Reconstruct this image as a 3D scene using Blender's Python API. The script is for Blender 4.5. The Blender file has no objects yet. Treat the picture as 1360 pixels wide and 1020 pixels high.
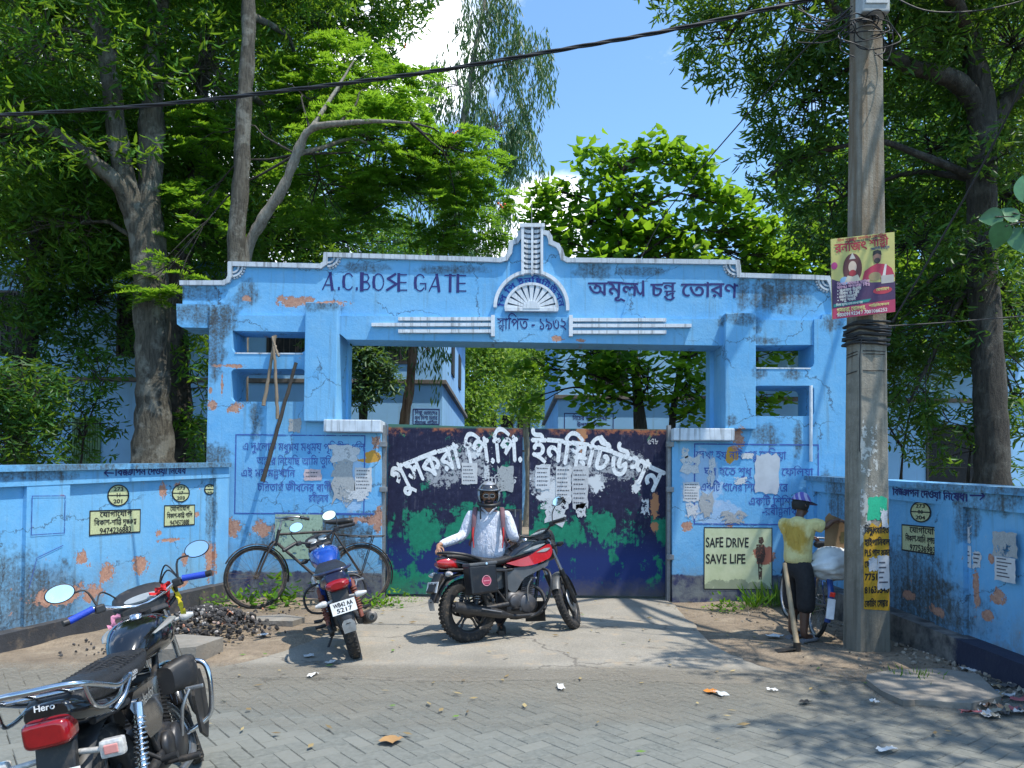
import bpy, bmesh, math, random
import numpy as np
from mathutils import Vector, Matrix, Euler
from mathutils.geometry import delaunay_2d_cdt
SC = bpy.context.scene
COL = SC.collection
R = math.radians
rnd = random.Random(7)
V = Vector

# ------------------------------------------------------------------ camera
CAM_LOC = V((0, 0, 1.5))
FPX, CX, CY = 1000.0, 680.0, 629.0           # focal length and principal point, photo pixels
CAM_ROT = Matrix.Rotation(R(90 + 1.2), 3, 'X') @ Matrix.Rotation(R(0.5), 3, 'Z')
cd = bpy.data.cameras.new('camera')
cd.sensor_width = 36; cd.lens = 36 * FPX / 1360
cd.shift_y = (CY - 510) / 1360
cd.clip_start = .05; cd.clip_end = 2000
cam = bpy.data.objects.new('camera', cd); COL.objects.link(cam)
cam.location = CAM_LOC; cam.rotation_euler = CAM_ROT.to_euler()
SC.camera = cam

# ------------------------------------------------------------------ sky, sun, exposure
SUN_DIR = V((.34, -.20, .92)).normalized()      # towards the sun
el = math.asin(SUN_DIR.z); az = math.atan2(SUN_DIR.x, SUN_DIR.y)
world = bpy.data.worlds.new('World'); SC.world = world; world.use_nodes = True
nt = world.node_tree; nt.nodes.clear()
def N(nt, typ, **kw):
    n = nt.nodes.new(typ)
    for k, v in kw.items(): setattr(n, k, v)
    return n
out = N(nt, 'ShaderNodeOutputWorld'); bg = N(nt, 'ShaderNodeBackground')
sky = N(nt, 'ShaderNodeTexSky', sky_type='NISHITA', sun_disc=False, sun_elevation=el, sun_rotation=az)
sky.air_density = 1.0; sky.dust_density = .6; sky.ozone_density = 2.0
tc = N(nt, 'ShaderNodeTexCoord'); mp = N(nt, 'ShaderNodeMapping'); mp.inputs['Scale'].default_value = (1, 1, 1.7)
mp.inputs['Location'].default_value = (.13, .3, .42)
nz = N(nt, 'ShaderNodeTexNoise'); nz.inputs['Scale'].default_value = 3.1; nz.inputs['Detail'].default_value = 9; nz.inputs['Roughness'].default_value = .56
cr = N(nt, 'ShaderNodeValToRGB'); cr.color_ramp.elements[0].position = .56; cr.color_ramp.elements[1].position = .74
mx = N(nt, 'ShaderNodeMix', data_type='RGBA'); mx.inputs[7].default_value = (8.6, 9.0, 9.6, 1)
nt.links.new(tc.outputs['Generated'], mp.inputs[0]); nt.links.new(mp.outputs[0], nz.inputs['Vector'])
nt.links.new(nz.outputs[0], cr.inputs[0])
# cloud banks stand in a few parts of the sky
prev = None
for px, py, w, k in ((520, 40, .992, .26), (590, 130, .994, .16), (735, 240, .9975, .24), (700, 330, .994, .26), (1090, 330, .98, .14), (330, 300, .97, .12), (60, 200, .97, .12)):
    d_ = (CAM_ROT @ V(((px - CX) / FPX, -(py - CY) / FPX, -1))).normalized()
    dp = N(nt, 'ShaderNodeVectorMath', operation='DOT_PRODUCT'); nt.links.new(tc.outputs['Generated'], dp.inputs[0]); dp.inputs[1].default_value = d_
    mr = N(nt, 'ShaderNodeMapRange', interpolation_type='SMOOTHSTEP'); nt.links.new(dp.outputs['Value'], mr.inputs[0]); mr.inputs[1].default_value = w; mr.inputs[2].default_value = 1; mr.inputs[3].default_value = 0; mr.inputs[4].default_value = k
    ad = N(nt, 'ShaderNodeMath', operation='ADD'); nt.links.new(mr.outputs[0], ad.inputs[0]); nt.links.new(prev.outputs[0] if prev else nz.outputs[0], ad.inputs[1]); prev = ad
nt.links.new(prev.outputs[0], cr.inputs[0]); nt.links.new(cr.outputs[0], mx.inputs[0])
tint = N(nt, 'ShaderNodeMix', data_type='RGBA', blend_type='MULTIPLY'); tint.inputs[0].default_value = 1; tint.inputs[7].default_value = (.80, 1.0, 1.08, 1)
nt.links.new(sky.outputs[0], tint.inputs[6]); nt.links.new(tint.outputs[2], mx.inputs[6]); nt.links.new(mx.outputs[2], bg.inputs[0])
bg.inputs[1].default_value = .15
nt.links.new(bg.outputs[0], out.inputs[0])
sl = bpy.data.lights.new('sun', 'SUN'); sl.energy = 3.1; sl.angle = R(.53); sl.color = (1, .95, .86)
so = bpy.data.objects.new('sun', sl); COL.objects.link(so)
so.rotation_euler = SUN_DIR.to_track_quat('Z', 'Y').to_euler()
SC.view_settings.view_transform = 'Standard'; SC.view_settings.look = 'None'
SC.view_settings.exposure = .95; SC.view_settings.gamma = 1
SC.cycles.max_bounces = 7; SC.cycles.transparent_max_bounces = 24

# ------------------------------------------------------------------ measuring and building helpers
def at(px, py, Y):
    """the point at depth Y seen at photo pixel px, py"""
    d = CAM_ROT @ V(((px - CX) / FPX, -(py - CY) / FPX, -1))
    return CAM_LOC + d * (Y / d.y)
def xz(px, py, Y):
    p = at(px, py, Y); return (p.x, p.z)

WM = {}                                           # local-to-world matrix of every parent
def tag(o, label=None, cat=None, group=None, kind=None):
    if label: o['label'] = label
    if cat: o['category'] = cat
    if group: o['group'] = group
    if kind: o['kind'] = kind
    return o
def thing(name, label, cat, loc=(0, 0, 0), rot=(0, 0, 0), group=None, scale=1.0):
    o = bpy.data.objects.new(name, None); COL.objects.link(o)
    o.empty_display_size = .1
    o.location = loc; o.rotation_euler = rot; o.scale = (scale,) * 3
    WM[o.name] = Matrix.Translation(loc) @ Euler(rot).to_matrix().to_4x4() @ Matrix.Scale(scale, 4)
    return tag(o, label, cat, group)

def link_mesh(name, me, mat, parent=None):
    o = bpy.data.objects.new(name, me); COL.objects.link(o)
    if mat is not None:
        for m in (mat if isinstance(mat, (list, tuple)) else [mat]): me.materials.append(m)
    if parent is not None:
        o.parent = parent; WM[o.name] = WM[parent.name]
    else: WM[o.name] = Matrix()
    return o

def fill2d(contours):
    """triangles of a set of closed contours, non-zero winding, crossings allowed"""
    pts, edges = [], []
    for c in contours:
        b = len(pts); n = len(c)
        pts += [V((float(p[0]), float(p[1]))) for p in c]
        edges += [(b + i, b + (i + 1) % n) for i in range(n)]
    vs, _, fs, _, _, _ = delaunay_2d_cdt(pts, edges, [], 0, 1e-6)
    P = np.array([(v.x, v.y) for v in vs]); T = np.array([f for f in fs if len(f) == 3])
    if not len(T): return P, T
    c = P[T].mean(1)
    A = np.concatenate([np.asarray(k, float)[:, :2] for k in contours])
    B = np.concatenate([np.roll(np.asarray(k, float)[:, :2], -1, 0) for k in contours])
    x, y = c[:, None, 0], c[:, None, 1]
    isl = (B[None, :, 0] - A[None, :, 0]) * (y - A[None, :, 1]) - (x - A[None, :, 0]) * (B[None, :, 1] - A[None, :, 1])
    up = (A[None, :, 1] <= y) & (B[None, :, 1] > y) & (isl > 0)
    dn = (A[None, :, 1] > y) & (B[None, :, 1] <= y) & (isl < 0)
    T = T[(up.sum(1) - dn.sum(1)) != 0]
    a, b, d = P[T[:, 0]], P[T[:, 1]], P[T[:, 2]]
    ar = (b[:, 0] - a[:, 0]) * (d[:, 1] - a[:, 1]) - (b[:, 1] - a[:, 1]) * (d[:, 0] - a[:, 0])
    T[ar < 0] = T[ar < 0][:, ::-1]
    return P, T

def catmull(pts, sub):
    pts = [np.asarray(p, float) for p in pts]; out = []
    for i in range(len(pts) - 1):
        p0 = pts[max(i - 1, 0)]; p1 = pts[i]; p2 = pts[i + 1]; p3 = pts[min(i + 2, len(pts) - 1)]
        for k in range(sub):
            t = k / sub
            out.append(.5 * ((2 * p1) + (-p0 + p2) * t + (2 * p0 - 5 * p1 + 4 * p2 - p3) * t * t + (-p0 + 3 * p1 - 3 * p2 + p3) * t ** 3))
    out.append(pts[-1]); return out

class MB:
    def __init__(s): s.v, s.f, s.sm, s.mi = [], [], [], []; s.m = 0; s.x = None
    def add(s, vs, fs, smooth=False):
        b = len(s.v)
        if s.x is not None: vs = [s.x @ V(v) for v in vs]
        s.v += [tuple(v) for v in vs]
        for f in fs: s.f.append(tuple(b + i for i in f)); s.sm.append(smooth); s.mi.append(s.m)
        return s
    def box(s, c, d, rot=None, bev=0, taper=1):
        x, y, z = d[0] / 2, d[1] / 2, d[2] / 2
        if bev:
            bm = bmesh.new(); bmesh.ops.create_cube(bm, size=1)
            for v in bm.verts: v.co = V((v.co.x * d[0], v.co.y * d[1], v.co.z * d[2])); 
            bmesh.ops.bevel(bm, geom=bm.edges[:], offset=bev, segments=2, affect='EDGES', profile=.6)
            vs = [v.co.copy() for v in bm.verts]; bm.verts.index_update()
            fs = [tuple(v.index for v in f.verts) for f in bm.faces]; bm.free()
        else:
            vs = [V((a * x, b * y, e * z)) for a in (-1, 1) for b in (-1, 1) for e in (-1, 1)]
            fs = [(0, 1, 3, 2), (4, 6, 7, 5), (0, 4, 5, 1), (2, 3, 7, 6), (0, 2, 6, 4), (1, 5, 7, 3)]
        if taper != 1:
            for v in vs:
                k = 1 + (taper - 1) * (v.z / (2 * z) + .5); v.x *= k; v.y *= k
        if rot is not None:
            m = rot if isinstance(rot, Matrix) else Euler(rot).to_matrix()
            vs = [m @ v for v in vs]
        return s.add([v + V(c) for v in vs], fs)
    def box2(s, x0, x1, y0, y1, z0, z1, bev=0):
        return s.box(((x0 + x1) / 2, (y0 + y1) / 2, (z0 + z1) / 2), (abs(x1 - x0), abs(y1 - y0), abs(z1 - z0)), None, bev)
    def tube(s, pts, r, n=8, caps=True, smooth=True, sub=0, flat=1.0, closed=False):
        if sub:
            if hasattr(r, '__len__'): q = catmull([tuple(p) + (k,) for p, k in zip(pts, r)], sub); pts = [V(p[:3]) for p in q]; r = [max(p[3], .0005) for p in q]
            else: pts = [V(p) for p in catmull(pts, sub)]
        pts = [V(p) for p in pts]; k = len(pts)
        if not hasattr(r, '__len__'): r = [r] * k
        vs, fs = [], []; u = None
        for i, p in enumerate(pts):
            if closed: t = pts[(i + 1) % k] - pts[i - 1]
            else: t = pts[min(i + 1, k - 1)] - pts[max(i - 1, 0)]
            if t.length < 1e-9: t = V((0, 0, 1))
            t.normalize()
            if u is None: u = t.orthogonal().normalized() if abs(t.z) > .9 else t.cross(V((0, 0, 1))).normalized()
            else:
                u = (u - t * u.dot(t))
                u = u.normalized() if u.length > 1e-6 else t.orthogonal().normalized()
            w = t.cross(u)
            for j in range(n):
                a = 2 * math.pi * j / n
                vs.append(p + (u * math.cos(a) + w * math.sin(a) * flat) * r[i])
        for i in range(k if closed else k - 1):
            for j in range(n):
                a, b = i * n + j, i * n + (j + 1) % n; c, d = ((i + 1) % k) * n + (j + 1) % n, ((i + 1) % k) * n + j
                fs.append((a, b, c, d))
        s.add(vs, fs, smooth)
        if caps and not closed: s.add(vs[:n], [tuple(range(n))[::-1]]); s.add(vs[-n:], [tuple(range(n))])
        return s
    def lathe(s, prof, o, ax, n=24, smooth=True, cap=False):
        ax = V(ax).normalized(); u = ax.orthogonal().normalized(); w = ax.cross(u); o = V(o)
        vs = [o + ax * h + (u * math.cos(2 * math.pi * j / n) + w * math.sin(2 * math.pi * j / n)) * r for r, h in prof for j in range(n)]
        fs = [(i * n + j, i * n + (j + 1) % n, (i + 1) * n + (j + 1) % n, (i + 1) * n + j) for i in range(len(prof) - 1) for j in range(n)]
        s.add(vs, fs, smooth)
        if cap: s.add(vs[:n], [tuple(range(n))[::-1]]); s.add(vs[-n:], [tuple(range(n))])
        return s
    def cyl(s, a, b, r, n=16, r2=None):
        a, b = V(a), V(b); h = (b - a).length
        return s.lathe([(r, 0), (r if r2 is None else r2, h)], a, b - a, n, True, True)
    def ball(s, c, r, n=14, m=9):
        r = (r,) * 3 if not hasattr(r, '__len__') else r; c = V(c)
        vs = [c + V((r[0] * math.sin(math.pi * i / m) * math.cos(2 * math.pi * j / n), r[1] * math.sin(math.pi * i / m) * math.sin(2 * math.pi * j / n), r[2] * math.cos(math.pi * i / m))) for i in range(1, m) for j in range(n)]
        fs = [(i * n + j, (i + 1) * n + j, (i + 1) * n + (j + 1) % n, i * n + (j + 1) % n) for i in range(m - 2) for j in range(n)]
        t = len(vs); vs += [c + V((0, 0, r[2])), c - V((0, 0, r[2]))]
        fs += [(t, j, (j + 1) % n) for j in range(n)] + [(t + 1, (m - 2) * n + (j + 1) % n, (m - 2) * n + j) for j in range(n)]
        return s.add(vs, fs, True)
    def loft(s, secs, n=20, sub=3, smooth=True, axis='x', caps=True):
        """secs: (pos along axis, centre y, centre z, half width, half height, exponent)"""
        q = catmull(secs, sub) if sub > 1 else [np.asarray(k, float) for k in secs]
        vs, fs = [], []
        for p in q:
            e = 2 / max(p[5], .6)
            for j in range(n):
                a = 2 * math.pi * j / n; ca, sa = math.cos(a), math.sin(a)
                y = p[1] + max(p[3], .001) * math.copysign(abs(ca) ** e, ca); z = p[2] + max(p[4], .001) * math.copysign(abs(sa) ** e, sa)
                vs.append((p[0], y, z) if axis == 'x' else (y, p[0], z) if axis == 'y' else (y, z, p[0]))
        k = len(q)
        fs = [(i * n + j, i * n + (j + 1) % n, (i + 1) * n + (j + 1) % n, (i + 1) * n + j) for i in range(k - 1) for j in range(n)]
        s.add(vs, fs, smooth)
        if caps: s.add(vs[:n], [tuple(range(n))[::-1]]); s.add(vs[-n:], [tuple(range(n))])
        return s
    def prism(s, cons, fn, w0, w1, back=True):
        """contours in (u, v), fn(u, v, w) gives the point; w0 front, w1 back"""
        P, T = fill2d(cons)
        s.add([fn(p[0], p[1], w0) for p in P], [tuple(t) for t in T])
        if w1 is None: return s
        if back: s.add([fn(p[0], p[1], w1) for p in P], [tuple(t)[::-1] for t in T])
        for c in cons:
            n = len(c)
            s.add([fn(p[0], p[1], w0) for p in c] + [fn(p[0], p[1], w1) for p in c], [(i, i + n, (i + 1) % n + n, (i + 1) % n) for i in range(n)])
        return s
    def build(s, name, mat, parent=None, world=False, recalc=True):
        me = bpy.data.meshes.new(name)
        vs = s.v
        if world and parent is not None:
            inv = WM[parent.name].inverted(); vs = [tuple(inv @ V(v)) for v in vs]
        me.from_pydata(vs, [], s.f); me.polygons.foreach_set('use_smooth', s.sm); me.polygons.foreach_set('material_index', s.mi)
        if recalc:
            bm = bmesh.new(); bm.from_mesh(me); bmesh.ops.recalc_face_normals(bm, faces=bm.faces[:]); bm.to_mesh(me); bm.free()
        me.update()
        return link_mesh(name, me, mat, parent)

# ------------------------------------------------------------------ materials
class G:
    """small helper for node graphs"""
    def __init__(s, name):
        s.m = bpy.data.materials.new(name); s.m.use_nodes = True; s.t = s.m.node_tree; s.t.nodes.clear()
        s.o = s.n('ShaderNodeOutputMaterial'); s.b = s.n('ShaderNodeBsdfPrincipled'); s.l(s.b.outputs[0], s.o.inputs[0])
        s.geo = None
    def n(s, typ, **kw): return N(s.t, typ, **kw)
    def l(s, a, b): s.t.links.new(a, b)
    def set(s, n, i, v):
        if hasattr(v, 'is_output'): s.l(v, n.inputs[i])
        else: n.inputs[i].default_value = v
    def pos(s):
        if s.geo is None: s.geo = s.n('ShaderNodeNewGeometry')
        return s.geo.outputs['Position']
    def obj(s): return s.n('ShaderNodeTexCoord').outputs['Object']
    def map(s, vec, sc=(1, 1, 1), loc=(0, 0, 0), rot=(0, 0, 0)):
        m = s.n('ShaderNodeMapping'); s.l(vec, m.inputs[0]); m.inputs['Scale'].default_value = sc; m.inputs['Location'].default_value = loc; m.inputs['Rotation'].default_value = rot
        return m.outputs[0]
    def noise(s, vec, scale, detail=5, rough=.55, dist=0, col=False):
        n = s.n('ShaderNodeTexNoise'); s.l(vec, n.inputs['Vector']); n.inputs['Scale'].default_value = scale; n.inputs['Detail'].default_value = detail; n.inputs['Roughness'].default_value = rough; n.inputs['Distortion'].default_value = dist
        return n.outputs['Color' if col else 0]
    def vor(s, vec, scale, out='Distance', feature='F1'):
        n = s.n('ShaderNodeTexVoronoi', feature=feature); s.l(vec, n.inputs['Vector']); n.inputs['Scale'].default_value = scale
        return n.outputs[out]
    def math(s, op, a, b=0.0, c=None, clamp=False):
        n = s.n('ShaderNodeMath', operation=op, use_clamp=clamp); s.set(n, 0, a); s.set(n, 1, b)
        if c is not None: s.set(n, 2, c)
        return n.outputs[0]
    def ramp(s, f, a, b, ca=0.0, cb=1.0):
        n = s.n('ShaderNodeMapRange', clamp=True); s.set(n, 0, f); n.inputs[1].default_value = a; n.inputs[2].default_value = b; n.inputs[3].default_value = ca; n.inputs[4].default_value = cb
        return n.outputs[0]
    def mix(s, f, a, b, mode='MIX'):
        n = s.n('ShaderNodeMix', data_type='RGBA', blend_type=mode)
        s.set(n, 0, f); s.set(n, 6, a if hasattr(a, 'is_output') else tuple(a) + (1,)); s.set(n, 7, b if hasattr(b, 'is_output') else tuple(b) + (1,))
        return n.outputs[2]
    def sep(s, vec):
        n = s.n('ShaderNodeSeparateXYZ'); s.l(vec, n.inputs[0]); return n.outputs
    def vmath(s, op, a, b):
        n = s.n('ShaderNodeVectorMath', operation=op); s.set(n, 0, a); s.set(n, 1, b); return n.outputs['Value' if op in ('LENGTH', 'DISTANCE', 'DOT_PRODUCT') else 0]
    def bump(s, h, strength=.3, dist=.02):
        n = s.n('ShaderNodeBump'); n.inputs['Strength'].default_value = strength; n.inputs['Distance'].default_value = dist; s.l(h, n.inputs['Height']); s.l(n.outputs[0], s.b.inputs['Normal'])
    def col(s, c): s.set(s.b, 'Base Color', c if hasattr(c, 'is_output') else tuple(c) + (1,))
    def rough(s, r): s.set(s.b, 'Roughness', r)
    def patch(s, pos, c, r, nz, k=1.1, soft=.06):
        """0..1 ragged ellipse round c"""
        d = s.vmath('SUBTRACT', pos, tuple(c)); d = s.vmath('DIVIDE', d, tuple(r)); d = s.vmath('LENGTH', d, (0, 0, 0))
        d = s.math('ADD', d, s.math('MULTIPLY', s.math('SUBTRACT', nz, .5), k * 2))
        return s.ramp(d, .94 + soft, .94 - soft)

MATS = {}
def mat(name, col, rough=.5, metal=0.0, var=.25, scale=9.0, bump=0.0, bscale=60.0, coat=0.0, dirt=0.0, spec=.5):
    if name in MATS: return MATS[name]
    g = G(name); p = g.obj()
    n = g.noise(p, scale, 6, .6)
    c = g.mix(g.ramp(n, .3, .7), tuple(k * (1 - var) for k in col), tuple(min(1, k * (1 + var * .6)) for k in col))
    if dirt:
        d = g.ramp(g.noise(p, scale * 1.7, 8, .7), .52, .72, 0, dirt)
        c = g.mix(d, c, (.22, .17, .12))
        g.rough(g.math('ADD', g.math('MULTIPLY', d, .5), rough, clamp=True))
    else: g.rough(g.ramp(g.noise(p, scale * 3, 4), .3, .7, max(rough - .07, .02), min(rough + .1, 1)))
    g.col(c); g.b.inputs['Metallic'].default_value = metal; g.b.inputs['Coat Weight'].default_value = coat; g.b.inputs['Coat Roughness'].default_value = .08
    g.b.inputs['Specular IOR Level'].default_value = spec
    if bump: g.bump(g.noise(p, bscale, 4), bump, .01)
    MATS[name] = g.m; return g.m

def worn(name, col, wear=.3, scale=9.0, rough=.7):
    """painted lettering with flaked gaps"""
    if name in MATS: return MATS[name]
    g = G(name); p = g.pos(); n = g.noise(p, scale, 9, .68); n2 = g.noise(p, scale * 6, 5, .7)
    g.col(g.mix(g.ramp(n2, .3, .7), tuple(k * .75 for k in col), tuple(min(1, k * 1.15) for k in col))); g.rough(rough)
    a = g.ramp(g.math('ADD', g.math('MULTIPLY', n, .7), g.math('MULTIPLY', n2, .3)), .30 + wear * .28, .33 + wear * .28)
    if wear > 0: g.set(g.b, 'Alpha', a)
    MATS[name] = g.m; return g.m

# ------------------------------------------------------------------ lettering
def _sample(sp):
    pts = []; bp = sp.bezier_points; n = len(bp)
    for i in range(n):
        a, b = bp[i], bp[(i + 1) % n]; p0, p1, p2, p3 = [np.array(q[:2]) for q in (a.co, a.handle_right, b.handle_left, b.co)]
        dev = np.linalg.norm(np.cross(p1 - p0, p3 - p0)) + np.linalg.norm(np.cross(p2 - p0, p3 - p0))
        k = 1 if dev < 1e-5 else 5
        for j in range(k):
            t = j / k; pts.append((1 - t) ** 3 * p0 + 3 * (1 - t) ** 2 * t * p1 + 3 * (1 - t) * t * t * p2 + t ** 3 * p3)
    return np.array(pts)
_GC = {}
def _raw(s):
    c = bpy.data.curves.new('lettering', 'FONT'); c.body = s; o = bpy.data.objects.new('lettering', c); COL.objects.link(o)
    dg = bpy.context.evaluated_depsgraph_get(); cu = o.evaluated_get(dg).to_curve(dg)
    r = [_sample(sp) for sp in cu.splines if len(sp.bezier_points) > 2]
    o.evaluated_get(dg).to_curve_clear(); bpy.data.objects.remove(o); bpy.data.curves.remove(c)
    return r
def _area(c): return .5 * float(np.sum(c[:, 0] * np.roll(c[:, 1], -1) - np.roll(c[:, 0], -1) * c[:, 1]))
def glyph(ch):
    if ch in _GC: return _GC[ch]
    bar = _raw('|')[0][:, 0].min()
    cs = _raw(ch + '|'); adv = cs[-1][:, 0].min() - bar; cs = cs[:-1]
    if cs and sum(_area(c) for c in cs) < 0: cs = [c[::-1] for c in cs]
    _GC[ch] = (cs, adv); return _GC[ch]
def stroke(pts, w):
    """closed contours covering a thick polyline (each piece counter-clockwise)"""
    out = []; pts = [np.array(p, float) for p in pts]
    for a, b in zip(pts, pts[1:]):
        d = b - a; L = np.linalg.norm(d)
        if L < 1e-7: continue
        d /= L; q = np.array([-d[1], d[0]]) * w / 2; e = d * w * .38
        c = np.array([a - q - e, b - q + e, b + q + e, a + q - e]); out.append(c)
    return out
HL = .66                                           # height of the head line
def compose(text):
    """visual-order Bengali with small marks: {a/b} stacks b under a, {a+b} sets them side by side, ~y ya-phala, ~r ra-phala, ~h reph"""
    out = []; x = 0.0; i = 0
    def put(cs, sx=1, sy=1, dx=0, dy=0): return [np.c_[c[:, 0] * sx + dx, c[:, 1] * sy + dy] for c in cs]
    while i < len(text):
        ch = text[i]
        if ch == '{':
            j = text.index('}', i); t = text[i + 1:j]; i = j + 1
            if '/' in t:
                a, b = t.split('/'); ga, gb = glyph(a), glyph(b)
                w = max(ga[1] * .92, gb[1] * .8)
                out.append((x, w, put(ga[0], .92, .58, 0, HL * .42) + put(gb[0], .78, .56, w - gb[1] * .8, -.1)))
            else:
                a, b = t.split('+'); ga, gb = glyph(a), glyph(b); w = (ga[1] + gb[1]) * .68
                out.append((x, w, put(ga[0], .68, 1) + put(gb[0], .68, 1, ga[1] * .68)))
            x += w; continue
        if ch == '~':
            k = text[i + 1]; i += 2
            if k == 'y':
                out.append((x, .3, stroke([(-.04, .40), (.03, .17), (.13, .07), (.24, .20), (.25, .34)], .06) + stroke([(.26, HL), (.26, 0)], .07))); x += .32
            elif k == 'r': out.append((x - .5, 0, stroke([(.02, -.02), (.12, -.14), (.28, -.16), (.42, -.06)], .06)))
            elif k == 'h': out.append((x - .25, 0, stroke([(0, HL), (.06, HL + .16), (.16, HL + .2)], .06)))
            continue
        cs, adv = glyph(ch); out.append((x, adv, cs)); x += adv; i += 1
    return out, x
_FC = {}
def lettering(text, size, bold=0.0, sx=1.0, align='c', arc=None, w=None, font_y=0.0):
    """flat triangles (u, v) of a line; arc = radius of the circle its base line follows"""
    items, W = compose(text); k = size * sx
    if w: k = w / W
    x0 = {'c': -W / 2, 'l': 0, 'r': -W}[align]
    VV, TT = [], []
    for (x, adv, cs) in items:
        if not cs: continue
        key = (round(sum(float(c.sum()) for c in cs), 4), sum(len(c) for c in cs), bold)
        if key not in _FC:
            if bold: cc = [c + np.array(o) * bold for c in cs for o in ((0, 0), (1, 0), (-1, 0), (0, .8), (0, -.8))]
            else: cc = cs
            _FC[key] = fill2d(cc)
        P, T = _FC[key]
        if not len(T): continue
        wob = random.Random(len(VV) * 31 + len(text)); sc_, ro_, dy_ = 1 + wob.uniform(-.05, .05), wob.uniform(-.035, .035), wob.uniform(-.02, .02)
        P = np.c_[(P[:, 0] - adv / 2) * sc_ - P[:, 1] * ro_ + adv / 2, P[:, 1] * sc_ + (P[:, 0] - adv / 2) * ro_ + dy_]      # the signwriter's unsteady hand
        u = (P[:, 0] + x + x0) * k; v = P[:, 1] * size
        if arc:
            m = (x + x0 + adv / 2) * k; a = m / arc; du = u - m; rr = arc + v
            u, v = rr * math.sin(a) + du * math.cos(a), rr * math.cos(a) - arc - du * math.sin(a)
        off = sum(len(q) for q in VV); VV.append(np.c_[u, v, np.full(len(u), len(VV) % 3 * .0004)]); TT.append(T + off)
    return np.concatenate(VV), np.concatenate(TT)
def text_on(mb, o, u, v, text, size, off=.004, **kw):
    """add a line of lettering to mb: o origin, u and v unit vectors along the wall"""
    P, T = lettering(text, size, **kw); o, u, v = V(o), V(u).normalized(), V(v).normalized(); n = u.cross(v)
    mb.add([o + u * p[0] + v * p[1] + n * (off + p[2]) for p in P], [tuple(t) for t in T])
    return mb
def flat_on(mb, o, u, v, cons, off=.004, thick=None):
    o, u, v = V(o), V(u).normalized(), V(v).normalized(); n = u.cross(v)
    return mb.prism(cons, lambda a, b, w: o + u * a + v * b + n * w, off, thick)
def rect(x0, x1, y0, y1): return [(x0, y0), (x1, y0), (x1, y1), (x0, y1)]
def ring(cx, cy, r, w, n=32):
    a = [(cx + r * math.cos(2 * math.pi * i / n), cy + r * math.sin(2 * math.pi * i / n)) for i in range(n)]
    b = [(cx + (r - w) * math.cos(2 * math.pi * i / n), cy + (r - w) * math.sin(2 * math.pi * i / n)) for i in range(n)][::-1]
    return [a, b]
def frame2(x0, x1, y0, y1, w): return [rect(x0, x1, y0, y1), rect(x0 + w, x1 - w, y0 + w, y1 - w)[::-1]]
def disc(cx, cy, r, ry=None, n=28): return [(cx + r * math.cos(2 * math.pi * i / n), cy + (ry or r) * math.sin(2 * math.pi * i / n)) for i in range(n)]
def ragged(x0, x1, y0, y1, k=.12, n=7, rr=rnd):
    """torn sheet of paper"""
    w, h = x1 - x0, y1 - y0; p = []
    for a, b in (((x0, y0), (x1, y0)), ((x1, y0), (x1, y1)), ((x1, y1), (x0, y1)), ((x0, y1), (x0, y0))):
        for i in range(n):
            t = i / n; p.append((a[0] + (b[0] - a[0]) * t + rr.uniform(-k, k) * w, a[1] + (b[1] - a[1]) * t + rr.uniform(-k, k) * h))
    return p
# ================================================================== ground, road, drive
def ground_mat():
    g = G('earth'); p = g.pos()
    n1 = g.noise(p, .9, 8, .62); n2 = g.noise(p, 9, 9, .7); n3 = g.vor(p, 38)
    c = g.mix(g.ramp(n1, .36, .64), (.15, .115, .08), (.28, .22, .155))
    c = g.mix(g.ramp(n2, .45, .75), c, (.13, .10, .07))
    c = g.mix(g.ramp(n3, .05, .13, .5, 0), c, (.42, .38, .33))
    c = g.mix(g.ramp(g.noise(p, 2.3, 6, .7), .56, .68, 0, .7), c, (.34, .28, .20))
    g.col(c); g.rough(.95); g.bump(g.math('ADD', n2, g.math('MULTIPLY', n3, -.5)), .8, .03)
    return g.m
def sheet(name, x0, x1, y0, y1, nx, ny, zf, m, skip=None):
    xs, ys = np.linspace(x0, x1, nx), np.linspace(y0, y1, ny)
    mb = MB(); mb.add([(x, y, zf(x, y)) for y in ys for x in xs], [(j * nx + i, j * nx + i + 1, (j + 1) * nx + i + 1, (j + 1) * nx + i) for j in range(ny - 1) for i in range(nx - 1)], True)
    return tag(mb.build(name, m, recalc=False), kind='structure')
def gz(x, y):
    """height of the earth: flat with small lumps, clear of the drive and the road"""
    if y < 6.35: return -.03
    k = min(1, (y - 6.35) / .5)
    if -2.6 < x < 2.6 and y > 6.3: 
        e = max(abs(x) - 2.0, 0) / .6
        k *= min(1, e)
    return -.012 + k * (.012 + .018 * math.sin(3.1 * x + 1.7 * y) * math.sin(2.3 * y - 1.1 * x) + .010 * math.sin(9 * x) * math.sin(8 * y + x))
EARTH = ground_mat()
def ground():
    mb = MB(); xs = list(np.linspace(-400, -8, 5)) + list(np.linspace(-6, 6, 140)) + list(np.linspace(8, 400, 5))
    ys = [-300, -40, 0, 3] + list(np.linspace(5.5, 11, 80)) + [14, 20, 40, 100, 400]
    nx = len(xs)
    mb.add([(x, y, gz(x, y) if abs(x) < 7 and 5 < y < 11.1 else -.03) for y in ys for x in xs],
           [(j * nx + i, j * nx + i + 1, (j + 1) * nx + i + 1, (j + 1) * nx + i) for j in range(len(ys) - 1) for i in range(nx - 1)], True)
    tag(mb.build('ground', EARTH, recalc=False), kind='structure')
ground()

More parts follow.
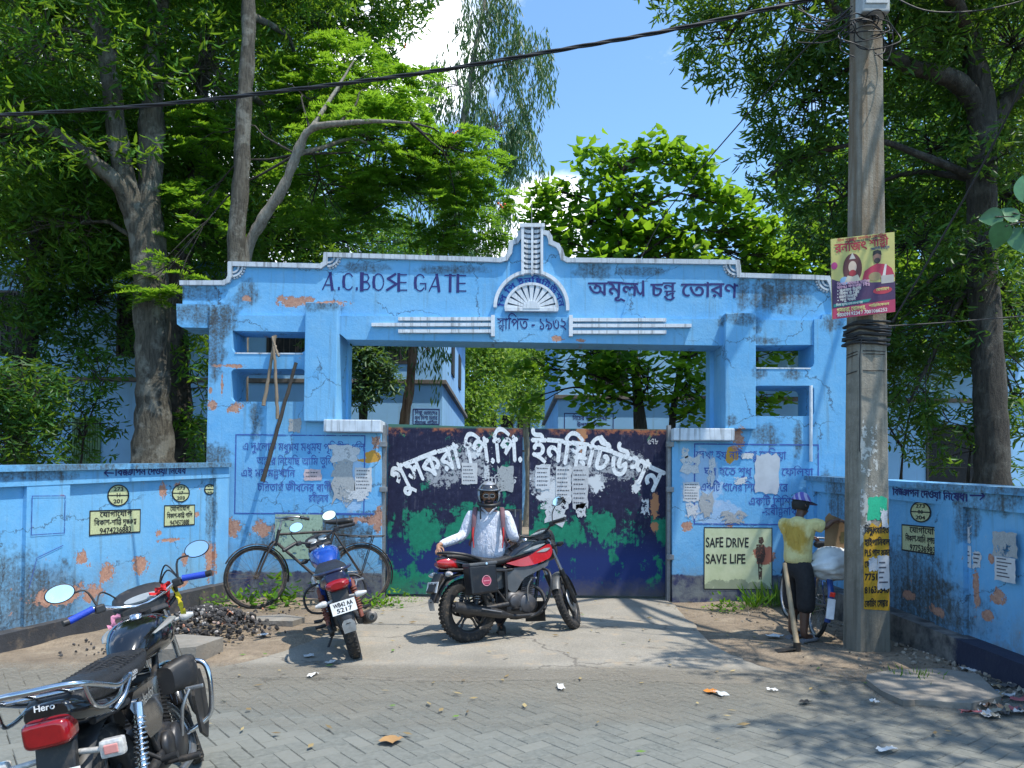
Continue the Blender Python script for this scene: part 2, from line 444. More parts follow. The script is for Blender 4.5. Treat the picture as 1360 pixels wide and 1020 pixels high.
def paver_mat():
    g = G('pavers'); p = g.pos()
    a = g.n('ShaderNodeAttribute', attribute_name='tone')
    n1 = g.noise(p, 1.1, 7, .62); n2 = g.noise(p, 26, 6, .7)
    c = g.mix(a.outputs['Fac'], (.108, .116, .104), (.170, .172, .150))
    c = g.mix(g.ramp(n2, .35, .7), c, (.185, .19, .17))
    y = g.sep(p)[1]
    d = g.ramp(g.math('ADD', g.math('MULTIPLY', n1, 2.4), g.math('MULTIPLY', y, .62)), 4.25, 5.0, 0, .85)
    d = g.math('MAXIMUM', d, g.ramp(n1, .56, .72, 0, .7))
    c = g.mix(d, c, g.mix(n2, (.17, .16, .13), (.26, .24, .195)))
    g.col(c); g.rough(.9); g.bump(n2, .35, .01)
    return g.m
def road():
    """herringbone pavers, every one a slightly tilted block, over a bed of dust"""
    L, W = .215, .105; vs, fs, tone = [], [], []
    rr = np.random.RandomState(3)
    ca, sa = math.cos(R(38)), math.sin(R(38))
    e = .0035
    def blk(u, v, du, dv):
        cx, cy = u + du / 2, v + dv / 2; X = ca * cx - sa * cy - .5; Y = sa * cx + ca * cy + 4.4
        edge = 6.05 + .10 * math.sin(X * 1.3) + .06 * math.sin(X * 4.1)
        if not (-6.5 < X < 6.5 and 2.6 < Y < edge): return
        t = rr.uniform(0, 1); tx, ty = rr.normal(0, .006, 2); h = rr.normal(0, .0009)
        b = len(vs)
        for (k, zz) in ((e * .5, -.006), (e * .5 + .004, 0)):
            for a, c in ((u + k, v + k), (u + du - k, v + k), (u + du - k, v + dv - k), (u + k, v + dv - k)):
                z = zz + h + (a - cx) * tx + (c - cy) * ty
                vs.append((ca * a - sa * c - .5, sa * a + ca * c + 4.4, z)); tone.append(t)
        fs.append((b + 4, b + 5, b + 6, b + 7))
        for i in range(4): fs.append((b + i, b + (i + 1) % 4, b + 4 + (i + 1) % 4, b + 4 + i))
    n = 48
    for i in range(-n, n):
        for j in range(-n, n):
            # herringbone lattice: one horizontal and one vertical block per cell
            u = i * W * 1.0 + j * W * 1.0 * 0; 
            k = (i - j) % 4
            if k == 0: blk(i * W, j * W, L, W)
            elif k == 3: blk(i * W, j * W, W, L)
    me = bpy.data.meshes.new('road'); me.from_pydata(vs, [], fs)
    at_ = me.attributes.new('tone', 'FLOAT', 'POINT'); at_.data.foreach_set('value', tone)
    o = link_mesh('road', me, paver_mat()); tag(o, kind='structure')
    mb = MB(); mb.add([(-300, -60, -.0115), (300, -60, -.0115), (300, 5.9, -.0115), (-300, 5.9, -.0115)], [(0, 1, 2, 3)])
    g = G('joint_dust'); p = g.pos(); g.col(g.mix(g.noise(p, 6, 7, .65), (.04, .04, .034), (.11, .10, .085))); g.rough(.95)
    tag(mb.build('road_bed', g.m), kind='structure')
road()

def drive():
    g = G('old_concrete'); p = g.pos()
    n1 = g.noise(p, 1.3, 8, .62); n2 = g.noise(p, 60, 4, .75); n3 = g.vor(p, 75)
    c = g.mix(g.ramp(n1, .32, .68), (.25, .225, .18), (.37, .335, .275))
    c = g.mix(g.ramp(n2, .38, .66, .55, 0), c, (.13, .125, .115))
    c = g.mix(g.ramp(n3, .08, .2, .5, 0), c, (.40, .375, .33))
    c = g.mix(g.ramp(g.noise(p, 3.1, 9, .72), .55, .66, 0, .75), c, (.35, .275, .19))
    cr = g.vor(g.map(g.vmath('ADD', p, g.vmath('MULTIPLY', g.noise(p, 3, 5, .6, col=True), (.5, .5, .5))), (.45, .75, .5)), 1.0, feature='DISTANCE_TO_EDGE')
    c = g.mix(g.ramp(cr, .0, .012, .8, 0), c, (.08, .07, .06))
    g.col(c); g.rough(.93); g.bump(g.math('ADD', n2, g.math('MULTIPLY', n3, .6)), .5, .012)
    rr = np.random.RandomState(5); pts = []
    L = [at(517, 796, 10.3), at(470, 832, 8.0), at(400, 868, 7.0), at(335, 897, 6.25)]
    Rr = [at(1010, 915, 5.95), at(965, 893, 6.5), at(930, 862, 7.4), at(893, 800, 10.3)]
    L = [(-1.69, 11.2), (-1.69, 10.3), (-1.75, 8.6), (-1.95, 7.3), (-2.25, 6.5), (-2.7, 6.05), (-3.4, 5.9)]
    Rr = [(3.1, 5.9), (2.55, 6.05), (2.15, 6.5), (1.98, 7.3), (2.05, 8.6), (2.14, 10.3), (2.14, 11.2)]
    L, Rr = [c for c in catmull(L, 7)], [c for c in catmull(Rr, 7)]
    pts = [(c[0] + rr.normal(0, .022), c[1] + rr.normal(0, .012)) for c in L + Rr][::1]
    mid = [(x, 5.93 + .05 * math.sin(3 * x)) for x in np.linspace(-3.2, 2.9, 30)]
    pts = L + mid + Rr
    pts = [(q[0] + rr.normal(0, .015), q[1] + rr.normal(0, .01)) for q in pts]
    mb = MB(); mb.prism([pts], lambda a, b, w: (a, b, w), .006, -.05, back=False)
    tag(mb.build('driveway', g.m), kind='structure')
drive()
def dust():
    g = G('road_dust'); p = g.pos(); y = g.sep(p)[1]; n = g.noise(p, 1.4, 9, .66); n2 = g.noise(p, 40, 5, .7); n4 = g.noise(g.map(p, (.35, 1.6, 1)), 1.6, 7, .6)
    g.col(g.mix(n2, (.14, .13, .105), g.mix(n, (.19, .175, .145), (.31, .275, .215)))); g.rough(.95)
    k = g.math('MULTIPLY', g.ramp(y, 3.9, 6.1), g.ramp(y, 6.25, 6.5, 1, 0))
    a = g.ramp(g.math('ADD', g.math('MULTIPLY', n4, 1.1), g.math('MULTIPLY', k, .8)), .70, 1.45)
    g.set(g.b, 'Alpha', g.math('MULTIPLY', a, g.ramp(n2, .3, .6, .15, .85))); g.bump(n2, .5, .01)
    mb = MB(); xs = np.linspace(-6.4, 6.4, 60); ys = np.linspace(3.2, 6.55, 18)
    mb.add([(x, yy, .0115 + .003 * math.sin(5 * x) * math.sin(4 * yy)) for yy in ys for x in xs], [(j * 60 + i, j * 60 + i + 1, (j + 1) * 60 + i + 1, (j + 1) * 60 + i) for j in range(17) for i in range(59)], True)
    tag(mb.build('road_dust', g.m, recalc=False), kind='structure')
dust()

# ================================================================== painted masonry
NAVY = (.018, .024, .13)
def blue_paint(name, peel=(), dark=(), yellow=(), plinth=None, tint=1.0, peel_amt=.0, top=None, pale=(), crack=True):
    g = G(name); p = g.pos()
    n = g.noise(p, 1.7, 7, .6); n2 = g.noise(p, 7, 9, .68); n3 = g.noise(p, 34, 6, .7)
    st = g.noise(g.map(p, (9, 9, .55)), 1.6, 6, .62)
    base = g.mix(g.ramp(n, .3, .7), (.100 * tint, .345 * tint, .63 * tint), (.145 * tint, .415 * tint, .69 * tint))
    base = g.mix(g.ramp(g.noise(p, .75, 6, .65), .42, .66, 0, .55), base, (.22, .46, .65))
    base = g.mix(g.ramp(n2, .5, .75, 0, .45), base, (.24, .48, .70))
    base = g.mix(g.ramp(n3, .62, .74, 0, .5), base, (.08, .21, .42))
    base = g.mix(g.ramp(st, .55, .75, 0, .55), base, (.12, .18, .20))
    for c, r in pale: base = g.mix(g.math('MULTIPLY', g.patch(p, c, r, n2, .9), .6), base, (.42, .52, .66))
    if plinth:
        pz, col = plinth; z = g.sep(p)[2]
        k = g.ramp(g.math('ADD', z, g.math('MULTIPLY', g.math('SUBTRACT', n2, .5), .14)), pz - .012, pz + .012, 1, 0)
        base = g.mix(k, base, g.mix(g.ramp(n2, .4, .65), col, (.12, .115, .11)))
    if top is not None:
        z = g.sep(p)[2]; k = g.ramp(g.math('ADD', z, g.math('MULTIPLY', g.math('SUBTRACT', st, .5), 1.1)), top - .30, top + .12, 0, .9)
        base = g.mix(g.math('MULTIPLY', k, g.ramp(n2, .25, .55)), base, (.075, .085, .08))
    z = g.sep(p)[2]
    low = g.ramp(g.math('ADD', z, g.math('MULTIPLY', g.math('SUBTRACT', n, .5), 1.3)), .15, .75, .75, 0)
    base = g.mix(g.math('MULTIPLY', low, g.ramp(n2, .35, .62)), base, (.17, .20, .21))
    for c, r in dark: base = g.mix(g.math('MULTIPLY', g.patch(p, c, [k_ * 1.25 for k_ in r], n2, 1.3, .25), g.ramp(g.math('ADD', g.math('MULTIPLY', n3, .7), g.math('MULTIPLY', st, .5)), .45, .72, .12, .92)), base, (.055, .058, .05))
    plaster = g.mix(g.ramp(n3, .35, .65), (.33, .16, .11), (.52, .30, .21))
    n23 = g.math('ADD', g.math('MULTIPLY', n2, .6), g.math('MULTIPLY', n3, .4))
    msk = None
    if peel_amt: msk = g.ramp(n2, .735 - peel_amt, .745 - peel_amt)
    for c, r in peel:
        k = g.patch(p, c, [k_ * .86 for k_ in r], n23, 2.6); msk = k if msk is None else g.math('MAXIMUM', msk, k)
    if msk is not None: base = g.mix(msk, base, plaster)
    for c, r in yellow: base = g.mix(g.patch(p, c, r, n2, 1.4), base, (.52, .27, .04))
    if crack:
        q = g.vmath('ADD', p, g.vmath('MULTIPLY', g.noise(p, 2.5, 7, .65, col=True), (.55, .55, .55)))
        cr = g.vor(g.map(q, (.55, .55, .75)), 1.0, feature='DISTANCE_TO_EDGE')
        base = g.mix(g.math('MULTIPLY', g.ramp(cr, 0, .007, .85, 0), g.ramp(n, .42, .5)), base, (.03, .035, .05))
    g.col(base); g.rough(.82)
    hh = g.math('ADD', g.math('MULTIPLY', n2, .5), g.math('MULTIPLY', n3, .4))
    if msk is not None: hh = g.math('SUBTRACT', hh, g.math('MULTIPLY', msk, .5))
    g.bump(hh, .45, .02)
    return g.m
def old_white(name='old_whitewash', col=(.62, .64, .66)):
    if name in MATS: return MATS[name]
    g = G(name); p = g.pos(); n = g.noise(p, 6, 8, .68); st = g.noise(g.map(p, (16, 16, .8)), 1.5, 5, .6)
    c = g.mix(g.ramp(n, .3, .7), tuple(k * .8 for k in col), tuple(min(1, k * 1.1) for k in col))
    c = g.mix(g.ramp(st, .52, .7, 0, .75), c, (.10, .10, .095)); c = g.mix(g.ramp(n, .62, .75, 0, .8), c, (.13, .13, .12))
    g.col(c); g.rough(.85); g.bump(n, .3, .01); MATS[name] = g.m; return g.m
WHITE = old_white()
GY = 10.34
def q(px, py): return xz(px, py, GY)
def pq(*pts): return [q(*p) for p in pts]
def c3(px, py, Y=GY): p = at(px, py, Y); return (p.x, Y, p.z)
def rr_(rx, rz): return (rx * GY / 1000, 9, rz * GY / 1000)
face = lambda a, b, w: (a, w, b)
INK = worn('blue_sign_ink', (.012, .018, .14), .16, 12)
FAINT = worn('faded_blue_ink', (.045, .10, .36), .42, 16)
BLACK = worn('black_sign_ink', (.012, .012, .014), .18, 14)
WPAINT = worn('white_sign_paint', (.74, .75, .76), .36, 7)

gate = thing('school_gateway', 'sky blue masonry gateway with stepped white-edged parapet over the metal gate leaves', 'gateway', (0, GY, 0))
peelL = [(c3(392, 402), rr_(26, 9)), (c3(440, 405), rr_(24, 5)), (c3(317, 545), rr_(12, 9)), (c3(330, 398), rr_(7, 5)), (c3(312, 700), rr_(14, 16)), (c3(352, 703), rr_(18, 12)),
         (c3(310, 488), rr_(22, 3)), (c3(288, 540), rr_(6, 9)), (c3(490, 690), rr_(22, 7)), (c3(502, 588), rr_(7, 9)), (c3(505, 690), rr_(6, 22)), (c3(285, 520), rr_(3, 5)), (c3(740, 452), rr_(9, 4)), (c3(770, 455), rr_(8, 3)),
         (c3(320, 455), rr_(3, 14)), (c3(345, 455), rr_(3, 14)), (c3(300, 515), rr_(2, 20))]
darkL = [(c3(330, 392), rr_(13, 14)), (c3(300, 425), rr_(16, 20)), (c3(262, 390), rr_(30, 9)), (c3(292, 470), rr_(10, 30)), (c3(290, 605), rr_(16, 14)), (c3(420, 700), rr_(50, 9)), (c3(400, 715), rr_(60, 20)), (c3(455, 705), rr_(30, 18)), (c3(450, 650), rr_(10, 9))]
peelR = [(c3(977, 582), rr_(10, 14)), (c3(972, 598), rr_(6, 7)), (c3(909, 698), rr_(9, 7)), (c3(964, 695), rr_(9, 5)), (c3(1012, 735), rr_(15, 13)), (c3(1112, 690), rr_(4, 8))]
darkR = [(c3(1020, 395), rr_(26, 16)), (c3(985, 390), rr_(8, 22)), (c3(1000, 440), rr_(6, 5)), (c3(1055, 585), rr_(5, 18)), (c3(1090, 660), rr_(7, 32)), (c3(1012, 580), rr_(14, 12)), (c3(965, 560), rr_(5, 6)), (c3(1045, 500), rr_(10, 6)), (c3(1100, 430), rr_(12, 9)), (c3(1045, 385), rr_(30, 22)), (c3(480, 357), rr_(26, 6)), (c3(600, 360), rr_(40, 5)), (c3(790, 362), rr_(22, 9)), (c3(850, 362), rr_(30, 5)), (c3(432, 412), rr_(22, 6)), (c3(976, 428), rr_(22, 7)), (c3(345, 560), rr_(8, 20)), (c3(285, 660), rr_(6, 60)), (c3(270, 420), rr_(30, 12)), (c3(1005, 498), rr_(10, 8)), (c3(1010, 455), rr_(14, 5))]
yel = [(c3(497, 606), rr_(11, 7)), (c3(490, 612), rr_(14, 3)), (c3(965, 608), rr_(6, 11)), (c3(974, 606), rr_(3, 6))]
pale = [(c3(470, 640), rr_(22, 40)), (c3(930, 640), rr_(26, 40)), (c3(950, 680), rr_(34, 18))]
PBLUE = blue_paint('gateway_paint', peelL + peelR, darkL + darkR, yel, None, peel_amt=.015, pale=pale)
PBASE = blue_paint('gateway_base_paint', peelL + peelR, darkL + darkR, yel, (.36, (.025, .03, .09)), peel_amt=.03, pale=pale)

# beam, upper panel with the stepped outline
topL = [(245, 378), (300, 378), (306, 375), (309, 369), (309, 353), (428, 356), (434, 352), (435, 341), (664, 348), (672, 346), (677, 338), (679, 326), (686, 323), (690, 318), (691, 312), (694, 310), (695, 303), (719, 303), (719, 311), (727, 313), (730, 318), (731, 325), (740, 329), (744, 335), (747, 345), (753, 348), (977, 351), (979, 368), (1078, 371), (1096, 372), (1100, 380), (1104, 398), (1140, 400)]
mb = MB(); mb.prism([pq(*topL, (1140, 432), (1090, 434), (700, 430), (310, 424), (300, 409), (245, 407))[::-1]], face, 10.28, 10.62)
mb.build('parapet_beam', PBLUE, gate, world=True)
mb = MB(); mb.prism([pq((239, 406), (302, 408), (305, 421), (690, 423), (1086, 428), (1088, 420), (1140, 421), (1140, 459), (1090, 460), (950, 461), (463, 453), (452, 444), (285, 441), (280, 438), (246, 437), (240, 433))[::-1]], face, 10.225, 10.67)
mb.build('lower_beam', PBLUE, gate, world=True)
# white moulding along the parapet, in bands of varying weight, with quarter-round corner beads
mb = MB(); tl = [q(*p) for p in topL[:-1]]
mb.prism(stroke(tl, .062), face, 10.235, 10.66)
mb.build('parapet_moulding', old_white('moulding_white', (.50, .55, .60)), gate, world=True)
for (cx, cy, a0, a1) in ((312, 358, 0, 90), (438, 345, 0, 90), (975, 356, 180, 90), (1097, 376, 180, 90)):
    mb = MB(); o = q(cx, cy); sgn = 1 if a0 == 0 else -1
    for rad, w in ((.085, .022), (.135, .025)):
        arc = [(o[0] + sgn * rad * math.cos(R(t)), o[1] - rad * math.sin(R(t)) + .02) for t in range(0, 91, 10)]
        mb.prism(stroke(arc, w), face, 10.245 + rad * .02, 10.3)
    for t in range(8, 90, 15): mb.ball((o[0] + sgn * .162 * math.cos(R(t)), 10.27, o[1] - .162 * math.sin(R(t)) + .02), .018, 8, 6)
    mb.build('corner_ornament', old_white('moulding_white'), gate, world=True)
# wheat column above the fan
mb = MB()
for x in (694, 706.5, 719): mb.prism(stroke(pq((x, 303), (x, 367)), .038 if x != 706.5 else .03), face, 10.19, 10.3)
mb.prism(stroke(pq((692, 304), (721, 304)), .05), face, 10.183, 10.31)
for k in range(9):
    y = 309.5 + k * 6.6
    for s_ in (-1, 1):
        a = [q(706.5 + s_ * (1 + 10 * t), y + 3 - 1.5 * t - 7 * t * (1 - t) * -1) for t in np.linspace(0, 1, 7)]; b = [q(706.5 + s_ * (1 + 10 * t), y + .5 - 1.5 * t) for t in np.linspace(0, 1, 7)]
        con = a + b[::-1]; con = con if _area(np.array(con)) > 0 else con[::-1]
        mb.prism([con], face, 10.215, 10.29)
mb.build('wheat_panel', old_white('relief_white', (.66, .70, .74)), gate, world=True)
# fan emblem
cx, cz = q(705.5, 413); k_ = GY / 1000
mb = MB(); arc = [(cx + 48 * k_ * math.cos(R(t)), cz + .02 + 48 * k_ * math.sin(R(t))) for t in range(-2, 183, 6)]
mb.prism(stroke(arc, .045), face, 10.21, 10.3)
arc = [(cx + 34 * k_ * math.cos(R(t)), cz + 33 * k_ * math.sin(R(t))) for t in range(0, 181, 6)]
mb.prism(stroke(arc, .035), face, 10.20, 10.3)
for t in np.linspace(4, 176, 11):
    c_, s_ = math.cos(R(t)), math.sin(R(t))
    a, b = (cx + 7 * k_ * c_, cz + 7 * k_ * s_), (cx + 34 * k_ * c_, cz + 33 * k_ * s_); w0, w1 = .012, .036
    mb.prism([[(a[0] + s_ * w0, a[1] - c_ * w0), (b[0] + s_ * w1, b[1] - c_ * w1), (b[0] - s_ * w1, b[1] + c_ * w1), (a[0] - s_ * w0, a[1] + c_ * w0)]], face, 10.205 + .0003 * t / 10, 10.3)
mb.prism([[(cx + 11 * k_ * math.cos(R(t)), cz + 10 * k_ * math.sin(R(t))) for t in range(0, 181, 12)]], face, 10.19, 10.3)
mb.prism([rect(cx - 35 * k_, cx + 35 * k_, cz - .035, cz + .012)], face, 10.195, 10.3)
mb.build('fan_emblem', old_white('relief_white'), gate, world=True)
mb = MB(); text_on(mb, (cx, 10.28, cz + 36 * k_), (1, 0, 0), (0, 0, 1), 'িপ িপ ইনি{ষ/ট}িটউশন', .112, bold=.03, arc=37 * k_, w=106 * k_)
mb.build('lettering', worn('emblem_ink', (.02, .05, .33), 0), gate, world=True)
# streamlined bars either side of the founding date
mb = MB()
for x0, x1, x2, sg in ((655, 498, 533, 1), (757, 913, 880, -1)):
    for i, y in enumerate((427, 434.5, 443)):
        mb.prism(stroke(pq((x0, y + (x0 - 655) * .012), ((x1 if i == 1 else x2), y + (x0 - 655) * .012)), .045), face, 10.17, 10.24)
    mb.prism(stroke(pq((x0, 424), (x0, 448)), .05), face, 10.165, 10.24)
mb.build('relief_bars', old_white('relief_white'), gate, world=True)
mb = MB(); o = q(706, 440); text_on(mb, (o[0], 10.225, o[1]), (1, 0, 0), (0, 0, 1), '{স/থ}ািপত - ১৯৩২', .235, bold=.004, w=92 * k_)
mb.build('lettering', INK, gate, world=True)
# the painted names
def deco(s, x0, z0, w, h):
    """art deco capitals with one heavy stem"""
    T, t = .042, .018; out = []; x = x0
    def P(*pts): return [(x + a * w, z0 + b * h) for a, b in pts]
    wid = {'A': .95, '.': .3, 'C': .8, 'B': .75, 'O': .8, 'S': .72, 'E': .68, ' ': .35, 'G': .9, 'T': .75}
    for ch in s:
        L = []
        if ch == 'A': L = [(P((0, 0), (.45, 1)), t), (P((.45, 1), (.6, 0)), T), (P((.12, .28), (.58, .28)), t)]
        if ch == '.': L = [(P((.05, .02), (.05, .12)), .03)]
        if ch in 'CGO':
            a0 = 40 if ch != 'O' else 0; a1 = 320 if ch != 'O' else 360
            L = [(P(*[(.32 + .32 * math.cos(R(a)), .5 + .5 * math.sin(R(a))) for a in range(a0, a1 + 1, 14)]), t), (P(*[(.06 + .10 * (1 - abs(u)), .5 + u * .42) for u in (-1, 0, 1)][::1]), T)]
            L[1] = (P((.06, .2), (.03, .5), (.06, .8)), T)
            if ch == 'G': L += [(P((.35, .45), (.68, .45), (.68, .1)), t)]
        if ch == 'B': L = [(P((.05, 0), (.05, 1)), T * 1.3), (P((.05, 1), (.4, .95), (.48, .75), (.38, .55), (.05, .5), (.42, .46), (.55, .25), (.42, .05), (.05, 0)), t)]
        if ch == 'S': L = [(P((.55, 1), (.1, .72), (.62, .4), (.05, .02)), T * .8)]
        if ch == 'E': L = [(P((.05, 0), (.05, 1)), T), (P((.05, .97), (.52, .97)), t), (P((.05, .5), (.5, .5)), t), (P((.05, .03), (.55, .03)), t)]
        if ch == 'T': L = [(P((0, .97), (.65, .97)), t), (P((.33, 1), (.33, 0)), T)]
        for pl, ww in L: out += stroke(pl, ww)
        x += wid[ch] * w
    return out, x - x0
o = q(430, 386); cons, W = deco('A.C.BOSE GATE', 0, 0, .245, .225)
mb = MB(); s_ = 193 * k_ / W
flat_on(mb, (o[0], 10.28, o[1]), (1, 0, -.006), (0, 0, 1), [np.c_[np.array(c)[:, 0] * s_, np.array(c)[:, 1]] for c in cons])
mb.build('lettering', INK, gate, world=True)
mb = MB(); o = q(879, 395); text_on(mb, (o[0], 10.28, o[1]), (1, 0, -.004), (0, 0, 1), 'অমূল~y চ{ন/দ}~r েতারণ', .29, bold=.016, w=198 * k_)
mb.build('lettering', INK, gate, world=True)

# towers: one plate each with the stacked openings, and a proud inner pier
def tower(pl, hole, pier, pierside):
    mb = MB(); mb.prism([pq(*pl)[::-1] if _area(np.array(pq(*pl))) < 0 else pq(*pl), (pq(*hole) if _area(np.array(pq(*hole))) < 0 else pq(*hole)[::-1])], face, 10.20, 10.78)
    mb.build('tower', PBASE, gate, world=True)
    x0, x1, y0, y1 = pier; a, b = q(x0, y0), q(x1, y1)
    mb = MB(); mb.box2(a[0], b[0], 10.09, 10.9, b[1], a[1], .012); mb.build('pier', PBLUE, gate, world=True)
def rrect(x0, x1, y0, y1, r=6): 
    o = []
    for cx_, cy_, a in ((x1 - r, y0 + r, -90), (x1 - r, y1 - r, 0), (x0 + r, y1 - r, 90), (x0 + r, y0 + r, 180)):
        o += [(cx_ + r * math.cos(R(a + t)), cy_ + r * math.sin(R(a + t))) for t in (0, 30, 60, 90)]
    return o
tower([(284, 408), (313, 408), (313, 465), (314.5, 469), (319, 471), (404, 471), (408, 469), (410, 465), (410, 409), (450, 409), (450, 576), (509, 576), (509, 812), (262, 812), (279, 640)], rrect(312, 409, 492, 535), (412, 452, 407, 562), 1)
tower([(960, 424), (995.5, 424), (995.5, 485), (997, 488), (1001, 490), (1070, 490.5), (1074, 489), (1076, 485), (1076, 427), (1119, 427), (1117, 640), (1118, 830), (890, 830), (890, 586), (958, 586)], rrect(996, 1076, 514, 554), (957, 996, 421, 572), -1)
# slim back columns framing the opening
CPAINT = blue_paint('column_paint', tint=1.15, crack=False)
for x0, x1 in ((456, 463), (940, 947)):
    a = at(x0, 450, 10.8); b = at(x1, 450, 10.8); mb = MB(); mb.box2(a.x, b.x + .03, 10.68, 10.9, 1.2, 3.55); mb.build('column', CPAINT, gate, world=True)
# capping blocks on the gate posts
for x0, x1, y0, y1 in ((436.5, 510, 559.5, 576), (889, 968, 570.5, 587)):
    mb = MB(); a, b = q(x0, y0), q(x1, y1); mb.box2(a[0], b[0], 10.06, 10.86, b[1], a[1], .012); mb.build('coping', old_white('coping_white', (.60, .66, .72)), gate, world=True)
# thin white sill strips along the lower edge of the openings
mb = MB()
for x0, x1, y in ((317, 406, 471.2), (1000, 1071, 490.7)):
    a, b = q(x0, y), q(x1, y); mb.box2(a[0], b[0], 10.193, 10.24, a[1] - .012, a[1] + .006)
mb.build('sill', old_white('coping_white'), gate, world=True)
# hinge posts of the gate, iron
IRON = mat('grey_iron', (.26, .27, .28), .55, .5, dirt=.7)
mb = MB()
for x in (511.5, 888): a = at(x, 570, 10.3); mb.box2(a.x - .025, a.x + .02, 10.24, 10.34, 0, a.z + .05)
for x in (509, 890):
    for y in (590, 650, 740): a = at(x, y, 10.2); mb.box2(a.x - .05, a.x + .05, 10.185, 10.25, a.z - .035, a.z + .035, .006)
mb.build('hinge_post', IRON, gate, world=True)
# plastic downpipe
mb = MB(); a, b = at(1077, 512, 10.17), at(1077, 613, 10.17); mb.tube([a, b], .022, 10)
mb.build('drain_pipe', mat('white_pvc', (.62, .66, .70), .4), gate, world=True)
mb = MB(); a = at(706, 303, 10.4); mb.tube([a, a + V((0, 0, .42))], .006, 5); mb.build('lightning_rod', IRON, gate, world=True)

# poems painted on the posts
def lines(parent, rows, m, Yf, size, name='lettering', bold=.0, u=(1, 0, 0), anchor=None):
    mb = MB()
    for (px, py, txt, wpx) in rows:
        o = at(px, py, Yf); text_on(mb, (o.x, Yf, o.z), u, (0, 0, 1), txt, size, bold=bold, align='l', w=wpx * Yf / 1000, off=.003)
    return mb.build(name, m, parent, world=True)
mb = MB(); a, b = q(316, 682), q(488, 579); flat_on(mb, (0, 10.2, 0), (1, 0, 0), (0, 0, 1), frame2(a[0], b[0], a[1], b[1], .016), .003)
a, b = q(918, 696), q(1082, 591); flat_on(mb, (0, 10.2, 0), (1, 0, 0), (0, 0, 1), frame2(a[0], b[0], a[1], b[1], .018), .003)
a, b = q(368, 690), q(500, 682); flat_on(mb, (0, 10.2, 0), (1, 0, 0), (0, 0, 1), [rect(a[0], b[0], b[1] - .01, b[1] + .008)], .0035)
mb.build('painted_frame', FAINT, gate, world=True)
lines(gate, [(322, 598, 'এ দু~yেলাক মধুময় মধুময় পৃিথবীর ধূিল', 162), (341, 617, 'অ{ন/ত}ের িনেয়িছ আিম তুিল', 102), (320, 633, 'এই মহাম{ন/ত}~rখািন', 72), (342, 652, 'চিরতাথ~h জীবেনর বাণী', 98), (410, 667, 'রবী{ন/দ}~rনাথ', 26)], FAINT, 10.2, .155, bold=.010)
lines(gate, [(924, 609, 'েদখা হয় নাই চ{ক/ষ}ু েমিলয়া', 120), (935, 631, 'ঘর হেত শুধু দুই পা েফিলয়া', 145), (930, 652, 'একিট ধােনর িশেষর উপের', 116), (994, 671, 'একিট িশিশর িব{ন/দ}ু', 84), (1012, 684, '-রবী{ন/দ}~rনাথ', 46)], FAINT, 10.2, .16, bold=.012)
# the road safety panel
mb = MB(); a, b = q(932, 780), q(1020, 701); flat_on(mb, (0, 10.2, 0), (1, 0, 0), (0, 0, 1), [rect(a[0], b[0], a[1], b[1])], .004)
g = G('pale_green_panel'); p = g.pos(); n_ = g.noise(p, 6, 8, .68)
cc = g.mix(g.ramp(n_, .3, .7), (.46, .52, .30), (.60, .64, .42)); cc = g.mix(g.patch(p, c3(1012, 735), rr_(15, 13), n_, 1.5), cc, (.38, .13, .08))
cc = g.mix(g.math('MULTIPLY', g.patch(p, c3(975, 778), rr_(50, 9), n_, 1.5), .6), cc, (.12, .15, .12)); g.col(cc); g.rough(.85)
pan = mb.build('safety_panel', g.m, gate, world=True)
mb = MB(); a, b = q(931, 781), q(1021, 700); flat_on(mb, (0, 10.2, 0), (1, 0, 0), (0, 0, 1), frame2(a[0], b[0], a[1], b[1], .012), .006)
for t, py in (('SAFE DRIVE', 726.5), ('SAVE LIFE', 748)):
    o = at(937, py, 10.2); text_on(mb, (o.x, 10.2, o.z), (1, 0, 0), (0, 0, 1), t, .185, bold=.022, align='l', w=(57 if 'DR' in t else 53) * .0102, off=.006)
mb.build('lettering', BLACK, gate, world=True)
mb = MB()   # faded policeman figure beside the words
for con in ([(1003, 713), (1008, 712), (1010, 718), (1007, 722), (1003, 720)], [(1000, 722), (1010, 722), (1012, 735), (1009, 745), (1001, 745), (999, 733)], [(1002, 745), (1008, 745), (1007, 768), (1003, 768)]):
    c_ = pq(*con); c_ = c_ if _area(np.array(c_)) > 0 else c_[::-1]; flat_on(mb, (0, 10.2, 0), (1, 0, 0), (0, 0, 1), [c_], .0065)
mb.build('painted_figure', worn('brown_figure_ink', (.07, .04, .03), .52, 20), gate, world=True)
